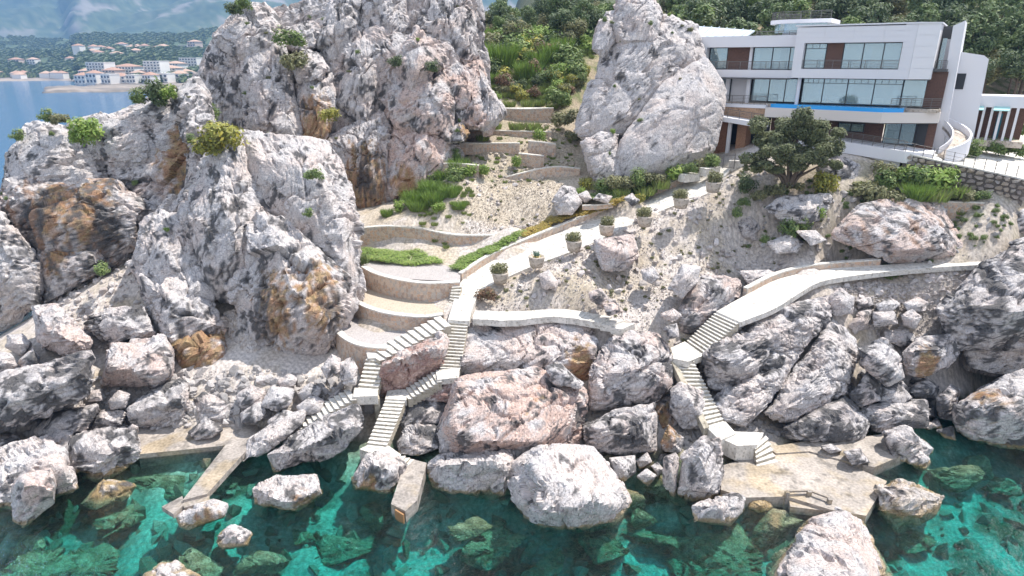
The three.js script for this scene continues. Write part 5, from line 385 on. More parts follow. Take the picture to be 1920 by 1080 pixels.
{p:[[32.08,0.9,-44.36],[33.48,1.06,-44.59],[33.3,0.57,-43.91],[32.03,0.47,-43.76],[32.04,0.97,-44.18],[33.27,1.12,-44.38],[33.11,0.69,-43.78],[31.99,0.6,-43.65],[32.4,1.06,-43.67],[33.22,0.05,-45.71],[34.37,0.19,-45.89],[34.24,-0.23,-45.35],[33.19,-0.32,-45.23]],o:{dk:0.75},l:"dark flat stone in the inlet cleft, upper of two"},
{p:[[31.87,0.32,-43.25],[33.27,0.63,-43.7],[33.38,0.16,-43.02],[31.95,0.06,-42.87],[31.84,0.41,-43.08],[33.07,0.69,-43.48],[33.17,0.28,-42.89],[31.91,0.19,-42.75],[32.27,0.66,-42.78],[33.05,-0.55,-44.63],[34.2,-0.28,-44.99],[34.3,-0.68,-44.45],[33.12,-0.76,-44.33]],o:{dk:0.6},l:"grey flat stone in the inlet cleft, lower of two"},
{p:[[32.21,0.51,-42.2],[33.63,0.75,-42.42],[33.64,-0.17,-41.6],[32.66,0.02,-41.77],[32.17,0.59,-42.0],[33.41,0.81,-42.19],[33.42,0.0,-41.47],[32.57,0.16,-41.61],[32.6,0.66,-41.5],[33.57,-0.53,-43.73],[34.75,-0.32,-43.91],[34.78,-1.1,-43.25],[33.96,-0.94,-43.38]],o:{dk:0.55},l:"grey stone dipping into the inlet water"},
{p:[[28.65,3.43,-45.36],[30.7,3.16,-45.04],[31.22,2.28,-43.99],[29.99,1.71,-43.3],[28.05,2.08,-43.75],[28.56,3.5,-44.88],[30.35,3.26,-44.6],[30.79,2.5,-43.68],[29.72,2.01,-43.06],[28.03,2.33,-43.46],[29.0,3.03,-43.49],[30.82,1.64,-48.19],[32.57,1.4,-47.94],[33.06,0.62,-47.1],[32.04,0.11,-46.54],[30.36,0.44,-46.9]],o:{dk:0.85},l:"dark low stone between the half dark boulder and inlet"},
{p:[[23.38,1.08,-34.47],[25.07,1.48,-34.67],[27.82,0.62,-34.23],[27.14,-0.49,-33.66],[24.59,-1.51,-33.13],[23.26,-0.31,-33.75],[23.26,1.35,-33.91],[24.73,1.69,-34.09],[27.1,0.95,-33.7],[26.51,-0.01,-33.2],[24.29,-0.88,-32.73],[23.15,0.15,-33.28],[24.54,1.14,-33.02],[26.75,-2.41,-38.72],[28.26,-2.04,-38.88],[30.77,-2.84,-38.53],[30.21,-3.9,-38.07],[27.94,-4.86,-37.65],[26.69,-3.73,-38.15]],o:{oc:0.5,dk:0.1},l:"tawny wave-washed rock right of the platform"},
{p:[[26.49,8.33,-50.14],[27.44,9.04,-50.46],[28.7,8.33,-50.14],[28.49,6.99,-49.53],[26.79,6.78,-49.43],[26.54,8.34,-49.95],[27.37,8.96,-50.24],[28.47,8.34,-49.95],[28.29,7.16,-49.42],[26.8,6.98,-49.33],[27.09,8.3,-49.18],[27.45,7.72,-51.49],[28.23,8.31,-51.75],[29.27,7.72,-51.49],[29.1,6.61,-51.0],[27.7,6.44,-50.93]],o:{dk:0.05,pk:0.3},l:"white block at the upper end of the rubble beside the long slab"},
{p:[[28.39,5.75,-50.0],[29.49,6.86,-50.72],[30.72,6.98,-50.8],[30.39,5.75,-50.0],[28.94,5.08,-49.56],[28.45,5.86,-49.86],[29.41,6.83,-50.5],[30.49,6.94,-50.57],[30.2,5.86,-49.86],[28.93,5.27,-49.48],[29.06,6.52,-49.47],[29.43,5.23,-51.43],[30.32,6.15,-52.01],[31.33,6.25,-52.07],[31.07,5.23,-51.43],[29.89,4.67,-51.08]],o:{dk:0.15,pk:0.3},l:"cream block in the rubble below the white one"},
{p:[[29.42,7.55,-51.41],[30.86,7.86,-51.66],[31.18,7.2,-51.14],[29.55,6.82,-50.84],[29.45,7.58,-51.27],[30.71,7.85,-51.48],[30.99,7.27,-51.02],[29.55,6.93,-50.76],[29.94,7.57,-50.69],[30.24,7.08,-52.52],[31.41,7.34,-52.71],[31.68,6.8,-52.3],[30.35,6.48,-52.05]],o:{dk:0.55},l:"grey-blue stone in the rubble beside the white block"},
{p:[[29.97,7.22,-49.57],[31.95,7.29,-49.62],[32.13,6.33,-48.96],[29.91,6.1,-48.8],[30.01,7.21,-49.39],[31.75,7.28,-49.43],[31.9,6.44,-48.85],[29.95,6.24,-48.71],[30.6,7.03,-48.57],[30.92,6.63,-50.72],[32.54,6.69,-50.76],[32.7,5.9,-50.23],[30.87,5.71,-50.1]],o:{dk:0.35},l:"grey flat stone in the rubble under the path"},
{p:[[32.44,6.93,-49.66],[33.62,7.41,-49.95],[34.24,6.69,-49.51],[33.57,5.91,-49.03],[32.59,6.06,-49.12],[32.46,6.94,-49.51],[33.49,7.36,-49.76],[34.04,6.74,-49.38],[33.45,6.05,-48.95],[32.58,6.18,-49.03],[32.82,6.93,-48.82],[33.35,6.41,-50.75],[34.31,6.8,-50.99],[34.83,6.21,-50.63],[34.28,5.56,-50.24],[33.48,5.69,-50.32]],o:{dk:0.05,pk:0.4},l:"pale stone at the lower end of the rubble"},
{p:[[31.35,5.49,-49.87],[33.49,5.64,-50.0],[34.21,4.7,-49.16],[32.59,4.27,-48.77],[31.34,4.7,-49.16],[31.39,5.51,-49.63],[33.26,5.63,-49.75],[33.89,4.81,-49.0],[32.47,4.44,-48.66],[31.38,4.81,-49.0],[32.33,5.31,-48.68],[32.59,4.71,-51.34],[34.35,4.83,-51.45],[34.96,4.04,-50.77],[33.64,3.68,-50.46],[32.6,4.04,-50.77]],o:{dk:0.3},l:"grey stone above the half dark boulder"},
{p:[[30.78,7.46,-50.76],[32.26,7.97,-51.26],[33.12,7.46,-50.76],[32.09,6.91,-50.23],[30.99,6.95,-50.27],[30.83,7.5,-50.61],[32.13,7.94,-51.05],[32.87,7.5,-50.61],[31.97,7.02,-50.14],[31.0,7.05,-50.17],[31.57,7.64,-50.14],[31.74,6.96,-51.96],[32.95,7.39,-52.36],[33.65,6.96,-51.96],[32.81,6.52,-51.53],[31.91,6.55,-51.56]],o:{pk:0.3},l:"pale stone in the middle of the rubble under the path"},
{p:[[33.09,7.57,-50.73],[34.55,8.01,-51.14],[35.45,7.64,-50.8],[34.89,6.98,-50.18],[33.33,6.91,-50.11],[33.14,7.6,-50.57],[34.42,7.99,-50.93],[35.21,7.67,-50.63],[34.72,7.09,-50.09],[33.35,7.03,-50.03],[33.74,7.68,-50.04],[34.13,7.07,-51.92],[35.31,7.44,-52.25],[36.06,7.13,-51.97],[35.61,6.59,-51.48],[34.33,6.53,-51.42]],o:{pk:0.35},l:"pale flat stone right of the rubble's middle"},
{p:[[28.48,11.9,-56.27],[31.77,14.46,-58.26],[34.54,14.81,-58.53],[39.06,14.81,-58.53],[40.3,13.15,-57.25],[41.64,10.44,-55.09],[40.94,9.78,-54.55],[34.27,9.62,-54.41],[31.96,10.77,-55.36],[29.11,12.07,-55.8],[32.0,14.29,-57.55],[34.41,14.6,-57.79],[38.35,14.6,-57.79],[39.42,13.15,-56.66],[40.59,10.79,-54.76],[39.98,10.22,-54.28],[34.15,10.08,-54.16],[32.13,11.08,-54.99],[30.28,13.27,-55.38],[37.58,13.37,-54.98],[34.08,11.47,-53.14],[32.28,10.79,-60.66],[35.06,13.01,-62.26],[37.43,13.32,-62.47],[41.3,13.32,-62.47],[42.42,11.88,-61.45],[43.69,9.51,-59.72],[43.12,8.92,-59.28],[37.34,8.78,-59.18],[35.3,9.8,-59.93]],o:{pk:0.55,dk:0.15,st:1.0,sm:0.6},l:"large streaked slab leaning behind the right path"},
{p:[[23.41,13.98,-58.71],[25.27,14.94,-59.61],[30.0,15.2,-59.86],[30.27,14.68,-59.37],[28.59,13.05,-57.81],[27.17,12.5,-57.28],[24.59,12.88,-57.65],[23.69,14.06,-58.3],[25.32,14.89,-59.09],[29.44,15.12,-59.31],[29.68,14.66,-58.88],[28.21,13.24,-57.51],[26.97,12.77,-57.04],[24.71,13.09,-57.36],[25.22,14.07,-57.19],[27.95,14.27,-57.39],[25.57,13.19,-62.17],[27.13,14.01,-62.89],[31.12,14.23,-63.09],[31.36,13.78,-62.7],[29.98,12.38,-61.45],[28.79,11.91,-61.03],[26.58,12.24,-61.32]],o:{dk:0.3,pk:0.1},l:"cracked white boulder under the big dark tree"},
{p:[[29.89,17.5,-62.97],[31.97,18.27,-63.55],[34.06,17.17,-62.72],[33.48,15.94,-61.78],[31.44,15.57,-61.49],[29.92,16.51,-62.21],[29.93,17.48,-62.51],[31.75,18.15,-63.02],[33.57,17.19,-62.29],[33.07,16.12,-61.46],[31.28,15.79,-61.21],[29.95,16.61,-61.84],[31.25,17.14,-61.22],[31.95,16.83,-66.35],[33.69,17.48,-66.81],[35.47,16.55,-66.15],[35.01,15.51,-65.4],[33.29,15.19,-65.16],[31.99,15.99,-65.74]],o:{dk:0.55},l:"grey boulder under the house terrace right of the tree"},
{p:[[30.71,15.52,-61.31],[33.12,15.66,-61.41],[32.99,13.95,-60.14],[30.98,13.58,-59.87],[30.71,15.47,-60.93],[32.81,15.6,-61.02],[32.7,14.1,-59.91],[30.94,13.78,-59.66],[31.49,15.0,-59.9],[32.28,14.85,-63.79],[34.28,14.97,-63.88],[34.2,13.53,-62.86],[32.53,13.23,-62.64]],o:{dk:0.6},l:"grey rock below the terrace boulder"},
{p:[[42.95,13.6,-57.77],[44.59,14.6,-58.36],[46.01,13.42,-57.66],[45.99,12.21,-56.93],[43.49,12.03,-56.82],[42.96,13.61,-57.48],[44.39,14.49,-58.0],[45.63,13.45,-57.38],[45.61,12.39,-56.74],[43.43,12.23,-56.64],[43.72,13.57,-56.56],[44.98,12.99,-59.98],[46.33,13.82,-60.45],[47.52,12.84,-59.89],[47.52,11.82,-59.3],[45.45,11.67,-59.22]],o:{dk:0.1},l:"white round boulder at the foot of the right retaining wall"},
{p:[[41.42,11.55,-55.07],[42.87,12.28,-55.72],[44.63,12.12,-55.58],[44.08,11.22,-54.78],[42.15,10.9,-54.49],[41.46,11.61,-54.87],[42.73,12.25,-55.45],[44.28,12.11,-55.32],[43.79,11.33,-54.62],[42.1,11.05,-54.36],[42.33,11.84,-54.38],[43.06,11.07,-56.82],[44.24,11.68,-57.34],[45.7,11.55,-57.23],[45.26,10.8,-56.59],[43.67,10.54,-56.35]],o:{dk:0.35},l:"flat pale boulder under the white round one"},
{p:[[45.29,13.9,-56.94],[47.53,14.56,-57.36],[49.97,14.34,-57.22],[49.47,12.14,-55.81],[45.27,12.14,-55.81],[45.35,13.9,-56.64],[47.31,14.48,-57.01],[49.45,14.29,-56.89],[49.01,12.36,-55.65],[45.33,12.36,-55.65],[46.47,13.47,-55.58],[47.56,13.27,-59.14],[49.4,13.83,-59.48],[51.44,13.65,-59.36],[51.07,11.8,-58.24],[47.57,11.8,-58.24]],o:{dk:0.25},l:"pale boulder at the right edge under the wall"},
{p:[[42.99,12.1,-53.48],[44.94,12.71,-53.94],[47.67,12.3,-53.64],[47.33,11.29,-52.86],[43.02,11.09,-52.71],[43.08,12.13,-53.24],[44.78,12.67,-53.65],[47.18,12.31,-53.38],[46.88,11.43,-52.7],[43.1,11.25,-52.56],[44.27,12.12,-52.54],[44.99,11.52,-55.36],[46.59,12.03,-55.73],[48.86,11.69,-55.49],[48.6,10.85,-54.87],[45.03,10.68,-54.75]],o:{dk:0.3},l:"low stone at the right edge above the path end"},
{p:[[12.79,9.16,-49.83],[14.13,11.04,-50.95],[15.76,10.8,-50.81],[15.6,9.75,-50.19],[13.97,8.44,-49.4],[12.92,9.32,-49.64],[14.1,10.97,-50.62],[15.53,10.76,-50.5],[15.39,9.85,-49.95],[13.96,8.7,-49.26],[14.06,10.18,-49.1],[13.67,8.55,-52.0],[14.77,10.13,-52.9],[16.13,9.93,-52.78],[16.01,9.05,-52.29],[14.66,7.95,-51.66]],o:{dk:0.1,pk:0.15},l:"upright white boulder at the foot of the scree"},
{p:[[13.93,5.43,-49.12],[14.2,7.39,-50.55],[16.18,9.57,-52.1],[18.3,9.57,-52.1],[19.79,8.97,-51.67],[19.38,7.94,-50.94],[17.64,6.96,-50.24],[15.78,5.58,-49.23],[15.01,5.28,-49.01],[14.12,5.86,-48.84],[14.37,7.56,-50.1],[16.1,9.46,-51.46],[17.95,9.46,-51.46],[19.24,8.93,-51.09],[18.89,8.04,-50.45],[17.37,7.19,-49.83],[15.74,5.99,-48.94],[15.07,5.73,-48.74],[14.99,7.15,-49.1],[16.9,9.1,-49.53],[15.62,4.14,-53.32],[15.84,5.87,-54.47],[17.51,7.78,-55.7],[19.34,7.78,-55.7],[20.62,7.25,-55.36],[20.29,6.35,-54.78],[18.81,5.49,-54.22],[17.22,4.27,-53.41],[16.56,4.01,-53.23]],o:{dk:0.45,pk:0.5},l:"two-toned grey and pink boulder above the right stair"},
{p:[[20.42,9.0,-55.12],[23.11,9.14,-55.32],[24.14,8.71,-54.73],[22.93,8.18,-53.98],[21.07,8.05,-53.78],[20.54,9.05,-54.76],[22.9,9.17,-54.94],[23.79,8.8,-54.41],[22.74,8.34,-53.75],[21.1,8.22,-53.58],[22.0,8.9,-53.84],[21.79,8.06,-57.63],[24.04,8.18,-57.79],[24.91,7.82,-57.31],[23.92,7.37,-56.71],[22.35,7.25,-56.55]],o:{dk:0.4},l:"low grey rock beside the right path wall"},
{p:[[7.27,11.89,-55.22],[10.93,12.31,-55.54],[11.44,10.69,-54.29],[9.85,9.55,-53.4],[8.06,9.39,-53.27],[7.33,11.06,-54.58],[7.44,11.87,-54.72],[10.63,12.24,-55.0],[11.08,10.82,-53.9],[9.69,9.83,-53.12],[8.13,9.69,-53.0],[7.49,11.15,-54.15],[8.7,11.55,-52.85],[8.13,10.7,-58.53],[11.23,11.06,-58.78],[11.68,9.67,-57.79],[10.34,8.68,-57.07],[8.81,8.54,-56.97],[8.18,9.99,-58.02]],o:{dk:0.1,pk:0.5},l:"big pinkish boulder in the scree under the flower pots"},
{p:[[2.27,9.56,-52.23],[3.17,9.91,-52.53],[4.0,9.06,-51.8],[3.74,8.49,-51.29],[2.62,8.6,-51.39],[2.37,9.57,-51.98],[3.16,9.88,-52.25],[3.88,9.13,-51.6],[3.66,8.64,-51.16],[2.68,8.73,-51.25],[3.15,9.43,-51.0],[2.53,8.88,-53.89],[3.28,9.17,-54.13],[3.96,8.47,-53.55],[3.75,7.99,-53.15],[2.82,8.09,-53.23]],o:{dk:0.1,pk:0.2},l:"lumpy pale boulder at the left of the scree"},
{p:[[6.19,9.09,-48.97],[7.2,9.45,-49.29],[7.9,8.69,-48.61],[7.28,8.1,-48.05],[6.34,8.62,-48.54],[6.26,9.11,-48.77],[7.15,9.42,-49.06],[7.77,8.77,-48.46],[7.22,8.24,-47.97],[6.39,8.7,-48.4],[6.93,9.03,-48.1],[6.53,8.51,-50.3],[7.36,8.81,-50.56],[7.94,8.19,-50.02],[7.43,7.69,-49.57],[6.65,8.13,-49.96]],o:{pk:0.4},l:"flat whitish boulder in the middle of the scree"},
{p:[[7.07,8.68,-47.59],[8.09,8.86,-47.75],[8.91,8.16,-47.14],[7.58,7.92,-46.92],[7.15,8.7,-47.43],[8.05,8.85,-47.57],[8.76,8.24,-47.03],[7.6,8.03,-46.84],[7.88,8.52,-46.82],[7.41,8.19,-48.68],[8.25,8.33,-48.8],[8.92,7.76,-48.31],[7.83,7.56,-48.14]],o:{pk:0.6},l:"pinkish low stone below the flat whitish boulder"},
{p:[[11.03,9.97,-52.6],[12.23,10.16,-52.76],[12.77,9.38,-52.12],[11.97,8.91,-51.73],[11.11,9.22,-51.99],[11.09,9.96,-52.41],[12.15,10.14,-52.55],[12.62,9.45,-51.98],[11.92,9.04,-51.64],[11.16,9.31,-51.87],[11.75,9.73,-51.65],[11.47,9.45,-53.83],[12.45,9.62,-53.96],[12.9,8.97,-53.45],[12.24,8.58,-53.14],[11.53,8.84,-53.34]],o:{pk:0.3},l:"white stone in the scree left of the upright boulder"},
{p:[[3.94,13.47,-63.7],[5.15,14.98,-64.88],[6.37,14.73,-64.69],[7.04,13.47,-63.7],[6.0,12.38,-62.82],[4.46,12.38,-62.82],[4.1,13.55,-63.41],[5.16,14.86,-64.45],[6.23,14.65,-64.28],[6.82,13.55,-63.41],[5.91,12.59,-62.64],[4.56,12.59,-62.64],[5.27,13.79,-62.45],[4.42,12.93,-66.32],[5.43,14.19,-67.27],[6.44,13.99,-67.12],[7.0,12.93,-66.32],[6.14,12.01,-65.62],[4.86,12.01,-65.62]],o:{dk:0.02,pk:0.15},l:"big white boulder on the edge of the gravel field"},
{p:[[6.7,13.93,-64.95],[7.67,14.34,-65.22],[8.2,13.64,-64.74],[7.51,13.14,-64.4],[6.78,13.94,-64.78],[7.63,14.3,-65.02],[8.1,13.68,-64.6],[7.49,13.25,-64.3],[7.35,13.86,-64.21],[7.0,13.64,-66.23],[7.79,13.96,-66.45],[8.23,13.39,-66.06],[7.66,12.99,-65.79]],o:{dk:0.1},l:"white stone beside the planted bed, left of three"},
{p:[[7.92,13.91,-62.88],[8.61,14.48,-63.37],[10.02,14.19,-63.12],[9.53,13.54,-62.55],[8.03,13.96,-62.73],[8.64,14.45,-63.16],[9.87,14.21,-62.95],[9.45,13.63,-62.44],[8.83,14.13,-62.35],[8.32,13.65,-64.29],[8.89,14.11,-64.69],[10.03,13.88,-64.49],[9.64,13.34,-64.03]],o:{dk:0.15},l:"white stone in the planted bed, middle of three"},
{p:[[10.47,14.65,-59.87],[11.39,15.1,-60.22],[12.12,14.47,-59.72],[11.3,13.93,-59.3],[10.54,14.67,-59.68],[11.34,15.07,-59.99],[11.98,14.52,-59.55],[11.26,14.04,-59.17],[11.17,14.65,-59.13],[10.92,14.3,-61.41],[11.67,14.68,-61.7],[12.27,14.15,-61.3],[11.6,13.71,-60.96]],o:{dk:0.3},l:"grey stone in the planted bed, right of three"},
{p:[[20.39,14.27,-64.16],[22.25,14.47,-64.3],[23.55,13.35,-63.48],[21.27,12.39,-62.76],[20.49,14.24,-63.85],[22.12,14.41,-63.98],[23.25,13.43,-63.25],[21.26,12.59,-62.62],[21.62,13.63,-62.73],[21.39,13.7,-66.24],[22.92,13.87,-66.35],[24.01,12.94,-65.69],[22.13,12.14,-65.12]],o:{dk:0.45},l:"blue-grey rock below the gate end of the ramp"},
{p:[[21.78,12.14,-60.91],[23.41,13.07,-61.61],[24.36,11.81,-60.66],[23.77,10.36,-59.55],[22.44,10.72,-59.83],[21.84,12.15,-60.56],[23.27,12.96,-61.17],[24.1,11.86,-60.35],[23.58,10.59,-59.36],[22.42,10.9,-59.61],[22.63,11.86,-59.4],[23.01,11.39,-63.44],[24.35,12.17,-64.0],[25.16,11.12,-63.24],[24.68,9.89,-62.35],[23.57,10.19,-62.57]],o:{dk:0.35},l:"blue-grey rock left of the cracked white boulder"},
{p:[[11.96,7.36,-46.16],[12.98,7.64,-46.38],[13.04,6.67,-45.59],[12.12,6.5,-45.45],[11.99,7.38,-45.98],[12.88,7.63,-46.18],[12.94,6.78,-45.49],[12.14,6.63,-45.37],[12.41,7.34,-45.35],[12.39,6.78,-47.32],[13.23,7.01,-47.5],[13.28,6.21,-46.87],[12.53,6.06,-46.76]],o:{pk:0.15},l:"white stone beside the top of the right stair"},
{p:[[12.04,7.46,-48.33],[13.17,7.88,-48.72],[13.82,7.39,-48.26],[12.94,6.91,-47.8],[12.12,7.51,-48.18],[13.11,7.88,-48.53],[13.68,7.45,-48.12],[12.91,7.03,-47.72],[12.77,7.63,-47.68],[12.54,6.96,-49.54],[13.46,7.31,-49.85],[14.0,6.9,-49.48],[13.28,6.5,-49.11]],o:{pk:0.3},l:"white stone above the one beside the right stair"},
{p:[[23.35,11.26,-56.5],[25.56,11.85,-57.2],[26.86,11.26,-56.5],[25.83,10.49,-55.55],[23.84,10.49,-55.55],[23.46,11.3,-56.23],[25.39,11.82,-56.85],[26.54,11.3,-56.23],[25.63,10.63,-55.4],[23.89,10.63,-55.4],[24.72,11.27,-55.55],[24.57,10.63,-58.54],[26.4,11.13,-59.1],[27.49,10.63,-58.54],[26.64,9.99,-57.78],[24.99,9.99,-57.78]],o:{dk:0.2,pk:0.1},l:"pale rock on the slope above the right path"},
{p:[[25.56,12.45,-56.37],[27.58,12.53,-56.46],[28.29,11.75,-55.55],[26.64,11.29,-55.01],[25.63,12.46,-56.06],[27.39,12.53,-56.14],[28.01,11.85,-55.35],[26.57,11.44,-54.87],[26.54,12.14,-55.07],[26.81,11.82,-58.35],[28.48,11.89,-58.42],[29.08,11.23,-57.7],[27.73,10.84,-57.27]],o:{dk:0.3},l:"grey rock left of the streaked slab"},
{p:[[36.18,15.44,-61.06],[38.03,15.79,-61.48],[38.94,15.27,-60.86],[37.53,14.75,-60.24],[36.24,15.46,-60.85],[37.87,15.76,-61.21],[38.66,15.31,-60.66],[37.42,14.86,-60.12],[37.27,15.39,-60.2],[37.52,15.08,-62.77],[39.04,15.37,-63.1],[39.79,14.94,-62.61],[38.64,14.51,-62.11]],o:{dk:0.1},l:"white rock among the green shrubs under the wall"},
{p:[[-14.47,5.16,-43.32],[-13.66,6.02,-43.99],[-12.88,5.76,-43.78],[-12.78,4.83,-43.06],[-13.89,4.44,-42.75],[-14.29,5.27,-43.13],[-13.58,6.02,-43.71],[-12.9,5.79,-43.53],[-12.81,4.98,-42.9],[-13.78,4.64,-42.63],[-13.35,5.49,-42.66],[-14.86,4.3,-45.07],[-14.17,5.03,-45.61],[-13.53,4.8,-45.44],[-13.45,4.02,-44.86],[-14.38,3.69,-44.62]],o:{dk:0.2,pk:0.2},l:"pale stone at the foot of the lowest terrace wall, left of two"},
{p:[[-13.16,5.46,-43.65],[-12.12,5.86,-43.97],[-11.55,5.14,-43.39],[-11.6,4.11,-42.53],[-12.75,4.11,-42.53],[-12.98,5.52,-43.36],[-12.07,5.86,-43.64],[-11.57,5.23,-43.13],[-11.61,4.33,-42.37],[-12.62,4.33,-42.37],[-12.01,5.39,-42.44],[-13.6,4.32,-45.65],[-12.73,4.65,-45.91],[-12.25,4.04,-45.44],[-12.3,3.16,-44.76],[-13.27,3.16,-44.76]],o:{dk:0.2,pk:0.2},l:"larger pale stone at the foot of the lowest terrace wall"},
{p:[[-18.71,2.74,-41.96],[-18.14,3.81,-43.04],[-16.36,3.63,-42.86],[-16.47,2.8,-42.02],[-17.4,2.4,-41.6],[-18.45,2.92,-41.76],[-17.95,3.85,-42.71],[-16.39,3.7,-42.55],[-16.49,2.97,-41.81],[-17.3,2.62,-41.44],[-17.24,3.64,-41.59],[-19.37,1.61,-44.11],[-18.87,2.53,-44.98],[-17.38,2.37,-44.83],[-17.49,1.66,-44.16],[-18.27,1.31,-43.82]],o:{dk:0.25},l:"pale boulder in the rubble left of the stair landing"},
{p:[[-16.21,2.54,-42.17],[-15.11,3.19,-42.85],[-14.02,2.89,-42.54],[-14.29,2.17,-41.77],[-15.69,2.03,-41.62],[-16.0,2.66,-41.97],[-15.03,3.22,-42.57],[-14.08,2.96,-42.3],[-14.31,2.34,-41.62],[-15.54,2.21,-41.49],[-14.76,2.98,-41.57],[-16.64,1.54,-43.92],[-15.72,2.08,-44.46],[-14.81,1.83,-44.21],[-15.04,1.22,-43.59],[-16.21,1.1,-43.47]],o:{dk:0.45},l:"grey stone next to the left stair landing"},
{p:[[-20.28,2.21,-41.74],[-18.79,2.98,-42.43],[-18.23,2.21,-41.74],[-18.92,1.61,-41.19],[-20.06,1.61,-41.19],[-20.05,2.33,-41.51],[-18.75,3.0,-42.12],[-18.26,2.33,-41.51],[-18.86,1.8,-41.03],[-19.86,1.8,-41.03],[-18.94,2.62,-41.05],[-20.99,1.05,-43.64],[-19.74,1.71,-44.19],[-19.28,1.05,-43.64],[-19.87,0.54,-43.2],[-20.83,0.54,-43.2]],o:{dk:0.55},l:"dark stone on the shore behind the left pier"},
{p:[[-5.45,1.88,-40.45],[-4.34,2.91,-41.82],[-3.78,1.88,-40.45],[-4.14,0.71,-38.73],[-5.12,0.71,-38.73],[-5.31,2.03,-40.1],[-4.34,2.92,-41.31],[-3.84,2.03,-40.1],[-4.16,1.01,-38.59],[-5.01,1.01,-38.59],[-4.55,2.07,-39.41],[-5.62,0.2,-42.98],[-4.67,1.1,-44.08],[-4.19,0.2,-42.98],[-4.51,-0.87,-41.6],[-5.34,-0.87,-41.6]],o:{dk:0.7},l:"dark narrow rock beside the large pink-stained block"},
{p:[[10.88,1.89,-43.49],[12.52,2.58,-44.41],[12.72,0.86,-42.02],[11.24,0.73,-41.83],[10.92,2.02,-43.12],[12.35,2.61,-43.93],[12.53,1.12,-41.83],[11.23,1.01,-41.67],[11.68,2.03,-42.43],[11.74,0.3,-45.99],[13.12,0.9,-46.72],[13.33,-0.63,-44.81],[12.07,-0.74,-44.66]],o:{dk:0.7,or:[[11.2,1.4,-42.0,1.0]]},l:"brown rock in the gap left of the right stair"},
{p:[[-21.16,2.9,-43.15],[-20.04,3.52,-43.74],[-18.78,3.15,-43.39],[-18.94,2.35,-42.62],[-20.49,2.23,-42.5],[-20.91,3.0,-42.94],[-19.93,3.55,-43.46],[-18.83,3.22,-43.15],[-18.97,2.52,-42.48],[-20.32,2.42,-42.37],[-19.55,3.32,-42.39],[-21.75,1.91,-44.88],[-20.81,2.44,-45.35],[-19.77,2.12,-45.07],[-19.91,1.45,-44.45],[-21.2,1.34,-44.36]],o:{dk:0.3},l:"grey stone in the rubble behind the quay, nearest the cliff foot"},
{p:[[-18.14,1.86,-41.19],[-17.09,2.53,-41.93],[-15.96,2.25,-41.62],[-16.23,1.53,-40.81],[-17.62,1.42,-40.69],[-17.92,1.99,-40.99],[-17.0,2.58,-41.65],[-16.01,2.33,-41.37],[-16.25,1.7,-40.67],[-17.46,1.61,-40.56],[-16.64,2.43,-40.55],[-18.67,0.81,-42.94],[-17.79,1.39,-43.53],[-16.85,1.14,-43.28],[-17.09,0.53,-42.64],[-18.24,0.43,-42.54]],o:{dk:0.45,bed:-20.0},l:"flat grey stone beside the pale sloping ledge"},
{p:[[-16.55,2.89,-43.49],[-15.65,3.6,-44.12],[-14.58,3.27,-43.83],[-14.81,2.58,-43.2],[-16.05,2.45,-43.09],[-16.36,3.0,-43.32],[-15.57,3.61,-43.87],[-14.64,3.33,-43.62],[-14.84,2.72,-43.06],[-15.92,2.61,-42.96],[-15.29,3.39,-42.84],[-16.93,2.04,-45.07],[-16.18,2.63,-45.57],[-15.3,2.36,-45.34],[-15.5,1.77,-44.84],[-16.53,1.67,-44.75]],o:{dk:0.2,pk:0.2},l:"pale stone in the rubble under the lowest terrace wall"},
{p:[[-14.23,2.55,-43.28],[-13.31,3.18,-43.86],[-12.42,2.86,-43.57],[-12.59,2.23,-43.0],[-13.74,2.05,-42.83],[-14.06,2.65,-43.11],[-13.25,3.21,-43.61],[-12.47,2.93,-43.36],[-12.62,2.38,-42.85],[-13.62,2.22,-42.7],[-13.09,3.02,-42.61],[-14.55,1.67,-44.85],[-13.78,2.2,-45.31],[-13.05,1.93,-45.08],[-13.19,1.4,-44.62],[-14.14,1.25,-44.49]],o:{dk:0.35},l:"grey stone just left of the stair landing"},
{p:[[-18.27,3.41,-44.41],[-17.55,3.87,-45.0],[-16.63,3.64,-44.7],[-16.83,3.19,-44.11],[-17.82,3.08,-43.97],[-18.1,3.5,-44.25],[-17.47,3.9,-44.77],[-16.66,3.7,-44.51],[-16.84,3.3,-43.99],[-17.7,3.21,-43.86],[-17.19,3.79,-43.87],[-18.67,2.68,-45.81],[-18.07,3.06,-46.28],[-17.31,2.87,-46.04],[-17.48,2.49,-45.57],[-18.3,2.39,-45.45]],o:{dk:0.2,pk:0.3},l:"pale stone at the foot of the front cliff block"}
];
for (const r of BOULDERS) tag(mesh('boulder', rockGeo(r.p, r.o), rockMat), r.l, 'boulder');

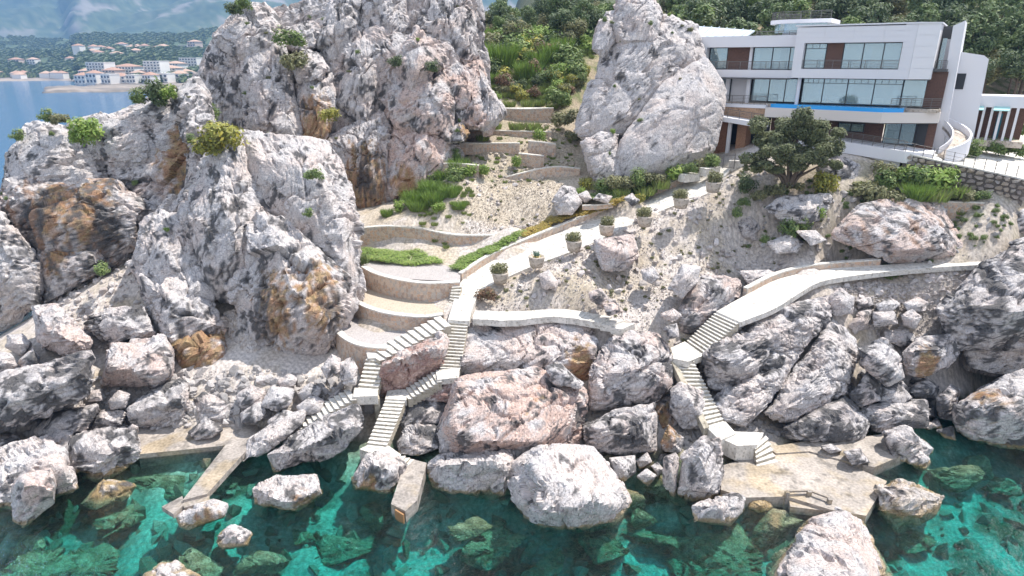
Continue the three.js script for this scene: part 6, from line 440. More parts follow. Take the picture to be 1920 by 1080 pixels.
// ---------- sea ----------
const rippleBump = dataTex(1024, (u, v) => { const h = clamp01(0.5 + 0.55 * tor(u, v, 9, 2, 5) + 0.12 * (1 - Math.abs(tor(u, v, 30, 8, 3)) * 3)); return [h, h, h]; });
{
  const sheet = (x0, x1, z0, z1) => { const g = new THREE.PlaneGeometry(x1 - x0, z1 - z0); g.rotateX(-Math.PI / 2); g.translate((x0 + x1) / 2, 0, (z0 + z1) / 2); const uv = g.attributes.uv, p = g.attributes.position; for (let i = 0; i < uv.count; i++) uv.setXY(i, p.getX(i) / 6, p.getZ(i) / 6); return g; };
  const m = new THREE.MeshPhysicalMaterial({ color: 0xffffff, transmission: 1, thickness: 0, roughness: 0.03, ior: 1.33, bumpMap: rippleBump, bumpScale: 0.5 }); m.name = 'sea_surface';
  const s = structure(tag(group('sea'), 'clear turquoise sea with small ripples', 'sea'));
  mesh('sea_surface', sheet(-250, 300, -72, 200), m, s);
  const far = rippleBump.clone(); far.repeat.set(0.2, 0.2); far.needsUpdate = true;
  const deep = new THREE.MeshPhysicalMaterial({ color: lin(0.018, 0.10, 0.20), roughness: 0.12, ior: 1.33, bumpMap: far, bumpScale: 0.35 }); deep.name = 'open_sea';
  mesh('open_sea', sheet(-6000, 6000, -9000, -72), deep, s);
  const wb = new THREE.BoxGeometry(550, 30, 272); wb.translate(25, -15.02, 64);
  const wm = new THREE.MeshPhysicalMaterial({ transparent: true, opacity: 0, roughness: 1, thickness: 1, attenuationColor: lin(0.64, 0.937, 0.946), attenuationDistance: 1 }); wm.name = 'sea_water';
  mesh('water', wb, wm, s);
  const bg = new THREE.PlaneGeometry(900, 600); bg.rotateX(-Math.PI / 2); bg.translate(0, -11, 0);
  structure(tag(mesh('sea_bed', bg, new THREE.MeshStandardMaterial({ color: lin(0.25, 0.25, 0.2), roughness: 1 })), 'deep sea bed far from the shore', 'sea bed'));
}
// ---------- built things: materials ----------
const std = (c, rough = 0.85, more = {}) => new THREE.MeshStandardMaterial({ color: Array.isArray(c) ? lin(...c) : c, roughness: rough, ...more });
const plasterMap = dataTex(512, (u, v) => { const a = tor(u, v, 5, 4, 5), b = tor(u, v, 60, 7, 3), s = sst(0.1, 0.4, tor(u, v, 14, 3, 5)); const h = clamp01(0.93 + a * 0.22 + b * 0.14 - 0.2 * s); return [h, clamp01(h * 0.99 - 0.01 * s), clamp01(h * 0.97 - 0.03 * s)]; }, true);
const grainBump = dataTex(512, (u, v) => { const h = clamp01(0.5 + 0.7 * tor(u, v, 40, 4, 5)); return [h, h, h]; });
const quayMap = dataTex(512, (u, v) => { const a = tor(u, v, 3, 14, 6), b = tor(u, v, 50, 17, 3), s = sst(0.05, 0.4, tor(u, v, 9, 23, 5)), y = sst(-0.05, 0.3, tor(u, v, 3, 33, 6)); const h = clamp01(0.80 + a * 0.26 + b * 0.2 - 0.18 * s); return [clamp01(h + 0.02 * y), clamp01(h * 0.97 - 0.01 * y), clamp01(h * 0.955 - 0.08 * y)]; }, true);
const stoneCols = [[0.83, 0.74, 0.66], [0.80, 0.69, 0.60], [0.86, 0.78, 0.70], [0.74, 0.66, 0.60], [0.85, 0.72, 0.62], [0.78, 0.74, 0.70]];
const rubbleCell = (u, v) => cells(u + 0.012 * tor(u, v, 16, 1, 3), v + 0.012 * tor(u, v, 16, 6, 3), 11, 8);
const rubbleMap = dataTex(768, (u, v) => { const c = rubbleCell(u, v), e = sst(0.03, 0.14, c[0]), k = stoneCols[Math.floor(c[1] * 5.99)], n = 1 + 0.22 * tor(u, v, 50, 4, 4), m = [0.83, 0.79, 0.74]; return [0, 1, 2].map((q) => clamp01((m[q] * (1 - e) + k[q] * e) * n)); }, true);
const rubbleBump = dataTex(768, (u, v) => { const c = rubbleCell(u, v), h = clamp01(0.25 + 0.5 * sst(0, 0.22, c[0]) + 0.25 * tor(u, v, 40, 4, 4)); return [h, h, h]; });
const M = {
  white: std([0.70, 0.68, 0.65], 0.8, { map: plasterMap, bumpMap: grainBump, bumpScale: 0.006 }),
  rubble: std([0.80, 0.78, 0.77], 0.95, { map: rubbleMap, bumpMap: rubbleBump, bumpScale: 0.05 }),
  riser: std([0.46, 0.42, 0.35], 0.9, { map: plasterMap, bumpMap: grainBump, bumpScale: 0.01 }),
  quay: std([0.50, 0.475, 0.44], 0.85, { map: quayMap, bumpMap: grainBump, bumpScale: 0.012 }),
  wetquay: std([0.54, 0.505, 0.455], 0.65, { map: quayMap, bumpMap: grainBump, bumpScale: 0.012 }),
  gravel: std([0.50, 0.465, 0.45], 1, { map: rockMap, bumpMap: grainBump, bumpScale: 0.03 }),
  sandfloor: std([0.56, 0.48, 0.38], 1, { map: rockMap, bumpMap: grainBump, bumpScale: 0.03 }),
  steel: std([0.15, 0.14, 0.135], 0.45, { metalness: 0.4 }),
};
// uv in metres by the way a face points; flat faces
function metric(g, s = 0.33) {
  g = g.index ? g.toNonIndexed() : g; g.computeVertexNormals(); const p = g.attributes.position, n = g.attributes.normal, uv = new Float32Array(p.count * 2);
  for (let i = 0; i < p.count; i++) { const a = Math.abs(n.getX(i)), b = Math.abs(n.getY(i)), c = Math.abs(n.getZ(i)), x = p.getX(i), y = p.getY(i), z = p.getZ(i); if (b > a && b > c) { uv[i * 2] = x * s; uv[i * 2 + 1] = z * s; } else { const l = Math.hypot(n.getX(i), n.getZ(i)) || 1, tx = -n.getZ(i) / l, tz = n.getX(i) / l; uv[i * 2] = (x * tx + z * tz) * s; uv[i * 2 + 1] = y * s; } }
  g.setAttribute('uv', new THREE.BufferAttribute(uv, 2)); return g;
}
function polyPrism(top, down, s) {   // prism under a polygon of 3-D points; down: metres or list of floor heights
  const n = top.length, bot = top.map((p, i) => [p[0], Array.isArray(down) ? down[i] : p[1] - down, p[2]]), pos = [], tri = (a, b, c) => pos.push(...a, ...b, ...c);
  const sh2 = THREE.ShapeUtils.triangulateShape(top.map((p) => new THREE.Vector2(p[0], -p[2])), []), ccw = THREE.ShapeUtils.isClockWise(top.map((p) => new THREE.Vector2(p[0], -p[2])));
  for (const [a, b, c] of sh2) { if (!ccw) { tri(top[a], top[b], top[c]); tri(bot[a], bot[c], bot[b]); } else { tri(top[a], top[c], top[b]); tri(bot[a], bot[b], bot[c]); } }
  for (let i = 0; i < n; i++) { const j = (i + 1) % n; if (!ccw) { tri(top[i], bot[i], top[j]); tri(top[j], bot[i], bot[j]); } else { tri(top[i], top[j], bot[i]); tri(top[j], bot[j], bot[i]); } }
  const g = new THREE.BufferGeometry(); g.setAttribute('position', new THREE.Float32BufferAttribute(pos, 3)); return metric(g, s);
}
const lerp3 = (a, b, t) => [a[0] + (b[0] - a[0]) * t, a[1] + (b[1] - a[1]) * t, a[2] + (b[2] - a[2]) * t];
function dense(pts, step = 0.7) {   // smooth line through points
  const c = new THREE.CatmullRomCurve3(pts.map(V), false, 'centripetal'); return c.getSpacedPoints(Math.max(2, Math.round(c.getLength() / step))).map((p) => [p.x, p.y, p.z]);
}
function sampleLine(pts, n) { const c = new THREE.CatmullRomCurve3(pts.map(V), false, 'centripetal'); const o = []; for (let i = 0; i <= n; i++) { const p = c.getPointAt(i / n); o.push([p.x, p.y, p.z]); } return o; }
function ribbonGeo(left, right, n, thick, s) { const L = sampleLine(left, n), R = sampleLine(right, n); return polyPrism([...L, ...R.reverse()], thick, s); }
function wallGeo(line, thick, drop, s) {   // wall whose top follows the line; drop: metres, thickness to the back
  const n = line.length, off = line.map((p, i) => { const a = line[Math.max(0, i - 1)], b = line[Math.min(n - 1, i + 1)], l = Math.hypot(b[0] - a[0], b[2] - a[2]) || 1; return [p[0] + (b[2] - a[2]) / l * thick, p[1], p[2] - (b[0] - a[0]) / l * thick]; });
  return polyPrism([...line, ...off.reverse()], drop, s);
}
function stoneWall(name, pts, thick, drop, label, step = 0.7) {   // stone body with a pale coping on top
  const g = group(name), line = dense(pts, step), low = line.map((p) => [p[0], p[1] - 0.1, p[2]]);
  mesh('wall_face', wallGeo(low, thick, drop, 0.3), M.rubble, g);
  mesh('coping', wallGeo(line.map((p, i) => p), thick + 0.04, 0.1, 0.33), M.white, g);
  g.userData.kind = 'thing'; return tag(g, label, 'stone wall');
}
// ---------- stairs ----------
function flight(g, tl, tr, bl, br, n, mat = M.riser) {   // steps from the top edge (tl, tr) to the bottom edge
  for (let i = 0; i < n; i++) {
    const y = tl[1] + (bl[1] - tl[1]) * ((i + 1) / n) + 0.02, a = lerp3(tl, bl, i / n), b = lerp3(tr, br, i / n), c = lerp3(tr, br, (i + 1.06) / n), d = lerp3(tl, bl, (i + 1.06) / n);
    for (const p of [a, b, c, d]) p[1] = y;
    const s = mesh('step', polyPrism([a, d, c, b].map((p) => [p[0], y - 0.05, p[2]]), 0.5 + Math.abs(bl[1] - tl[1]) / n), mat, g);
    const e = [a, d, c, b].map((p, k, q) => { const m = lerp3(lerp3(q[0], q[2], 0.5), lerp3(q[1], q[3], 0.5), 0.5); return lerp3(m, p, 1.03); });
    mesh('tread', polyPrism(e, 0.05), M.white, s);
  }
}
const slab = (g, name, pts, thick, mat = M.white) => mesh(name, polyPrism(pts, thick, mat === M.quay || mat === M.wetquay ? 0.11 : 0.33), mat, g);
{
  const g = group('staircase'); tag(g, 'white concrete stair descending leftward from the ramp to the left pier', 'staircase');
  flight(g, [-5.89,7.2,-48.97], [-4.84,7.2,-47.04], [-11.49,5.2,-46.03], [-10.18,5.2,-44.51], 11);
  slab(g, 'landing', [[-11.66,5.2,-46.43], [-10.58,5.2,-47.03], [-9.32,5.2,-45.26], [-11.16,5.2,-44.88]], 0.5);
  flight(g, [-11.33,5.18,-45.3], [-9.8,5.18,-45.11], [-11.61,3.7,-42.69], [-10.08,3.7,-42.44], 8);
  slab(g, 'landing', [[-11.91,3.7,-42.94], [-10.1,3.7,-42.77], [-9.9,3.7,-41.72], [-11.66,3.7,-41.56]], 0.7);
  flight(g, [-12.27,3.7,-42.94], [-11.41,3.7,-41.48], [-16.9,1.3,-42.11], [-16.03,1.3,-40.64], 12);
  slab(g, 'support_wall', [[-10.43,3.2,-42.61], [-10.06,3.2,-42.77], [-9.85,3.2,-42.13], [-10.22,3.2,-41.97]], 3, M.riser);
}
{
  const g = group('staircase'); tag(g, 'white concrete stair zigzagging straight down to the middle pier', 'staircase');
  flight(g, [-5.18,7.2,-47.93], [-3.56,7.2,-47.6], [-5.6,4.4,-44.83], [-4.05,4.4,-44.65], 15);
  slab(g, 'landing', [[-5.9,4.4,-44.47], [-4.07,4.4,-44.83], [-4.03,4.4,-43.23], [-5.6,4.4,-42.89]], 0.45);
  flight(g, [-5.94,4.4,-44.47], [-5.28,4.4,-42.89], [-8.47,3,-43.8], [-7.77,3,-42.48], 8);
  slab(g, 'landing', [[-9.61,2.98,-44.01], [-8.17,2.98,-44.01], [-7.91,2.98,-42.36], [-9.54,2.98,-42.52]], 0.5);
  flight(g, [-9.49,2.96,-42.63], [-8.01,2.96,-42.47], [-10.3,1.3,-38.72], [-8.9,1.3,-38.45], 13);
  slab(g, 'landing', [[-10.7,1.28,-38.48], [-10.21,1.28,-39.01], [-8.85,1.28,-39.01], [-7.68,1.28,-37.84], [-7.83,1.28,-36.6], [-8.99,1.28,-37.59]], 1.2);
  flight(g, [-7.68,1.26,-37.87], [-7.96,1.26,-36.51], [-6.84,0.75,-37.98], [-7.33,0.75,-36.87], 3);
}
{
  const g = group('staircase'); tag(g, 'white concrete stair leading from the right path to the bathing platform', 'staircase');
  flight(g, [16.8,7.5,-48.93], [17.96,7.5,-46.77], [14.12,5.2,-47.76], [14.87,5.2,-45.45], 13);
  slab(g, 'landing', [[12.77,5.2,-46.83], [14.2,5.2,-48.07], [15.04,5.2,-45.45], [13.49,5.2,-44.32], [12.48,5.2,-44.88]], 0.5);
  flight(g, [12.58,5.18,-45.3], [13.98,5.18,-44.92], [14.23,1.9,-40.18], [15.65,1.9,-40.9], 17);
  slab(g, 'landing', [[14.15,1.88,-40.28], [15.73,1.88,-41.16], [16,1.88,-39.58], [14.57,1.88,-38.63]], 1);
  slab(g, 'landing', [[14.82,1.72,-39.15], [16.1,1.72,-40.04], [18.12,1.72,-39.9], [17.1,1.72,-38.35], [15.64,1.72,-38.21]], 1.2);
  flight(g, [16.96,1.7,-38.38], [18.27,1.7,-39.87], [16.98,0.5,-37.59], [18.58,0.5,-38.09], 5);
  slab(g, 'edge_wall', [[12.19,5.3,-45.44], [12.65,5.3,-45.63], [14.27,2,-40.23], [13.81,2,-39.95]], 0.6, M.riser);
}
// ---------- piers and platform ----------
{
  const g = group('pier'); tag(g, 'narrow concrete pier ending on a pale rock at the left', 'pier');
  slab(g, 'deck', [[-20.7,0.75,-41.36], [-18.76,0.75,-40.65], [-19.58,0.75,-34.26], [-20.85,0.75,-33.62]], 0.4, M.quay);
  slab(g, 'pier_head', [[-21.08,0.55,-33.88], [-19.71,0.55,-34.63], [-19.24,0.55,-33.88], [-20.56,0.55,-33.16]], 0.8, M.quay);
  slab(g, 'side_ledge', [[-22.14,0.4,-33.45], [-21.34,0.4,-34.5], [-20.7,0.55,-33.52], [-20.93,0.55,-32.56]], 0.35, M.quay);
}
{
  const g = group('quay'); tag(g, 'stained concrete quay along the shore behind the left pier', 'quay');
  slab(g, 'quay_top', [[-29.8,0.7,-42.48], [-25.21,0.7,-42.94], [-19.71,0.7,-42.94], [-18.43,0.7,-40.58], [-20.98,0.7,-39.76], [-26.49,0.7,-38.69]], 0.35, M.wetquay);
  slab(g, 'quay_base', [[-26.81,0.45,-39.19], [-21.24,0.45,-40.27], [-19.29,0.45,-40.69], [-20.08,0.45,-42.73], [-29.5,0.45,-42.73]], 1.2, M.quay);
}
{
  const g = group('pier'); tag(g, 'short concrete pier with a pointed end in the middle of the shore', 'pier');
  slab(g, 'deck', [[-7.41,0.7,-38.31], [-5.91,0.7,-37.68], [-6.02,0.7,-33.69], [-6.6,0.7,-32.67], [-7.61,0.7,-33.33]], 0.85, M.quay);
  slab(g, 'fender', [[-7.26,0.6,-32.99], [-6.65,0.6,-32.5], [-6.7,0.6,-32.4], [-7.31,0.6,-32.89]], 0.7, std([0.30, 0.16, 0.07], 0.9));
}
{
  const g = group('bathing_platform'); tag(g, 'wide ochre-stained concrete bathing platform at the waterline', 'platform');
  slab(g, 'deck', [[14.53,0.5,-37.65], [16.55,0.5,-38.47], [19.05,0.5,-39.19], [21.26,0.5,-39.19], [23.13,0.5,-38.09], [25.04,0.5,-35.92], [21.85,0.5,-32.47], [19.89,0.5,-33.07], [17.73,0.5,-34.32], [14.98,0.5,-34.21], [13.68,0.5,-35.02]], 0.8, M.wetquay);
  slab(g, 'apron', [[18.52,0.62,-39.74], [21.97,0.62,-40.57], [25.25,0.62,-40.85], [28.33,0.62,-41.57], [28.08,0.62,-38.94], [24.93,0.62,-37.3], [23.71,0.62,-37.79], [21.25,0.62,-39.21], [18.79,0.62,-38.94]], 0.8, M.wetquay);
}
{
  const g = group('boat_landing'); tag(g, 'small railed boat step at the front edge of the platform', 'boat landing');
  slab(g, 'step', [[17.96,0.28,-34.65], [20.09,0.28,-34.23], [19.85,0.28,-33.19], [17.67,0.28,-33.6]], 0.5, M.wetquay);
  const bar = (a, b) => { const c = V(b).sub(V(a)), t = new THREE.BoxGeometry(0.14, 0.12, c.length()); const m = mesh('rail', t, M.wetquay, g); m.position.copy(V(a).add(V(b)).multiplyScalar(0.5)); m.lookAt(V(b)); return m; };
  bar([17.74,0.8,-34.46], [19.21,0.8,-34.52]); bar([19.21,0.8,-34.52], [20.17,0.8,-33.77]); bar([17.82,0.5,-34.37], [19.24,0.5,-34.48]);
  for (const p of [[17.69,0.85,-34.34], [19.15,0.85,-34.4], [20.11,0.85,-33.65]]) slab(g, 'post', [[p[0] - .12, p[1], p[2] - .12], [p[0] - .12, p[1], p[2] + .12], [p[0] + .12, p[1], p[2] + .12], [p[0] + .12, p[1], p[2] - .12]], 1.3, M.quay);
}
// ---------- paths ----------
const rampL = [[-5.16,7.2,-47.71], [-4.99,7.45,-51.4], [-4.57,8,-55.15], [-2.02,8.9,-57.97], [1.3,9.8,-60.15], [5.64,10.9,-62.74], [10.48,12.2,-64.96], [16.4,13.9,-67.36], [19.93,15.2,-68.34], [21.69,16.3,-69.28]];
const rampR = [[-3.43,7.2,-47.48], [-3.25,7.45,-50.51], [-2.55,8,-53.27], [-0.48,8.9,-54.75], [2.45,9.8,-56.24], [6.23,10.9,-57.75], [10.53,12.2,-60.14], [16.03,13.9,-62.96], [19.38,15.2,-63.42], [22.61,16.3,-66.44]];
{
  const g = structure(group('path')); tag(g, 'white paved ramp climbing from the stairs to the gate', 'path');
  const n = 34, L = sampleLine(rampL, n), R = sampleLine(rampR, n);   // paved in bays, each a shallow step above the last
  for (let i = 0; i < n; i++) { const y = L[i][1] + 0.06; mesh('paving_slab', polyPrism([L[i], R[i], lerp3(R[i], R[i + 1], 0.985), lerp3(L[i], L[i + 1], 0.985)].map((p, k) => [p[0], (k < 2 ? y : L[i + 1][1] + 0.045), p[2]]), 0.5), M.white, g); }
}
{
  const g = structure(group('path')); tag(g, 'white walkway running right along the top of the broad slab', 'path');
  const L = sampleLine([[-3.18,7.3,-47.8], [0,7.3,-47.47], [3.47,7.3,-48.26], [6.43,7.15,-47.49], [8.71,6.6,-46.83]], 14), R = sampleLine([[-3.12,7.3,-49.67], [0,7.3,-49.43], [4.47,7.3,-49.91], [6.7,7.15,-49.09], [9.96,6.6,-47.91]], 14);
  for (let i = 0; i < 14; i++) mesh('paving_slab', polyPrism([L[i], L[i + 1], R[i + 1], R[i]].map((p) => [p[0], L[i][1] + 0.02 * (i % 2), p[2]]), 0.55), M.white, g);
}
const pathU = [[16.8,7.5,-48.93], [20.07,8.1,-51.36], [23.64,8.7,-53.7], [27.35,9.15,-54.76], [32.92,9.7,-54.61], [37.87,10.1,-54.29], [42.51,10.5,-53.63]];
const pathD = [[18.01,7.5,-46.66], [21.01,8.1,-47.89], [24.14,8.6,-50.39], [26.79,8.9,-52.4], [31.5,9.55,-52.79], [37.12,10,-53.05], [41.75,10.45,-52.55]];
{
  const g = structure(group('path')); tag(g, 'pale concrete path curving away to the right above the rubble', 'path');
  const n = 22, L = sampleLine(pathU, n), R = sampleLine(pathD, n);
  for (let i = 0; i < n; i++) mesh('paving_slab', polyPrism([L[i], R[i], lerp3(R[i], R[i + 1], 0.992), lerp3(L[i], L[i + 1], 0.992)], 0.45), M.white, g);
}
// ---------- stone walls ----------
const up = (l, h) => l.map((p) => [p[0], p[1] + h, p[2]]);
stoneWall('stone_wall', up(rampL.slice(2, 9), 0.75), 0.4, 1.5, 'low tan stone wall edging the climbing white ramp');
stoneWall('stone_wall', up(pathU.slice(1, 5), 0.55), 0.4, 1.2, 'low stone wall along the upper side of the right path');
stoneWall('terrace_wall', [[-15.23,11.15,-62.19], [-12.82,11.3,-62.47], [-9.29,11.2,-62], [-5.8,10.7,-61.41], [1.38,10.6,-61.78]], 0.5, 2.4, 'uppermost curved terrace wall below the gravel field');
stoneWall('terrace_wall', [[-14.22,8.75,-57.28], [-12.63,8.7,-55.36], [-10.17,8.65,-53.7], [-7.44,8.65,-52.69], [-4.57,8.7,-52.83]], 0.5, 2.2, 'curved terrace wall below the grey gravel terrace');
stoneWall('terrace_wall', [[-14.43,7.1,-52.99], [-12.27,7.05,-50.79], [-9.77,7,-49.46], [-7.05,7,-48.99], [-5.67,7.05,-49.34]], 0.5, 2.0, 'curved terrace wall below the half sandy terrace');
stoneWall('terrace_wall', [[-15.25,5.75,-49.91], [-13.92,5.7,-47.81], [-12.05,5.65,-46.26], [-9.28,5.65,-45.67]], 0.5, 2.6, 'lowest curved terrace wall beside the left stair');
{
  const floorOf = (name, pts, mat, label) => structure(tag(mesh(name, polyPrism(pts, 0.4), mat), label, 'terrace'));
  floorOf('terrace', [[-14.1,8.6,-57.58], [-10.27,8.55,-54.29], [-4.61,8.55,-53.41], [-4.74,8.6,-56.29], [-7.43,8.65,-58.77], [-14.14,8.65,-60.18]], M.gravel, 'grey gravel floor of the upper terrace');
  floorOf('terrace', [[-14.35,6.95,-53.39], [-9.84,6.9,-49.83], [-5.96,6.9,-49.47], [-5.43,6.9,-53.52], [-11.1,6.9,-57.11], [-14.53,6.95,-58.04]], M.sandfloor, 'sandy floor of the middle terrace');
  floorOf('terrace', [[-15.12,5.6,-50.03], [-12.15,5.55,-46.68], [-9.36,5.55,-46.08], [-7.59,5.55,-49.24], [-12.11,5.6,-51.68], [-14.64,5.6,-52.93]], M.gravel, 'dark gravel floor of the lowest terrace');
  const st = group('steps'); tag(st, 'short white steps between the terraces beside the ramp', 'steps');
  flight(st, [-5.21,8.5,-52.7], [-4.4,8.4,-52.99], [-5.44,7.3,-51.67], [-4.66,7.3,-51.16], 6);
}
// upper terraces in the gap between the crags
stoneWall('terrace_wall', [[-9,16.08,-71.5], [-6.48,16.24,-71.2], [-3.69,16.07,-70.8]], 0.5, 1.5, 'short stone wall beside the green bank under the central crag');
stoneWall('terrace_wall', [[-2.7,21.28,-84], [1.34,21.17,-83.6], [5.24,21.31,-83.5]], 0.5, 2.2, 'highest pale plastered wall between the two crags');
stoneWall('terrace_wall', [[-5.5,18.92,-80.5], [-0.65,18.85,-80], [4.81,18.74,-79.8]], 0.5, 1.7, 'second highest stone wall between the two crags');
stoneWall('terrace_wall', [[-7.06,17.8,-77], [-3.14,17.76,-76.8], [0.88,17.8,-76.5]], 0.5, 1.3, 'third stone wall from the top between the crags, left of the gap');
stoneWall('terrace_wall', [[1.87,18.07,-76.3], [3.43,17.96,-76.2], [5.1,17.74,-76]], 0.5, 2.4, 'third stone wall from the top between the crags, right of the gap');
stoneWall('terrace_wall', [[0.74,16.85,-74.8], [2.45,16.71,-74.5], [3.68,16.61,-74.4]], 0.5, 1.4, 'small stepped stone wall in the middle of the upper terraces');
stoneWall('terrace_wall', [[-0.72,14.53,-72.2], [2.1,15.25,-72.2], [4.77,15.76,-72], [7.6,15.59,-71.6]], 0.5, 1.8, 'lowest long stone wall above the gravel field');
stoneWall('planter_wall', [[7.08,13.2,-63.45], [8.59,13.25,-63.47], [10.2,13.4,-63.54]], 0.25, 0.4, 'low white wall of the planted bed by the white stones');
// ---------- house ----------
{
  const H0 = 18, house = group('house', [38.22, H0, -65], THREE.MathUtils.degToRad(-35)); tag(house, 'white modern three-storey villa with long windows and a terrace pool', 'house');
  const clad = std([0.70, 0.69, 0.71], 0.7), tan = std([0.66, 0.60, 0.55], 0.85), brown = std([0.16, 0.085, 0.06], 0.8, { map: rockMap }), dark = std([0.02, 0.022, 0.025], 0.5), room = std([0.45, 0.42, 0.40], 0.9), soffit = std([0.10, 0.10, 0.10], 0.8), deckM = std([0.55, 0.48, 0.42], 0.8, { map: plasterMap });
  const glass = new THREE.MeshPhysicalMaterial({ color: lin(0.60, 0.74, 0.77), transmission: 1, thickness: 0, roughness: 0.02, metalness: 0.48, ior: 1.5 });
  const poolTile = std([0.03, 0.33, 0.72], 0.25), curtain = std([0.10, 0.22, 0.42], 0.95);
  const B = (name, x0, x1, y0, y1, z0, z1, mat, parent = house) => { const g = new THREE.BoxGeometry(x1 - x0, y1 - y0, z1 - z0); g.translate((x0 + x1) / 2, (y0 + y1) / 2 - H0, (z0 + z1) / 2); return mesh(name, metric(g), mat, parent); };
  const prismY = (name, xz, y0, y1, mat, parent = house) => mesh(name, polyPrism(xz.map(([x, z]) => [x, y1 - H0, z]), y1 - y0), mat, parent);
  // upper right box: shell with an opening, clad in panels
  const wx0 = -9.82, wx1 = -0.98, wy0 = 26.1, wy1 = 28.6;
  B('wall', -10.72, wx0, 25.2, 30.05, -1.2, 0, clad); B('wall', wx1, 0, 25.2, 30.2, -1.2, 0, clad); B('wall', wx0, wx1, wy1, 30.05, -1.2, 0, clad); B('wall', wx0, wx1, 25.2, wy0, -1.2, 0, clad);
  prismY('side_wall', [[0.004, 0], [1.78, -1.3], [1.78, -8], [0.004, -8]], 25.2, 30.2, clad);
  const pan = (x0, x1, y0, y1) => B('cladding_panel', x0 + 0.012, x1 - 0.012, y0 + 0.012, y1 - 0.012, 0, 0.03, clad);
  for (let k = 0; k < 3; k++) for (let i = 0; i < 4; i++) { const a = -10.72 + i * 2.68; pan(a, a + 2.68, 28.62 + k * 0.5, 29.12 + k * 0.5); }
  for (let i = 0; i < 4; i++) pan(-10.72 + i * 2.68, -8.04 + i * 2.68, 25.2, 26.08);
  for (let k = 0; k < 5; k++) { pan(-10.72, wx0, 26.1 + k * 0.504, 26.6 + k * 0.504); pan(wx1, 0, 26.1 + k * 0.504, 26.6 + k * 0.504); }
  for (let k = 0; k < 5; k++) { const g = new THREE.BoxGeometry(2.16, 0.97, 0.03), m = mesh('cladding_panel', metric(g), clad, house); m.position.set(0.9, 25.7 + k - H0, -0.63); m.rotation.y = Math.atan2(1.3, 1.78); }
  prismY('roof', [[-10.9, 0.12], [0.1, 0.12], [1.9, -1.3], [1.9, -9], [-10.9, -9]], 30.2, 30.34, clad);
  // rooms behind the glass
  B('inner_wall', -10.7, 1.7, 25.25, 30, -5.2, -5, brown); B('floor', -10.6, 1.7, 25.6, 26.0, -5, -1.3, deckM); B('ceiling', -10.6, 1.7, 28.75, 28.95, -5, -1.3, room);
  const glaze = (name, xs, y0, y1, z, transom) => {   // a row of panes between dark posts
    for (let i = 0; i < xs.length - 1; i++) {
      const w = B('window', xs[i], xs[i] + 0.09, y0, y1, z - 0.06, z + 0.06, dark);
      B('frame', xs[i] + 0.09, xs[i + 1], y1 - 0.08, y1, z - 0.05, z + 0.05, dark, w); B('frame', xs[i] + 0.09, xs[i + 1], y0, y0 + 0.08, z - 0.05, z + 0.05, dark, w);
      B('pane', xs[i] + 0.09, xs[i + 1], y0 + 0.08, y1 - 0.08, z - 0.012, z + 0.012, glass, w);
      if (transom) { B('glazing_bar', xs[i] + 0.09, xs[i + 1], y1 - 0.55, y1 - 0.5, z - 0.03, z + 0.03, dark, w); for (let k = 1; k < transom; k++) { const x = xs[i] + (xs[i + 1] - xs[i]) * k / transom; B('glazing_bar', x, x + 0.04, y1 - 0.5, y1 - 0.08, z - 0.03, z + 0.03, dark, w); } }
    }
    B('frame', xs[xs.length - 1], xs[xs.length - 1] + 0.09, y0, y1, z - 0.06, z + 0.06, dark);
  };
  glaze('w', [wx0, -7.8], wy0, wy1, -0.7, 3); B('wood_panel', -7.7, -6.2, wy0, wy1, -0.9, -0.6, brown); glaze('w', [-6.2, -4.4, -2.6, wx1 - 0.1], wy0, wy1, -0.7);
  B('curtain', -2.5, -1.2, wy0, wy1 - 0.1, -1.5, -1.35, curtain); B('curtain', -4.3, -3.7, wy0, wy1 - 0.1, -1.5, -1.35, curtain);
  const rail = (parent, a, b, h, bars, posts) => {   // steel railing from a to b (foot points in the house's axes)
    const len = Math.hypot(b[0] - a[0], b[1] - a[1], b[2] - a[2]), r = group('railing', [0, 0, 0], 0, parent);
    const place = (nm, w, hh, l, p, q) => { const g = new THREE.BoxGeometry(w, hh, l), m = mesh(nm, g, M.steel, r); m.position.set((p[0] + q[0]) / 2, (p[1] + q[1]) / 2, (p[2] + q[2]) / 2); const d = new THREE.Vector3(q[0] - p[0], q[1] - p[1], q[2] - p[2]).normalize(); m.quaternion.setFromUnitVectors(new THREE.Vector3(0, 0, 1), d); return m; };
    for (let k = 0; k < bars; k++) { const y = h * (1 - k / bars); place(k ? 'rail_bar' : 'handrail', 0.035, k ? 0.03 : 0.06, len, [a[0], a[1] + y, a[2]], [b[0], b[1] + y, b[2]]); }
    for (let k = 0; k <= posts; k++) { const p = lerp3(a, b, k / posts), g = new THREE.BoxGeometry(0.05, h, 0.05), m = mesh('post', g, M.steel, r); m.position.set(p[0], p[1] + h / 2, p[2]); }
    return r;
  };
  const y = (v) => v - H0;
  rail(house, [wx0, y(26.1), -0.1], [wx1, y(26.1), -0.1], 0.85, 6, 6);
  // left wing
  B('wall', -21.6, -10.72, 28.3, 29.45, -1.3, -1.0, clad); B('roof', -21.6, -10.72, 29.3, 29.42, -9, -1.3, clad); B('wall', -21.6, -10.72, 25.15, 25.95, -1.3, -0.4, clad); B('wall', -21.6, -20.4, 25.95, 28.3, -3, -1.0, clad);
  B('inner_wall', -21.6, -10.7, 25.3, 29.3, -4.8, -4.6, brown); B('floor', -21.6, -10.7, 25.6, 25.9, -4.6, -1.3, deckM); B('ceiling', -21.6, -10.7, 28.3, 28.5, -4.6, -1.3, room);
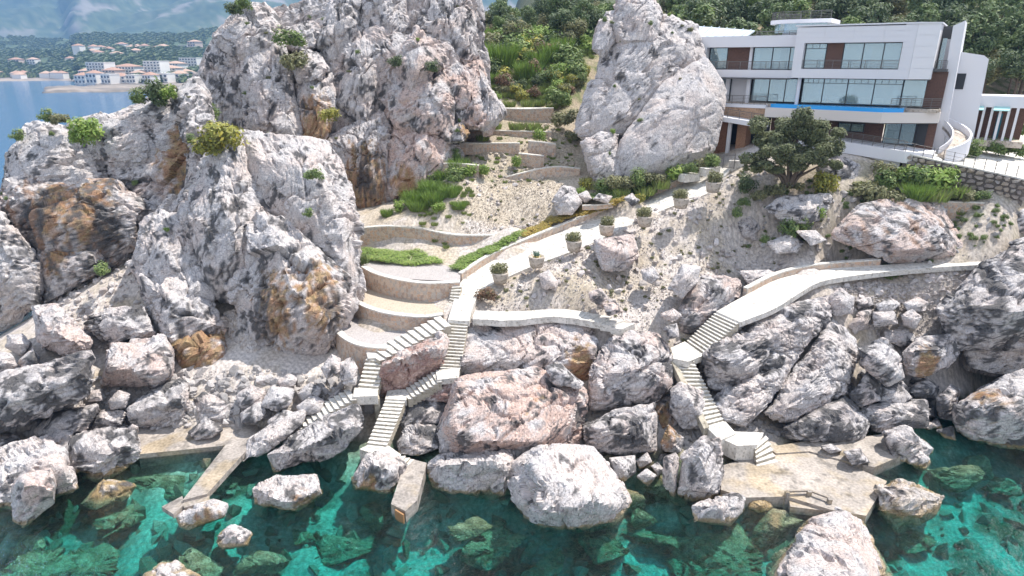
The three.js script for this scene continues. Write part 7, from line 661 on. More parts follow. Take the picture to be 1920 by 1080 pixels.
  glaze('w', [-20.3, -18.3], 25.95, 28.3, -2.0); B('wood_panel', -18.2, -15.8, 25.95, 28.3, -2.2, -1.9, brown); glaze('w', [-15.4, -13.4, -11.6, -10.82], 25.95, 28.3, -2.0); B('column', -15.75, -15.45, 25.95, 28.3, -2.0, -1.7, clad);
  rail(house, [-20.4, y(25.95), -0.5], [-10.8, y(25.95), -0.5], 0.85, 6, 7);
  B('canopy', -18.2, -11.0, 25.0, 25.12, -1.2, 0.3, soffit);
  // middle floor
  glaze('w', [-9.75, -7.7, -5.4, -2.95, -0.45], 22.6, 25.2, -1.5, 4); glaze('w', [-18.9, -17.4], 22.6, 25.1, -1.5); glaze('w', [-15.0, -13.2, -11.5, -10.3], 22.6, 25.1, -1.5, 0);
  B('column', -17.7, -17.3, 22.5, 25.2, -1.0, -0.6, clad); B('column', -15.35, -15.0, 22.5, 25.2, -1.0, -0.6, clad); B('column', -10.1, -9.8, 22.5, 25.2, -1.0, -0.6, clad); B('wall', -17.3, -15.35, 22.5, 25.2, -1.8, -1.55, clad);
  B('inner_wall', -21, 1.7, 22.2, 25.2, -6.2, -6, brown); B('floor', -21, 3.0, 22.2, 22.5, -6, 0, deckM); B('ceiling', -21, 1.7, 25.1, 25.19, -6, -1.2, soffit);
  for (const [x, w] of [[-9.5, 0.5], [-7.9, 0.35], [-5.6, 0.7], [-3.2, 0.5], [-1.2, 0.4], [-14.8, 0.5], [-13.4, 0.3], [-11.3, 0.6]]) B('curtain', x, x + w, 22.6, 25.0, -2.1, -1.95, room);
  for (const [x, w] of [[-15.2, 0.4], [-13.2, 0.5], [-11.8, 0.3], [-20.1, 0.5]]) B('curtain', x, x + w, 26, 28.2, -2.5, -2.35, room);
  for (const x of [-8.6, -6.4, -4.2]) { B('table', x, x + 1.2, 22.5, 23.2, -4.2, -3.2, brown); B('sofa', x + 0.2, x + 1.9, 22.5, 23.1, -5.6, -4.8, room); }
  prismY('corner_glass', [[-0.35, -1.5], [-0.3, -1.46], [1.5, -2.6], [1.45, -2.64]], 22.6, 25.2, glass);
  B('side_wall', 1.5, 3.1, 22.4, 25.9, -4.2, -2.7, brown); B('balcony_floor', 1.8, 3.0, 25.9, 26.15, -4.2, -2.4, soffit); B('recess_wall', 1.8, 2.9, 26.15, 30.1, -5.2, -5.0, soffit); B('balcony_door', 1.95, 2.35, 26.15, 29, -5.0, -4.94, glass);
  B('door_frame', 2.35, 2.75, 26.15, 28.9, -5.0, -4.9, clad);
  rail(house, [1.85, y(26.15), -2.45], [2.85, y(26.15), -2.45], 0.75, 4, 2);
  // pool terrace
  prismY('pool_terrace', [[-12.6, 1.2], [-1.4, 2.3], [3.2, -0.9], [3.2, -6], [-12.6, -6]], 21.2, 22.18, tan);
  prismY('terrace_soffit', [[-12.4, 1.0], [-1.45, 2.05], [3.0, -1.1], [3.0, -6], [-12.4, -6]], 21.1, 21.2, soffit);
  prismY('pool_edge', [[-12.2, 0.75], [-11.9, 0.9], [-1.4, 1.9], [0.25, 0.9], [0.25, 0.7], [-1.5, 1.7], [-11.8, 0.7]], 22.18, 22.56, poolTile);
  prismY('pool_water', [[-12.1, -1.0], [-11.8, 0.7], [-1.5, 1.7], [0.25, 0.7], [0.25, -1.0]], 22.2, 22.545, new THREE.MeshPhysicalMaterial({ color: lin(0.05, 0.36, 0.72), roughness: 0.06 }));
  B('deck', 0.3, 3.15, 22.18, 22.5, -2.6, -0.9, deckM);
  rail(house, [-0.9, y(22.5), 1.2], [3.15, y(22.5), -0.95], 0.95, 6, 5);
  // west balcony and bridge
  B('balcony_slab', -18.8, -12.65, 22.05, 22.4, -2, 1.0, clad); B('balcony_wall', -18.6, -12.7, 20.9, 22.05, -2, 0.9, std([0.50, 0.33, 0.22], 0.85, { map: plasterMap })); rail(house, [-18.7, y(22.4), 0.95], [-12.7, y(22.4), 0.95], 0.9, 6, 5);
  mesh('bridge', polyPrism([[-18.5, y(21.4), 3.4], [-12.0, y(20.7), 3.4], [-12.0, y(20.7), 1.4], [-18.5, y(21.4), 1.4]], 0.5), clad, house); rail(house, [-18.4, y(21.4), 3.35], [-12.1, y(20.72), 3.35], 0.85, 5, 5);
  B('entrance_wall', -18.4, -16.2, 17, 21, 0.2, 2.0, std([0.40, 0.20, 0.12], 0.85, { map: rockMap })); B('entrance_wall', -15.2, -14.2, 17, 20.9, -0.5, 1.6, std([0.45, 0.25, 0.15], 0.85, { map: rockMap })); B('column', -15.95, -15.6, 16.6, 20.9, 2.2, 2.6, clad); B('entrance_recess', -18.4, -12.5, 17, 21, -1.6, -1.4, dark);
  // lower floor
  B('lower_wall', -12.4, -1.4, 18, 21.1, -1.6, -1.3, brown); glaze('w', [-5.6, -4.4, -3.2], 19.9, 20.8, -1.22); glaze('w', [-1.3, 0.1, 1.4], 18.9, 21.1, -1.4); B('lower_side_wall', 1.5, 3.1, 18, 21.1, -3.4, -1.8, brown); B('inner_wall', -1.3, 1.5, 18, 21.1, -4.2, -4.0, std([0.30, 0.34, 0.36], 0.9)); B('dark_panel', 1.52, 2.4, 18.9, 21.0, -1.79, -1.72, dark);
  // tall fin wall and the block beside it
  { const s = new THREE.Shape([[3.1, 0], [4.05, 0], [3.55, 12.5], [2.65, 12.05]].map((p) => new THREE.Vector2(...p))), g = new THREE.ExtrudeGeometry(s, { depth: 6, bevelEnabled: false }); g.translate(0, 0, -9); mesh('fin_wall', metric(g), clad, house); }
  { const s = new THREE.Shape([[3.7, 0.6], [6.35, 0.6], [6.05, 9.05], [5.6, 9.4], [3.55, 9.75]].map((p) => new THREE.Vector2(...p))), g = new THREE.ExtrudeGeometry(s, { depth: 6, bevelEnabled: false }); g.translate(0, 0, -12); mesh('wing', metric(g), clad, house); }
  B('small_window', 3.75, 4.5, 24.2, 25.7, -5.99, -5.93, dark);
  // roof terrace and metal roof
  { const s = new THREE.Shape(); s.absarc(-12.6, 7, 2.6, Math.PI / 2, Math.PI * 1.5); s.lineTo(-8.4, 4.4); s.lineTo(-8.4, 9.6); s.lineTo(-12.6, 9.6);
    const ex = (d) => { const g = new THREE.ExtrudeGeometry(s, { depth: d, bevelEnabled: false, curveSegments: 24 }); g.rotateX(-Math.PI / 2); return metric(g); };
    mesh('roof_terrace', ex(0.4), clad, house).position.y = y(30.75); const r = mesh('roof_room', ex(0.95), glass, house); r.scale.set(0.86, 1, 0.86); r.position.set(-1.6, y(29.8), -0.9); mesh('roof_room_core', ex(1.2), clad, house).scale.set(0.5, 1, 0.6); house.children[house.children.length - 1].position.set(-6.2, y(29.6), -2.8);
    let prev = null; for (let k = 0; k <= 12; k++) { const t = Math.PI / 2 + Math.PI * (k / 12), p = [-12.6 + 2.5 * Math.cos(t), y(31.15), -7 - 2.5 * Math.sin(t)]; p[2] = -7 + 2.5 * Math.sin(t) * -1; if (prev) rail(house, prev, p, 0.8, 5, 1); prev = p; }
    rail(house, [-12.6, y(31.15), -4.5], [-8.5, y(31.15), -4.5], 0.8, 5, 4); rail(house, [-15.6, y(29.42), -3], [-11, y(29.42), -3], 0.5, 3, 4); }
  mesh('metal_roof', polyPrism([[-25, y(29.5), -4], [-17, y(29.5), -4], [-17.5, y(30.3), -9], [-25, y(31), -9]], 0.15), std([0.50, 0.56, 0.62], 0.45, { metalness: 0.3 }), house);
  for (let k = 0; k < 8; k++) { const a = [-24.6 + k, y(29.54), -4], b = [-24.7 + k * 0.97, y(31) + 0.05 - 0.09 * k, -9], g = new THREE.BoxGeometry(0.05, 0.06, 5.2), m = mesh('roof_seam', g, std([0.55, 0.60, 0.66], 0.45), house); m.position.set((a[0] + b[0]) / 2, (a[1] + b[1]) / 2 + 0.03, -6.5); m.quaternion.setFromUnitVectors(new THREE.Vector3(0, 0, 1), new THREE.Vector3(a[0] - b[0], a[1] - b[1], a[2] - b[2]).normalize()); }

  // curved ramp
  const ramp = group('curved_ramp', [38.22, H0, -65], THREE.MathUtils.degToRad(-35)); tag(ramp, 'white curved ramp sweeping down beside the tall fin wall', 'ramp');
  const outer = [], inner = []; for (let k = 0; k <= 16; k++) { const t = k / 16, a = -1.9 + t * 3.1, yy = y(21.9 - 2.9 * t); outer.push([3.5 + 2.5 * Math.cos(a), yy, -1.6 - 2.5 * -Math.sin(a) * 1.15]); inner.push([3.3 + 1.25 * Math.cos(a), yy, -1.6 - 1.25 * -Math.sin(a) * 1.15]); }
  mesh('ramp_floor', polyPrism([...outer, ...[...inner].reverse()].map((p) => [p[0], p[1] - 0.6, p[2]]), 0.3), deckM, ramp); mesh('parapet', wallGeo(outer, 0.18, 1.6), clad, ramp); mesh('parapet', wallGeo(inner, 0.14, 1.2), clad, ramp);

  // pavilion
  const pav = group('pavilion', [38.22, H0, -65], THREE.MathUtils.degToRad(-35)); tag(pav, 'low white pavilion with a row of columns right of the villa', 'pavilion');
  B('roof', 4.2, 10.2, 22.5, 23.6, -11, -7, clad, pav); B('back_wall', 4.2, 10.2, 19, 22.5, -9.4, -9.2, brown, pav); B('floor', 4.2, 10.4, 18.7, 19.3, -9.2, -6.6, deckM, pav);
  for (let k = 0; k < 7; k++) B('column', 5.2 + k * 0.68, 5.42 + k * 0.68, 19.3, 22.5, -7.3, -7.05, clad, pav);
  B('door', 7.9, 8.35, 19.3, 21.8, -9.19, -9.12, std([0.02, 0.16, 0.22], 0.5), pav); B('door', 5.5, 6.0, 19.3, 21.8, -9.19, -9.12, std([0.05, 0.14, 0.16], 0.5), pav);
  for (const x of [5.3, 7.4]) mesh('awning', polyPrism([[x, y(22.62), -6.95], [x + 1.3, y(22.62), -6.95], [x + 1.3, y(22.3), -6.1], [x, y(22.3), -6.1]], 0.08), std([0.35, 0.58, 0.56], 0.9), pav);

  // terrace with railing in front of the lower floor
  const ter = group('front_terrace', [38.22, H0, -65], THREE.MathUtils.degToRad(-35)); tag(ter, 'white sloping terrace with steel railing below the pool', 'terrace');
  mesh('terrace_wall', polyPrism([[-8.5, y(19.7), 2.5], [1.2, y(18.7), 2.5], [3.5, y(18.5), 1.6], [3.5, y(18.5), -3], [-8.5, y(19.7), -3]], 1.1), clad, ter);
  mesh('terrace_base', polyPrism([[-7.5, y(18.55), 2.1], [0.9, y(17.7), 2.1], [0.9, y(17.7), -2], [-7.5, y(18.6), -2]], 1.6), clad, ter);
  rail(ter, [-8.4, y(19.7), 2.4], [1.2, y(18.7), 2.4], 0.95, 7, 10);
  // paved court to the right
  const court = structure(mesh('pavement', polyPrism([[38.13,18.53,-62.8], [40.43,18.05,-61.2], [43.37,17.48,-59.4], [46.62,16.81,-57.6], [54.46,16.74,-60], [68, 18.9, -80], [52, 18.9, -80], [38, 18.5, -70]], 0.5), M.white)); tag(court, 'white paved court in front of the pavilion', 'pavement');
}
// ---------- loose stones ----------
const small = (seed, n = 3, flat = 0.75) => { const r = rng(seed), pts = []; for (let i = 0; i < 14; i++) { const v = new THREE.Vector3(r() * 2 - 1, r() * 2 - 1, r() * 2 - 1).normalize(); pts.push(v.multiplyScalar(0.42 + 0.14 * r())); } const h = new ConvexHull().setFromPoints(pts), pos = []; for (const f of h.faces) { let e = f.edge; const q = []; do { q.push(e.head().point); e = e.next; } while (e !== f.edge); for (let k = 1; k < q.length - 1; k++) for (const p of [q[0], q[k], q[k + 1]]) pos.push(p.x, p.y * flat, p.z * 0.9); } const g = new THREE.BufferGeometry(); g.setAttribute('position', new THREE.Float32BufferAttribute(pos, 3)); return metric(g, 0.6); };
const stoneGeos = [1, 2, 3, 4].map((k) => small(k * 31));
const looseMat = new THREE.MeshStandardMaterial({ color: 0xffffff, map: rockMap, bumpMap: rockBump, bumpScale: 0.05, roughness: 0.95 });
const inPoly = (p, x, z) => { let c = false; for (let i = 0, j = p.length - 1; i < p.length; j = i++) if ((p[i][2] > z) !== (p[j][2] > z) && x < (p[j][0] - p[i][0]) * (z - p[i][2]) / (p[j][2] - p[i][2]) + p[i][0]) c = !c; return c; };
function spots(poly, count, r) { let x0 = 1e9, x1 = -1e9, z0 = 1e9, z1 = -1e9; for (const p of poly) { x0 = Math.min(x0, p[0]); x1 = Math.max(x1, p[0]); z0 = Math.min(z0, p[2]); z1 = Math.max(z1, p[2]); } const o = []; for (let t = 0; o.length < count && t < count * 30; t++) { const x = x0 + r() * (x1 - x0), z = z0 + r() * (z1 - z0); if (inPoly(poly, x, z)) o.push([x, z]); } return o; }
const grounds = [];   // every patch of loose stones
function scatter(name, poly, count, smin, smax, cols, seed, label, cat) {
  const r = rng(seed), pts = spots(poly, count, r), per = Math.ceil(pts.length / 2), m4 = new THREE.Matrix4(), q = new THREE.Quaternion(), e = new THREE.Euler();
  const root = stuff(tag(group(name), label, cat));
  for (let k = 0; k < 2; k++) {
    const part = pts.slice(k * per, (k + 1) * per), im = sh(new THREE.InstancedMesh(stoneGeos[(k + seed) % 4], looseMat, part.length)); im.name = 'stones'; im.userData.kind = 'stuff';
    part.forEach(([x, z], i) => { const s = smin + (smax - smin) * Math.pow(r(), 2.6); e.set(r() * 6, r() * 6, r() * 6); q.setFromEuler(e); m4.compose(new THREE.Vector3(x, gh(x, z) + s * 0.12, z), q, new THREE.Vector3(s * 1.6, s * 1.6, s * 1.6)); im.setMatrixAt(i, m4); const c = mixc(cols[0], cols[1], clamp01(r() * 0.6 + 0.3 + 1.1 * fbm(x * 0.25, 7, z * 0.25, 3))); const f = 0.8 + 0.35 * r(); im.setColorAt(i, lin(c[0] * f, c[1] * f, c[2] * f)); });
    root.add(im);
  }
}
const palest = [[0.78, 0.73, 0.70], [0.67, 0.60, 0.565]], greyst = [[0.6, 0.57, 0.55], [0.36, 0.345, 0.34]], sandst = [[0.72, 0.62, 0.49], [0.6, 0.53, 0.45]];
const screePoly = [[-3.13,7.2,-49.92], [-1.41,8,-53.27], [2.49,9,-57.15], [7,10.6,-57.9], [15.13,12.6,-63.69], [20.05,14.6,-64.6], [25.44,12,-65.1], [30.25,10,-58.17], [23.24,9,-54], [20.03,8,-52.58], [16.1,7,-48.3], [13.34,5.6,-47.19], [9.94,6.8,-47.88], [4.06,7.2,-50.41]];
scatter('gravel', screePoly, 11000, 0.03, 0.12, palest, 11, 'fine pale gravel of the scree slope below the ramp', 'gravel');
scatter('rubble', screePoly, 460, 0.12, 0.6, palest, 12, 'scattered pale rubble stones on the scree slope', 'rubble');
const fieldPoly = [[-4.78,11.6,-62.14], [-7.42,12.6,-67.54], [-3.71,14,-74.22], [4.33,14,-74.22], [5.79,13.2,-68.86], [2.71,11,-63.44], [0,10.8,-62.27]];
scatter('gravel', fieldPoly, 8000, 0.03, 0.1, sandst, 13, 'sandy gravel field above the uppermost terrace wall', 'gravel');
scatter('rubble', fieldPoly, 60, 0.2, 0.5, palest, 14, 'few larger stones lying on the gravel field', 'rubble');
const rubR = [[27.95,8,-52.58], [32.05,8.8,-53.55], [41.36,9.8,-53.07], [38.62,7.6,-51.66], [35.95,5.5,-49.58], [32.88,4.6,-49.4], [29.84,4.6,-50.5], [27.93,5.6,-51.68]];
scatter('gravel', rubR, 3500, 0.05, 0.2, palest, 15, 'broken pale stones on the bank under the right path', 'gravel');
scatter('rubble', rubR, 170, 0.2, 0.6, palest, 16, 'bigger rubble blocks on the bank under the right path', 'rubble');
const rubL = [[-42.57,6,-55.22], [-42.12,7.5,-57.69], [-35.9,9,-57.99], [-31.91,6.6,-54.32], [-29.73,4.6,-49.4], [-33.6,4.6,-48.33], [-39.08,5,-50.73]];
scatter('rubble', rubL, 380, 0.12, 0.6, palest, 17, 'tumbled stones at the foot of the left cliff', 'rubble');
const shore = [[-43.46,2.6,-45.58], [-32.66,3.2,-46.26], [-23.21,3.6,-46.42], [-13.75,3.2,-46.26], [-10.82,1.6,-43.96], [-13.04,0.6,-42.49], [-22.81,0.6,-42.49], [-33.83,0.4,-40.62], [-41.24,0.8,-42.17]];
scatter('rubble', shore, 1100, 0.1, 0.8, [[0.68, 0.64, 0.62], [0.5, 0.475, 0.46]], 18, 'grey shore rubble between the left boulders', 'rubble');
scatter('gravel', shore, 3500, 0.04, 0.16, palest, 19, 'grey shingle between the left boulders', 'gravel');
const midShore = [[-4.54,2.6,-43.85], [5.87,3,-44.83], [14.37,3.6,-45.48], [23.55,1.2,-46.37], [34.06,2.6,-48.4], [36.33,0.6,-45.69], [28.32,0.4,-42.81], [19.68,0.4,-41.69], [10.9,-0.2,-38.21], [5.33,0.2,-38.91], [-3.88,0.4,-39.94]];
scatter('rubble', midShore, 1300, 0.12, 0.62, greyst, 20, 'dark grey rubble in the clefts between the big boulders', 'rubble');
const slopeR = [[21.53,12.13,-60], [24.92,15.36,-62], [32.87,15.97,-61.5], [42.33,15.23,-60], [44.71,14.1,-56], [42.38,11.03,-53], [32.48,10.24,-54], [29.12,10.63,-56]];
scatter('rubble', slopeR, 260, 0.1, 0.5, [[0.7, 0.66, 0.63], [0.52, 0.49, 0.47]], 21, 'rubble on the slope between the right path and the house', 'rubble');
const gapPoly = [[-7.68,13.76,-70.5], [-4.84,15.73,-73], [-3.82,18.12,-78], [5.42,20.43,-84], [7.72,18.64,-79], [7.2,14.69,-72]];
scatter('rubble', gapPoly, 260, 0.1, 0.5, sandst, 22, 'small stones on the earth of the upper terraces', 'rubble');

// ---------- rocks under water ----------
{
  const r = rng(77), at = [[-26.02,-0.9,-34.55], [-24.74,-1,-37.77], [-24.87,-1.4,-33.87], [-29.32,-1.5,-32.76], [-20.01,-1.2,-38.04], [-13.87,-2,-33.83], [-11,-2.4,-33.31], [-18.51,-1.2,-30.61], [-9.38,-1.8,-35.67], [-2.69,-0.7,-33.04], [-1.53,-1.8,-33.11], [1.34,-2.2,-32.15], [8.76,-1,-34.68], [7.98,-0.6,-36.36], [10.56,-0.7,-36.49], [5.39,-1.8,-32.63], [9.47,-1.6,-32.88], [14.5,-1.2,-32.9], [16.57,-0.8,-33.16], [12.52,-1.8,-31.71], [32.13,-1,-39.33], [34.76,-1.2,-40.26], [25.88,-1.8,-33.11], [35.7,-1.8,-39.17], [-29.13,-1.6,-31.04], [-15.43,-1.1,-30.94], [-26.31,-2,-31.04]];
  at.forEach((p, i) => { const s = 0.7 + r() * 1.1, pts = []; const wd = 0.9 + r(); for (let k = 0; k < 9; k++) { const v = new THREE.Vector3(r() * 2 - 1, r() * 2 - 1, r() * 2 - 1).normalize(); pts.push([p[0] + v.x * s * 1.3 * wd, p[1] - 0.35 + v.y * s * 0.7, p[2] + v.z * s * 1.2]); } tag(mesh('sunken_rock', rockGeo(pts, { oc: 0.5 + 0.4 * r(), dk: 0.8, cl: 2, e: 0.16 }), rockMat), 'tawny rock lying under the clear shallow water', 'rock', 'rocks under the water'); });
}
{
  const r = rng(88), n = 2600, im = sh(new THREE.InstancedMesh(stoneGeos[1], looseMat, n)), m4 = new THREE.Matrix4(), q = new THREE.Quaternion(), e = new THREE.Euler(); im.name = 'sea_bed_stones';
  for (let i = 0; i < n; i++) { const x = -48 + 100 * r(), z = -40 + 26 * r(), s = 0.25 + 1.1 * Math.pow(r(), 2.2); e.set(r() * 6, r() * 6, r() * 6); q.setFromEuler(e); m4.compose(new THREE.Vector3(x, gh(x, z) + 0.1 * s, z), q, new THREE.Vector3(s * 1.7, s, s * 1.5)); im.setMatrixAt(i, m4); const c = mixc([0.5, 0.46, 0.34], [0.2, 0.18, 0.1], r()); im.setColorAt(i, lin(...c)); }
  scene.add(im); stuff(tag(im, 'stones strewn over the shallow sea bed', 'stones'));
}
// ---------- plants ----------
const leafMat = new THREE.MeshPhysicalMaterial({ vertexColors: true, roughness: 0.9, transmission: 0.3, thickness: 0, side: THREE.DoubleSide }); leafMat.name = 'leaf';
const barkMat = std([0.17, 0.13, 0.10], 0.95, { map: rockMap });
function leafGeo(seed, blobs, count, size, cols, up = 0.3) {
  const r = rng(seed), pos = new Float32Array(count * 18), col = new Float32Array(count * 18), tot = blobs.reduce((s, b) => s + Math.pow(b[3] * b[4] * b[5], 0.67), 0); let o = 0;
  const tint = blobs.map(() => r());
  for (let i = 0; i < count; i++) {
    let w = r() * tot, k = 0; while (k < blobs.length - 1 && (w -= Math.pow(blobs[k][3] * blobs[k][4] * blobs[k][5], 0.67)) > 0) k++;
    const b = blobs[k], d = new THREE.Vector3(r() * 2 - 1, r() * 2 - 1, r() * 2 - 1).normalize(), q = 0.5 + 0.55 * Math.pow(r(), 0.6), lump = 1 + 0.22 * N3(d.x * 2.2 + k * 3, d.y * 2.2, d.z * 2.2 + seed);
    const c = new THREE.Vector3(b[0] + d.x * b[3] * q * lump, b[1] + d.y * b[4] * q * lump, b[2] + d.z * b[5] * q * lump);
    const n = d.clone().add(new THREE.Vector3(r() - 0.5, r() - 0.5 + up, r() - 0.5).multiplyScalar(1.5)).normalize(), t = new THREE.Vector3(r() - 0.5, r() - 0.5, r() - 0.5).cross(n).normalize(), u = n.clone().cross(t), s = size * (0.55 + 0.8 * r());
    const A = c.clone().addScaledVector(t, s), Bp = c.clone().addScaledVector(u, s * 0.45), Cq = c.clone().addScaledVector(t, -s), D = c.clone().addScaledVector(u, -s * 0.45);
    for (const p of [A, Bp, Cq, A, Cq, D]) { pos[o] = p.x; pos[o + 1] = p.y; pos[o + 2] = p.z; o += 3; }
    const m = mixc(mixc(cols[0], cols[1], clamp01(tint[k] * 0.7 + r() * 0.5)), cols[2] ?? cols[1], r() < 0.16 ? 0.8 : 0), f = 0.75 + 0.5 * r();
    for (let v = 0; v < 6; v++) { col[i * 18 + v * 3] = m[0] * f; col[i * 18 + v * 3 + 1] = m[1] * f; col[i * 18 + v * 3 + 2] = m[2] * f; }
  }
  const g = new THREE.BufferGeometry(); g.setAttribute('position', new THREE.BufferAttribute(pos, 3)); g.setAttribute('color', new THREE.BufferAttribute(col, 3)); g.computeVertexNormals(); triangles += count * 2; return g;
}
function bladeGeo(seed, count, h, spread, w, cols) {   // upright blades from one root
  const r = rng(seed), pos = [], col = [];
  for (let i = 0; i < count; i++) {
    const a = r() * 6.283, rad = spread * Math.sqrt(r()), x = Math.cos(a) * rad, z = Math.sin(a) * rad, l = h * (0.5 + 0.6 * r()), lean = 0.25 + 0.5 * r(), tx = x + Math.cos(a) * lean * l * 0.6 + (r() - 0.5) * 0.3 * h, tz = z + Math.sin(a) * lean * l * 0.6 + (r() - 0.5) * 0.3 * h, ty = l * (1 - lean * 0.3), b = r() * 6.283, wx = Math.cos(b) * w, wz = Math.sin(b) * w, mx = (x + tx) / 2, mz = (z + tz) / 2, my = ty * 0.6;
    pos.push(x - wx, 0, z - wz, x + wx, 0, z + wz, mx + wx, my, mz + wz, x - wx, 0, z - wz, mx + wx, my, mz + wz, mx - wx, my, mz - wz, mx - wx, my, mz - wz, mx + wx, my, mz + wz, tx, ty, tz);
    const m = mixc(cols[0], cols[1], r()), f = 0.75 + 0.5 * r(); for (let v = 0; v < 9; v++) col.push(m[0] * f, m[1] * f, m[2] * f);
  }
  const g = new THREE.BufferGeometry(); g.setAttribute('position', new THREE.Float32BufferAttribute(pos, 3)); g.setAttribute('color', new THREE.Float32BufferAttribute(col, 3)); g.computeVertexNormals(); triangles += count * 3; return g;
}
const G = { dark: [[0.06, 0.095, 0.035], [0.11, 0.15, 0.06], [0.16, 0.20, 0.08]], mid: [[0.10, 0.16, 0.04], [0.18, 0.25, 0.07], [0.27, 0.32, 0.10]], bright: [[0.13, 0.22, 0.035], [0.25, 0.36, 0.065], [0.40, 0.44, 0.12]], olive: [[0.14, 0.15, 0.065], [0.22, 0.22, 0.10], [0.30, 0.27, 0.12]], yellow: [[0.18, 0.20, 0.04], [0.32, 0.31, 0.06], [0.5, 0.42, 0.05]], red: [[0.16, 0.09, 0.05], [0.24, 0.14, 0.08], [0.12, 0.13, 0.05]], ice: [[0.16, 0.26, 0.03], [0.30, 0.33, 0.04], [0.42, 0.22, 0.04]], orange: [[0.36, 0.24, 0.05], [0.45, 0.33, 0.07], [0.28, 0.30, 0.05]], wood: [[0.08, 0.125, 0.045], [0.14, 0.20, 0.07], [0.22, 0.26, 0.10]] };
const rb = (seed, n, R, H2) => { const r = rng(seed), o = []; for (let i = 0; i < n; i++) { const a = r() * 6.283, q = Math.sqrt(r()) * R * 0.62, s = R * (0.34 + 0.3 * r()); o.push([Math.cos(a) * q, H2 * (0.3 + 0.42 * r()), Math.sin(a) * q, s, s * (0.7 + 0.4 * r()) * H2 / R * 0.75, s]); } return o; };
const bushKinds = {};
for (const [k, cols, n, h] of [['dark', G.dark, 7, 0.9], ['mid', G.mid, 7, 0.85], ['bright', G.bright, 6, 0.9], ['olive', G.olive, 6, 0.8], ['yellow', G.yellow, 6, 0.8], ['red', G.red, 6, 0.75]]) bushKinds[k] = [0, 1].map((v) => leafGeo(100 + v * 7 + k.length * 13, rb(200 + v * 5 + k.length, n, 0.6, h), 900, 0.075, cols));
bushKinds.broom = [0, 1].map((v) => bladeGeo(300 + v, 700, 0.95, 0.42, 0.016, [G.bright[0], G.bright[1]]));
bushKinds.grass = [0, 1].map((v) => bladeGeo(310 + v, 260, 0.7, 0.5, 0.022, [G.bright[1], G.olive[1]]));
bushKinds.agave = [0].map(() => bladeGeo(320, 46, 0.8, 0.12, 0.05, [[0.13, 0.22, 0.17], [0.22, 0.32, 0.24]]));
let bushN = 0;
const adj = { bright: 'bright green', mid: 'green', olive: 'olive-coloured', broom: 'spiky bright green', dark: 'dark green', red: 'reddish brown', yellow: 'yellow-green', grass: 'grassy' };
function bush(kind, pos, size, name, label, grp) {   // a shrub of that size (metres across)
  const arr = bushKinds[kind], r = rng(900 + bushN), m = mesh(name, arr[bushN++ % arr.length], leafMat); m.position.set(...pos); m.position.y -= 0.12 * size; m.rotation.y = r() * 6.28; m.scale.set(size * (0.85 + 0.3 * r()), size * (0.85 + 0.3 * r()), size * (0.85 + 0.3 * r())); return tag(m, label, 'shrub', grp);
}
// single shrubs that stand out
bush('bright', [-39.55,20.01,-60.5], 2.7, 'pine_shrub', 'bright green pine shrub alone on the left cliff top');
bush('bright', [-40.35,19.84,-60.3], 1.5, 'pine_shrub', 'low bright green shrub at the foot of the lone pine on the cliff');
bush('mid', [-44.67,21.48,-63], 1.4, 'shrub', 'small green shrub on the leftmost skyline of the cliff');
bush('olive', [-43.15,21.23,-63], 1.6, 'shrub', 'flat olive shrub beside the lone pine on the cliff');
bush('mid', [-47.88,19.73,-63], 1.3, 'shrub', 'dark shrub hanging on the left edge of the cliff above the sea');
bush('dark', [-34.38,23.13,-64], 3.0, 'shrub', 'wide dark shrub on the cliff ridge against the sea');
bush('mid', [-35.51,23.13,-64], 1.6, 'shrub', 'small green shrub left of the wide dark one on the ridge');
bush('bright', [-32.62,23.55,-63.5], 1.5, 'shrub', 'green shrub right of the wide dark one on the ridge');
bush('yellow', [-25.34,20.2,-56.5], 3.0, 'shrub', 'yellow-green shrub on top of the front cliff block');
bush('yellow', [-26.16,19.5,-56], 2.2, 'shrub', 'yellow-green shrub spilling left of the front cliff block');
bush('dark', [-30.83,31.9,-77], 2.0, 'pine_shrub', 'dark pine clinging to the left tower of the crag');
bush('mid', [-29.61,32.22,-77], 1.8, 'pine_shrub', 'green pine on the tip of the left tower of the crag');
bush('yellow', [-19.13,21.14,-70], 2.0, 'shrub', 'yellow flowering shrub in the middle of the crag');
bush('dark', [-12.52,26.46,-73], 1.5, 'shrub', 'round dark shrub on the crag under the protruding block, left one');
bush('dark', [-8.82,25.85,-73.5], 1.6, 'shrub', 'round dark shrub on the crag under the protruding block, right one');
bush('mid', [-24.37,28.49,-75], 2.6, 'shrub', 'grassy shrub in the cleft right of the left tower');
bush('olive', [-23.6,26.29,-74], 2.6, 'shrub', 'dry grassy shrub lower in the cleft beside the left tower');
bush('mid', [-33.88,20.23,-72], 2.6, 'shrub', 'dark green shrub in the crack behind the front cliff block');
bush('mid', [-31.85,21.05,-71], 2.2, 'shrub', 'green climber in the shaded crack of the left tower');
bush('mid', [-16.35,17.72,-53], 1.4, 'shrub', 'green tuft in the long crack of the front cliff block, upper');
bush('mid', [-17.03,14.79,-52], 0.9, 'shrub', 'green tuft in the long crack of the front cliff block, lower');
bush('mid', [-36.48,9.15,-54], 1.3, 'shrub', 'green tuft among tumbled stones under the left cliff');
bush('mid', [-13.91,8.89,-58], 1.1, 'shrub', 'round green shrub between the front cliff and the terraces');
bush('mid', [-14.31,6.34,-50.5], 0.9, 'shrub', 'dark green shrub in the corner of the lowest terrace');
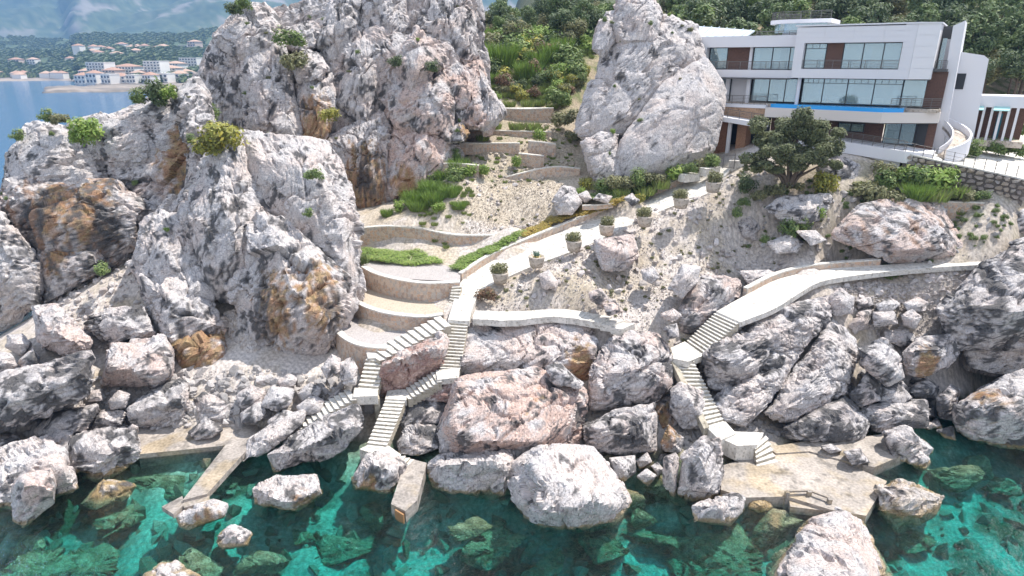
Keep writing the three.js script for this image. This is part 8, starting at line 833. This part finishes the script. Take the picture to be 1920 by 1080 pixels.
// tufts on the cliffs
{
  const r = rng(41), targets = scene.children.filter((o) => o.name.startsWith('cliff')); let made = 0;
  for (let t = 0; t < 9000 && made < 90; t++) {
    const c = targets[Math.floor(r() * targets.length)], f = c.children[Math.floor(r() * c.children.length)], p = f.geometry.attributes.position, n = f.geometry.attributes.normal, i = Math.floor(r() * p.count);
    if (n.getY(i) > 0.5 && n.getZ(i) > -0.1 && p.getY(i) > 8) { bush(['mid', 'olive', 'bright', 'mid'][made % 4], [p.getX(i), p.getY(i), p.getZ(i)], 0.35 + 0.6 * r() * r(), 'rock_plant', 'small green tuft growing on the bare cliff rock', 'tufts on the cliffs'); made++; }
  }
}
// green bank under the central crag
for (const [px, h, s] of [[[770, 405], 12, 2.6], [[800, 390], 12.6, 2.8], [[835, 378], 13, 2.8], [[865, 365], 13.4, 2.6], [[885, 352], 13.6, 2.2], [[850, 350], 13.6, 2.6], [[820, 358], 13.4, 2.4], [[780, 420], 11.4, 2.4], [[810, 415], 11.8, 2.6], [[840, 405], 12.2, 2.4], [[745, 415], 11.6, 2.0], [[720, 420], 11.3, 1.5], [[825, 430], 11.2, 1.8], [[860, 425], 11.4, 1.6], [[795, 365], 13, 2.2]]) { const p = [(px[0] - 960) * 0.0545, 0, -67 + (405 - px[1]) * -0.09]; p[1] = gh(p[0], p[2]); bush(['broom', 'bright', 'broom', 'mid'][px[0] % 4], p, s * 0.72, 'broom_shrub', (px[0] % 4 === 3 ? 'darker leafy' : px[0] % 4 === 1 ? 'bright leafy green' : 'bright green broom') + ' shrub on the bank below the central crag', 'broom on the green bank'); }
// thicket in the gap between the crags
{
  const r = rng(55), poly = [[-6.5,31.25,-112], [-3.96,22.39,-90], [0,21.82,-88], [6.86,20.35,-85], [9.43,25.77,-92], [14.14,32.64,-108]];
  spots(poly, 110, r).forEach(([x, z], i) => { const k = ['bright', 'mid', 'olive', 'broom', 'mid', 'dark', 'bright', 'red', 'yellow'][Math.floor(r() * 9)]; bush(k, [x, gh(x, z), z], 1.6 + 2.4 * r() * sst(-86, -100, z) + 0.6 * r(), 'hillside_shrub', { bright: 'bright green shrub', mid: 'green shrub', olive: 'olive-coloured shrub', broom: 'broom shrub', dark: 'dark green shrub', red: 'reddish brown shrub', yellow: 'yellow-green shrub' }[k] + ' on the slope between the crags', 'shrubs between the crags'); });
}
for (const [p, s, k] of [[[-3.25,15.15,-71], 1.5, 'bright'], [[-6.11,16.06,-74], 1.6, 'mid'], [[0.31,15.57,-74], 1.6, 'bright'], [[0.66,19.07,-81], 1.8, 'grass'], [[2.63,19.07,-81], 1.8, 'grass'], [[3.21,17.94,-78.5], 1.6, 'bright'], [[5.8,21.67,-85], 2.8, 'mid'], [[6.57,19.58,-81], 2.6, 'olive'], [[7.42,17.88,-79], 2, 'olive'], [[-3.53,17.94,-78.5], 1.2, 'grass'], [[-1.97,19.07,-81], 1.3, 'grass'], [[-0.34,21.47,-85], 1.6, 'grass'], [[2.06,21.44,-85.5], 1.6, 'grass']]) bush(k, p, s, 'terrace_shrub', adj[k] + ' plant on one of the narrow upper terraces', 'plants of the upper terraces');
// beds along the ramp
for (const [p, s, k] of [[[7.99,14.2,-68.18], 1.8, 'yellow'], [[9.54,14,-66.85], 2, 'mid'], [[10.59,14.4,-66.52], 2.2, 'olive'], [[12.27,14.6,-66.65], 2.4, 'olive'], [[13.56,14.8,-66.17], 2.2, 'mid'], [[14.68,15,-66.29], 2, 'olive'], [[15.49,14.6,-66.05], 1.6, 'grass'], [[11.31,13.8,-65.59], 1.5, 'grass'], [[13.8,14,-65.7], 1.6, 'grass'], [[17.24,15.4,-67.18], 2.6, 'bright'], [[19.25,15.8,-68.15], 2.0, 'olive'], [[21.21,16.2,-69.19], 2.1, 'bright'], [[7.33,13.4,-67.01], 1.2, 'bright'], [[12.76,13.4,-64.31], 1.2, 'yellow']]) bush(k, p, s, 'border_shrub', adj[k] + ' shrub in the border between the ramp and the pale crag', 'border shrubs beside the ramp');
// slope under the house
for (const [p, s, k] of [[[39.5,15.48,-60], 3.4, 'bright'], [[38.2,15.9,-60.5], 2.6, 'mid'], [[40.95,15.74,-60], 2.4, 'bright'], [[37.44,16.23,-61.5], 2.2, 'bright'], [[37.44,15.03,-58.5], 2.2, 'broom'], [[35.76,15.55,-61], 2.2, 'mid'], [[34.12,14.57,-59.5], 2.4, 'olive'], [[35.57,14.53,-58.5], 2, 'olive'], [[38.86,15.03,-58], 2, 'grass'], [[41.41,14.93,-58.5], 1.8, 'olive'], [[35.83,16.66,-62], 1.8, 'olive'], [[43.01,15.03,-58], 1.2, 'mid'], [[33.3,14.98,-60], 2, 'olive'], [[40.84,15.28,-58.5], 1.8, 'grass']]) bush(k, p, s, 'slope_shrub', adj[k] + ' shrub on the slope under the right retaining wall', 'shrubs under the retaining wall');
for (const [p, s, k] of [[[29.43,15.39,-60.5], 2.4, 'yellow'], [[26.86,15.29,-61], 1.8, 'olive'], [[24.93,14.88,-60.5], 1.8, 'olive'], [[22.88,15.1,-62], 2, 'dark'], [[23.45,14.52,-60.5], 1.6, 'olive'], [[25.69,11.74,-57.5], 2, 'mid'], [[26.85,12.01,-58], 1.6, 'mid'], [[22.26,13.84,-60.5], 1.2, 'mid'], [[23.51,11.11,-57], 0.9, 'mid'], [[21.44,12.92,-60], 1.2, 'mid'], [[28.36,13.27,-58.5], 1.2, 'bright']]) bush(k, p, s, 'slope_shrub', adj[k] + ' shrub growing among the rocks around the big dark tree', 'shrubs round the big tree');
for (const [p, s, k] of [[[48.85,18.16,-66], 2, 'mid'], [[50.25,17.99,-66], 2, 'mid'], [[52.07,18.69,-72], 2.2, 'mid'], [[54.13,18.69,-72], 2, 'bright'], [[56.08,19.09,-72], 2.4, 'mid'], [[46.33,17.92,-65], 1.8, 'mid'], [[45.28,17.81,-65], 1.5, 'mid'], [[51.64,17.89,-66], 1.6, 'mid'], [[57.99,19.26,-76], 2, 'bright'], [[51.38,18.19,-70], 2.4, 'grass']]) bush(k, p, s, 'garden_shrub', adj[k] + ' clipped shrub in the paved court by the pavilion', 'court shrubs');
// ground cover
function cover(name, poly, count, s0, s1, geo, label, seed, lift = 0) { if (label.includes('ramp wall')) poly = poly.map((p) => [p[0] - 0.4, p[1], p[2] - 0.8]); const r = rng(seed), pts = spots(poly, count, r).filter(([x, z]) => fbm(x * 0.7, seed, z * 0.7, 2) > -0.16), im = sh(new THREE.InstancedMesh(geo, leafMat, pts.length)), m4 = new THREE.Matrix4(), q = new THREE.Quaternion(); im.name = numbered(name); const hAt = (x, z) => { let w = 0, s = 0; for (const p of poly) { const d = 1 / (0.05 + (p[0] - x) ** 2 + (p[2] - z) ** 2); w += d; s += d * p[1]; } return s / w; }; pts.forEach(([x, z], i) => { const s = s0 + (s1 - s0) * r(); q.setFromAxisAngle(new THREE.Vector3(0, 1, 0), r() * 6.28); m4.compose(new THREE.Vector3(x, (lift ? Math.max(hAt(x, z), gh(x, z)) : gh(x, z)) - 0.05, z), q, new THREE.Vector3(s, s, s)); im.setMatrixAt(i, m4); }); scene.add(im); return stuff(tag(im, label, 'ground cover')); }
const mat3 = (cols, seed) => leafGeo(seed, [[0, 0.12, 0, 0.5, 0.2, 0.5], [0.3, 0.1, 0.2, 0.35, 0.16, 0.35]], 90, 0.09, cols, 1);
cover('grass', [[-14.86,9.3,-61.32], [-12.67,9.2,-60.91], [-8.92,9.1,-60.5], [-6.51,8.9,-58.31], [-9.59,8.75,-57.78], [-14.13,8.9,-59.01]], 420, 0.5, 1.1, mat3(G.bright, 71), 'bright green low plants under the uppermost terrace wall', 61, 1);
cover('ground_cover', [[-5.12,8.9,-55.68], [-4.04,9.3,-58.05], [0,10.1,-59.66], [1.31,10.6,-60.97], [1.66,10.6,-60.37], [-1.01,9.9,-58.15], [-3.98,8.9,-55.37]], 420, 0.5, 1.0, mat3(G.bright, 62), 'green creeping plants behind the ramp wall', 63, 1);
cover('ground_cover', [[1.3,10.5,-60.15], [2.12,11,-61.93], [5.42,12,-63.66], [8.19,12.8,-64.53], [12.26,14,-63.26], [12.74,13.6,-62.85], [7.53,12.1,-63.24], [2.09,10.6,-60.57]], 620, 0.45, 0.9, mat3(G.orange, 64), 'orange and yellow creeping plants along the ramp wall', 65, 1);
cover('ground_cover', [[7.5,13.4,-65.9], [10.19,14.2,-67.58], [15.78,14.9,-67.47], [16.7,14.2,-67.58], [13.5,13.4,-65.36], [9.77,13.4,-64.31]], 500, 0.5, 1.0, mat3(G.mid, 66), 'low green plants filling the border under the pale crag', 67, 1);
cover('grass', [[-6.09,30.44,-112], [-3.88,21.82,-88], [5.54,20.94,-86], [9.98,26.44,-94], [14.18,31.87,-108]], 900, 0.4, 1.3, bushKinds.grass[1], 'rough grass on the hillside between the crags', 68);
cover('grass', [[32.79,15.03,-61], [38.46,16.57,-62.5], [43.84,15.23,-60], [40.97,14,-57.5], [34.14,14.28,-58.5]], 300, 0.3, 0.9, bushKinds.grass[0], 'rough grass on the slope under the retaining wall', 69);
cover('grass', [[-10.55,11.2,-61.57], [-7.99,13.8,-73.6], [-3.97,13.9,-73.05], [-4.36,12.2,-64.23], [-6.25,10.9,-60.65]], 120, 0.3, 0.7, bushKinds.grass[0], 'long grass between the broom shrubs on the bank', 70);
// planters along the ramp
{
  const prof = [[0, 0], [0.55, 0], [0.68, 0.5], [0.74, 0.9], [0.74, 1.0], [0.62, 1.0], [0.6, 0.85], [0, 0.85]].map((p) => new THREE.Vector2(...p)), potG = new THREE.LatheGeometry(prof, 20), potM = std([0.58, 0.52, 0.46], 0.9, { map: plasterMap, bumpMap: grainBump, bumpScale: 0.02 });
  [[[-1.04,8.3,-53.84], 'leafy', 'first'], [[2.2,9.5,-54.77], 'agave', 'second'], [[5.68,10.5,-56.46], 'leafy', 'third'], [[8.82,11.6,-58.02], 'leafy', 'fourth'], [[12.41,12.3,-58.49], 'leafy', 'fifth'], [[16.05,13.7,-59.97], 'leafy', 'sixth'], [[19.32,15,-61.17], 'leafy', 'seventh']].forEach(([p, k, w]) => {
    const g = group('planter', p); tag(g, k === 'agave' ? 'round pale planter with a spiky agave, second up the ramp' : `round pale planter with a leafy plant, ${w} from the stair end`, 'planter', 'planters along the ramp'); mesh('pot', potG, potM, g);
    const f = mesh('plant', k === 'agave' ? bushKinds.agave[0] : bushKinds.olive[w.length % 2], leafMat, g); const ps = k === 'agave' ? 1.1 : 1.2 + 0.09 * ((w.length * 7 + w.charCodeAt(1)) % 8); f.position.y = 0.7; f.scale.set(ps * 0.9, ps * 1.15, ps * 0.9); f.rotation.y = w.length * 1.7;
    if (k === 'agave') { const t = mesh('trailing_plant', mat3(G.orange, 80), leafMat, g); t.position.y = 0.85; t.scale.setScalar(0.9); }
  });
  bush('red', [-2.22,7.5,-51.92], 1.7, 'agave', 'orange spreading succulent beside the junction of ramp and walkway');
  [[[20.47,15.9,-66.53], 1.9, 1.0], [[18.41,15.3,-66.48], 2.1, 1.0]].forEach(([p, w, d], i) => { const g = group('planter_box', p, 0.5); tag(g, i ? 'white planter box below the gate, the lower one' : 'white planter box beside the gate, the upper one', 'planter'); const b = new THREE.BoxGeometry(w, 0.8, d); mesh('box', metric(b), M.white, g).position.y = 0.2; const f = mesh('plant', bushKinds.mid[i], leafMat, g); f.position.y = 0.5; f.scale.setScalar(1.5); });
}
// ---------- trees ----------
function limb(a, b, r0, r1) { const A = V(a), Bv = V(b), l = A.distanceTo(Bv), g = new THREE.CylinderGeometry(r1, r0, l, 7, 3), p = g.attributes.position; for (let i = 0; i < p.count; i++) { p.setX(i, p.getX(i) * (1 + 0.15 * N3(p.getX(i) * 9, p.getY(i) * 2, l))); } g.translate(0, l / 2, 0); g.applyQuaternion(new THREE.Quaternion().setFromUnitVectors(new THREE.Vector3(0, 1, 0), Bv.clone().sub(A).normalize())); g.translate(...a); return g; }
const big = group('tree', [26.46,15.55,-61]); tag(big, 'broad dark evergreen tree standing in front of the villa', 'tree');
{
  const limbs = [], r = rng(5), blobs = [];
  const heads = [[-3.6, 3.6, .3, 1.7, 1.3, 1.6], [-2.2, 5.2, -.5, 2.0, 1.5, 1.9], [-0.2, 5.9, 0, 2.2, 1.6, 2.1], [1.9, 5.4, .2, 2.0, 1.5, 1.9], [3.4, 4.2, -.2, 1.6, 1.3, 1.6], [-1.2, 3.8, 1.4, 1.9, 1.4, 1.5], [1.4, 3.7, 1.5, 2.0, 1.4, 1.6], [-3.9, 2.3, .6, 1.2, .8, 1.2], [3.2, 2.7, .8, 1.4, 1.0, 1.3], [0.2, 2.6, 1.9, 1.5, .9, 1.2], [-2.4, 2.2, 1.3, 1.3, .8, 1.2], [1.0, 4.8, -1.8, 2, 1.5, 1.5], [-1.8, 4.4, -1.8, 1.9, 1.4, 1.5]];
  for (const h of heads) { for (let k = 0; k < 6; k++) { const v = new THREE.Vector3(r() * 2 - 1, r() * 2 - 1, r() * 2 - 1).normalize(); blobs.push([h[0] + v.x * h[3] * 0.72, h[1] + v.y * h[4] * 0.7, h[2] + v.z * h[5] * 0.72, h[3] * (0.3 + 0.22 * r()), h[4] * (0.3 + 0.2 * r()), h[5] * (0.3 + 0.22 * r())]); } const s = [h[0] * 0.25, 0.9 + 0.5 * r(), h[2] * 0.25]; limbs.push(limb([h[0] * 0.06, 0, h[2] * 0.06], s, 0.2, 0.16), limb(s, [h[0] * 0.9, h[1] - 0.3, h[2] * 0.9], 0.15, 0.05)); }
  mesh('trunk', mergeGeometries(limbs), barkMat, big);
  mesh('crown', leafGeo(9, blobs, 40000, 0.135, [[0.075, 0.095, 0.04], [0.15, 0.17, 0.07], [0.24, 0.25, 0.11]], 0.3), leafMat, big);
}
const treeKinds = [0, 1, 2, 3, 4].map((k) => {
  const r = rng(500 + k), blobs = [], limbs = [], n = 9 + k, H2 = [6, 7, 8, 5.5, 9][k], R = [2.6, 2.5, 2.9, 2.8, 2.4][k];
  limbs.push(limb([0, -1, 0], [0.2, H2 * 0.62, 0.1], 0.2, 0.08));
  for (let i = 0; i < n; i++) { const a = r() * 6.28, q = R * Math.sqrt(r()) * 0.7, y = H2 * (0.36 + 0.5 * r()), s = R * (0.32 + 0.22 * r()) * (y > H2 * 0.75 ? 0.75 : 1); blobs.push([Math.cos(a) * q, y, Math.sin(a) * q, s, s * 0.85, s]); limbs.push(limb([0.1, H2 * 0.3, 0.05], [Math.cos(a) * q * 0.8, y, Math.sin(a) * q * 0.8], 0.08, 0.03)); }
  return [mergeGeometries(limbs), leafGeo(520 + k, blobs, 2400, 0.24, [G.wood, G.mid, G.dark, G.olive, G.wood][k], 0.3)];
});
function tree(k, pos, s, label, grp, r) { const g = group('tree', pos, r() * 6.28); mesh('trunk', treeKinds[k][0], barkMat, g); mesh('crown', treeKinds[k][1], leafMat, g); g.scale.setScalar(s); return tag(g, `${['rounded green', 'mid-green bushy', 'tall dark', 'low olive-tinted', 'tall narrow green'][k]} ${label}`, 'tree', grp); }

cover('dry_weeds', screePoly, 260, 0.12, 0.42, bushKinds.olive[0], 'sparse dry weeds on the scree slope', 72);
cover('dry_weeds', fieldPoly, 40, 0.12, 0.4, bushKinds.olive[1], 'few dry weeds on the gravel field', 73);
cover('dry_weeds', slopeR, 260, 0.15, 0.6, bushKinds.mid[1], 'sparse weeds on the slope below the villa', 74);
cover('dry_weeds', gapPoly, 160, 0.15, 0.6, bushKinds.grass[0], 'weeds on the upper terraces', 75);
// ---------- wooded hill behind ----------
const hillF = (x, d) => { const mid = 27 + (d - 105) * (0.16 + 0.14 * sst(20, 90, x)) - 9 * sst(70, 140, x) * (1 - sst(110, 210, d)), fall = sst(20, -45, x) * Math.max(0, d - 118) * 0.4 + sst(5, -40, x) * 14; return mid - fall + 5 * fbm(x * 0.012, 4, d * 0.012, 3); };
{
  const nx = 120, nz = 90, P = new Float32Array(nx * nz * 3), Cc = new Float32Array(nx * nz * 3), A = new Float32Array(nx * nz * 3), idx = [];
  for (let j = 0; j < nz; j++) for (let i = 0; i < nx; i++) { const k = (j * nx + i) * 3, x = -60 + i / (nx - 1) * 560, d = 118 + j / (nz - 1) * 420, c = mixc([0.12, 0.13, 0.06], [0.07, 0.10, 0.04], clamp01(0.5 + fbm(x * 0.1, 2, d * 0.1, 3))); P[k] = x; P[k + 1] = hillF(x, d) - 1; P[k + 2] = -d; Cc[k] = c[0]; Cc[k + 1] = c[1]; Cc[k + 2] = c[2]; A[k + 1] = 1; if (i < nx - 1 && j < nz - 1) { const q = j * nx + i; idx.push(q, q + 1, q + nx, q + 1, q + nx + 1, q + nx); } }
  structure(tag(mesh('hill', withUv(P, normalsOf(P, idx), Cc, idx, A), groundMat), 'wooded hill rising behind the villa', 'hill'));
}
{
  const r = rng(99), seen = [];
  const put = (x, d, s, label, grp) => { const z = -d, y = d < 138 && x < 96 ? Math.max(gh(x, z), hillF(x, d) - 1) : hillF(x, d) - 1; tree(Math.floor(r() * 5), [x, y - 0.2, z], s, label, grp, r); };
  for (let i = 0; i < 110; i++) { const d = 90 + 46 * r(), u = 0.24 + 0.62 * r(), x = u * d; if (x < 26 && d < 92) continue; put(x, d, 0.9 + 0.45 * r(), 'tree in the wood right behind the villa', 'trees behind the villa'); }
  for (let i = 0; i < 84; i++) { const d = 102 + 50 * r(), x = (-0.045 + 0.31 * r()) * d; put(x, d, 0.6 + 0.4 * r(), 'tree, small, on the crest between the two crags', 'trees on the crest'); }
  for (let i = 0; i < 34; i++) { const d = 82 + 30 * r(), x = (0.68 + 0.2 * r()) * d; put(x, d, 0.6 + 0.4 * r(), 'tree beside the pavilion at the right edge', 'trees by the pavilion'); }
  for (let i = 0; i < 150; i++) { const d = 125 + 260 * Math.pow(r(), 1.2), x = (0.5 + 0.36 * r()) * d; put(x, d, 1.0 + 0.5 * r() + d * 0.0012, 'tree on the wooded slope right of the villa', 'trees on the right slope'); }
}
// ---------- right retaining wall, stone by stone ----------
{
  const g = group('retaining_wall'); tag(g, 'brown rubble retaining wall under the right court', 'stone wall');
  const top = dense([[37.84,18.54,-62.4], [40.18,18.06,-60.8], [43.09,17.5,-59], [46.31,16.84,-57.2]], 0.5), drop = 3.6;
  mesh('wall_core', wallGeo(top.map((p) => [p[0], p[1] - 0.12, p[2] - 0.12]), 0.5, drop), std([0.22, 0.19, 0.165], 1, { map: rockMap, bumpMap: grainBump, bumpScale: 0.02 }), g);
  mesh('coping', wallGeo(top, 0.6, 0.12), M.white, g);
  const cols = [[0.46, 0.39, 0.33], [0.40, 0.34, 0.29], [0.5, 0.45, 0.40], [0.36, 0.31, 0.28], [0.48, 0.40, 0.32]].map((c) => std(c, 0.95, { map: rockMap, bumpMap: rockBump, bumpScale: 0.04 })), r = rng(3), c = new THREE.CatmullRomCurve3(top.map(V)), L = c.getLength();
  for (let row = 0; row < 7; row++) { let s = r() * 0.3; while (s < L - 0.3) { const w = 0.45 + 0.45 * r(), p = c.getPointAt(Math.min(0.999, (s + w / 2) / L)), t = c.getTangentAt(Math.min(0.999, (s + w / 2) / L)), h = 0.46, m = mesh('stone', stoneGeos[Math.floor(r() * 4)], cols[Math.floor(r() * 5)], g); m.position.set(p.x, p.y - 0.34 - row * h + 0.08 * (r() - 0.5), p.z + 0.02); m.scale.set(w * 1.02, h * 1.42, 0.42); m.rotation.y = Math.atan2(-t.z, t.x) + (r() < 0.5 ? Math.PI : 0); m.rotation.z = (r() - 0.5) * 0.3; s += w; } }
  const rg = group('terrace_railing'); tag(rg, 'thin steel railing on top of the brown retaining wall', 'railing'); const n = 12;
  for (let k = 0; k <= n; k++) { const p = c.getPointAt(k / n), m = mesh('post', new THREE.CylinderGeometry(0.03, 0.03, 1.1, 6), M.steel, rg); m.position.set(p.x, p.y + 0.5, p.z - 0.3); }
  for (const yy of [0.35, 0.65, 1.0]) mesh('rail_bar', new THREE.TubeGeometry(new THREE.CatmullRomCurve3(top.map((p) => new THREE.Vector3(p[0], p[1] + yy, p[2] - 0.3))), 40, 0.018, 5), M.steel, rg);
  stoneWall('stone_wall', [[39.01,14.63,-58.5], [41.12,14.73,-58], [43.03,14.74,-57.5]], 0.5, 2.6, 'short rubble wall behind the streaked leaning slab');
  // gate
  const gt = group('gate', [21.79,16.4,-66.5], -0.35); tag(gt, 'dark metal gate at the upper end of the ramp', 'gate');
  for (const x of [-1.1, 0, 1.1]) { const m = mesh('post', new THREE.BoxGeometry(0.08, 1.6, 0.08), M.steel, gt); m.position.set(x, 0.8, 0); }
  for (let k = 0; k < 16; k++) { const m = mesh('bar', new THREE.BoxGeometry(0.025, 1.3, 0.025), M.steel, gt); m.position.set(-1.03 + k * 0.137, 0.75, 0); }
  for (const yy of [0.12, 1.4]) { const m = mesh('rail', new THREE.BoxGeometry(2.2, 0.05, 0.04), M.steel, gt); m.position.y = yy; }
  const gw = group('gate_wall', [23.6,16.3,-66.44], -0.3); tag(gw, 'low white wall beside the gate under the tree', 'wall'); const bx = new THREE.BoxGeometry(2.4, 1.2, 0.4); mesh('wall_block', metric(bx), M.white, gw).position.y = 0.3;
}
// ---------- far coast, town and mountain ----------
const coastH = (x, d) => {
  const u = x / d + 0.012 * N3(d * 0.02, 5, 0), shoreD = 905 + 25 * N3(x * 0.006, 1, 0) - 215 * sst(-0.655, -0.625, u), t = d - shoreD, tongue = Math.min((u + 0.70) * 600, d - 585 - 20 * N3(x * 0.02, 3, 0), 700 - d); if (t < 0) return tongue > 0 ? 0.3 + 1.6 * sst(0, 18, tongue) + 0.8 * N3(x * 0.06, d * 0.06, 2) : -6 + 5.5 * sst(-25, 0, t);
  let h = 1.5 + 4 * sst(0, 120, t) + 32 * sst(110, 470, t) + 60 * sst(500, 1000, t + 120 * N3(x * 0.003, 7, 0)) * (0.7 + 0.5 * sst(-1000, 100, x)) - 25 * sst(1000, 1300, t);
  h += 900 * Math.pow(sst(1150, 4200, t), 1.15) + 120 * fbm(x * 0.0011, 2, d * 0.0011, 4) * sst(1000, 2600, t) + 9 * fbm(x * 0.008, 3, d * 0.008, 3) * sst(130, 300, t); return h;
};
{
  const nx = 240, nz = 220, P = new Float32Array(nx * nz * 3), Cc = new Float32Array(nx * nz * 3), A = new Float32Array(nx * nz * 3), idx = [];
  for (let j = 0; j < nz; j++) for (let i = 0; i < nx; i++) {
    const k = (j * nx + i) * 3, t = j / (nz - 1), d = 560 + 4400 * t * t * 0.6 + 1760 * t, x = (-0.95 + 1.15 * i / (nx - 1)) * (d + 100), y = coastH(x, d), f = fbm(x * 0.02, 3, d * 0.02, 4), g = fbm(x * 0.0035, 9, d * 0.0035, 4);
    let c = mixc([0.045, 0.075, 0.035], [0.10, 0.13, 0.06], clamp01(0.5 + f * 1.3 + g * 0.6)); c = mixc(c, [0.24, 0.22, 0.18], sst(0.2, 0.45, g + 0.35 * f) * sst(60, 160, y)); if (y < 6) c = mixc([0.30, 0.25, 0.21], [0.16, 0.14, 0.12], clamp01(0.5 + f * 2));
    P[k] = x; P[k + 1] = y; P[k + 2] = -d; Cc[k] = c[0]; Cc[k + 1] = c[1]; Cc[k + 2] = c[2]; A[k + 1] = 1; if (i < nx - 1 && j < nz - 1) { const q = j * nx + i; idx.push(q, q + 1, q + nx, q + 1, q + nx + 1, q + nx); }
  }
  structure(tag(mesh('mountain', withUv(P, normalsOf(P, idx), Cc, idx, A, 0.01), new THREE.MeshStandardMaterial({ vertexColors: true, roughness: 1 })), 'blue hazy mountain and wooded coast across the bay', 'mountain'));
  const r = rng(12), n = 5200, im = new THREE.InstancedMesh(leafGeo(600, rb(601, 6, 1, 1.1), 110, 0.34, G.wood), leafMat, n), m4 = new THREE.Matrix4(); let k = 0;
  for (let t = 0; t < 60000 && k < n; t++) { const d = 700 + 1150 * Math.pow(r(), 1.3), x = (-0.86 + 0.62 * r()) * d, y = coastH(x, d); if (y < 3.2 || fbm(x * 0.01, 5, d * 0.01, 3) < -0.12) continue; const s = 5 + 6 * r(); m4.makeScale(s, s * 0.9, s); m4.setPosition(x, y - 1, -d); im.setMatrixAt(k++, m4); }
  im.count = k; im.name = 'woodland'; scene.add(sh(im)); stuff(tag(im, 'distant woodland covering the coast across the bay', 'woodland'));
}
{
  const wallMs = [std([0.72, 0.70, 0.67], 0.9), std([0.66, 0.60, 0.54], 0.9), std([0.62, 0.50, 0.44], 0.9)], roofMs = [std([0.36, 0.22, 0.16], 0.9), std([0.42, 0.29, 0.22], 0.9)], win = std([0.06, 0.07, 0.09], 0.4), r = rng(31), wg = new THREE.BoxGeometry(1, 1, 1);
  function farHouse(x, d, w, h, dep, flat, label, grp, wm = 0, storeys = 0, bays = 0) { w *= 0.86; h *= 0.9;
    const y = Math.max(1.5, coastH(x, d)), g = group('far_house', [x, y, -d], -0.35 + 0.5 * (r() - 0.5)); tag(g, label, 'house', grp); const b = mesh('wall', wg, wallMs[wm], g); b.scale.set(w, h + 4, dep); b.position.y = h / 2 - 2;
    if (flat) { const t = mesh('roof', wg, wallMs[0], g); t.scale.set(w + 0.6, 0.6, dep + 0.6); t.position.y = h + 0.3; } else { const rg2 = new THREE.CylinderGeometry(0.06, 0.72, 1, 4, 1); rg2.rotateY(Math.PI / 4); const t = mesh('roof', rg2, roofMs[Math.floor(r() * 2)], g); t.scale.set(w * 1.06, Math.min(3.2, w * 0.28), dep * 1.06); t.position.y = h + t.scale.y / 2; }
    for (let s = 0; s < storeys; s++) for (let k = 0; k < bays; k++) { const m = mesh('window', wg, win, g); m.scale.set(w / bays * 0.5, h / storeys * 0.5, 0.3); m.position.set(-w / 2 + (k + 0.5) * w / bays, (s + 0.5) * h / storeys, dep / 2 + 0.05); if (k % 2 === 0) { const q = mesh('balcony', wg, wallMs[0], g); q.scale.set(w / bays * 0.9, 0.9, 1.4); q.position.set(m.position.x, s * h / storeys + 0.6, dep / 2 + 0.7); } }
  }
  const at = (px, d) => (px - 960) / 1200 * (d * 0.942 + 9);
  farHouse(at(196, 790), 790, 30, 21, 16, 1, 'tall white apartment block at the left of the shore town', '', 0, 6, 6);
  farHouse(at(300, 770), 770, 24, 23, 16, 1, 'tallest white apartment block at the right of the shore town', '', 0, 7, 5);
  farHouse(at(246, 800), 800, 34, 16, 15, 0, 'wide white block with red roof between the two tall ones', '', 0, 4, 7);
  farHouse(at(218, 775), 775, 24, 13, 13, 0, 'brown unfinished block in front of the shore town', '', 2, 4, 4);
  farHouse(at(268, 765), 765, 26, 10, 13, 0, 'low red-roofed house before the wide white block', '', 1, 3, 5);
  farHouse(at(325, 790), 790, 26, 14, 14, 0, 'cream house right of the tallest apartment block', '', 1, 4, 5);
  farHouse(at(335, 900), 900, 30, 14, 15, 0, 'white house with red roof on the rise behind the apartments', '', 0, 4, 5);
  farHouse(at(366, 930), 930, 34, 16, 16, 1, 'white flat-roofed block close to the cliff edge', '', 0, 4, 6);
  farHouse(at(168, 820), 820, 18, 12, 12, 0, 'pink house at the left end of the apartments', '', 2, 3, 3);
  farHouse(at(375, 1180), 1180, 26, 18, 14, 0, 'pinkish tower house high behind the town', '', 2, 4, 3);
  farHouse(at(356, 1190), 1190, 20, 13, 12, 1, 'white house beside the pinkish tower house', '', 0, 3, 3);
  farHouse(at(38, 1150), 1150, 24, 10, 12, 0, 'red-roofed house alone in the far wood, left one', '', 2, 2, 4);
  farHouse(at(70, 1150), 1150, 18, 13, 12, 0, 'white house alone in the far wood, right one', '', 0, 3, 3);
  for (const px of [8, 24, 58, 70, 95, 122, 140, 4, 45]) farHouse(at(px, 930 + 40 * r()), 930 + 25 * r(), 12 + 9 * r(), 6 + 3 * r(), 10, 0, 'small red-roofed house on the far left shore', 'houses on the far left shore', Math.floor(r() * 2));
  for (const [px, d] of [[160, 760], [182, 745], [210, 735], [232, 742], [255, 738], [286, 735], [312, 748], [340, 760], [352, 800], [310, 850], [230, 850], [280, 850]]) farHouse(at(px, d), d, 14 + 9 * r(), 7 + 6 * r(), 11, px % 3 === 0 ? 1 : 0, 'white house among the apartment blocks of the shore town', 'houses of the shore town', 0, 2, 3);
  for (const px of [150, 168, 176, 190, 208, 215, 226, 238, 252, 262, 275, 283, 305, 318, 330, 345]) farHouse(at(px, 1080 + 160 * r()), 1060 + 180 * r(), 14 + 10 * r(), 7 + 4 * r(), 11, 0, 'small white house on the rise behind the shore town', 'houses behind the shore town', Math.floor(r() * 2));
}
scene.fog = new THREE.FogExp2(lin(0.22, 0.45, 0.90), 0.0002);
console.log('triangles', Math.round(triangles));
renderer.render(scene, camera);
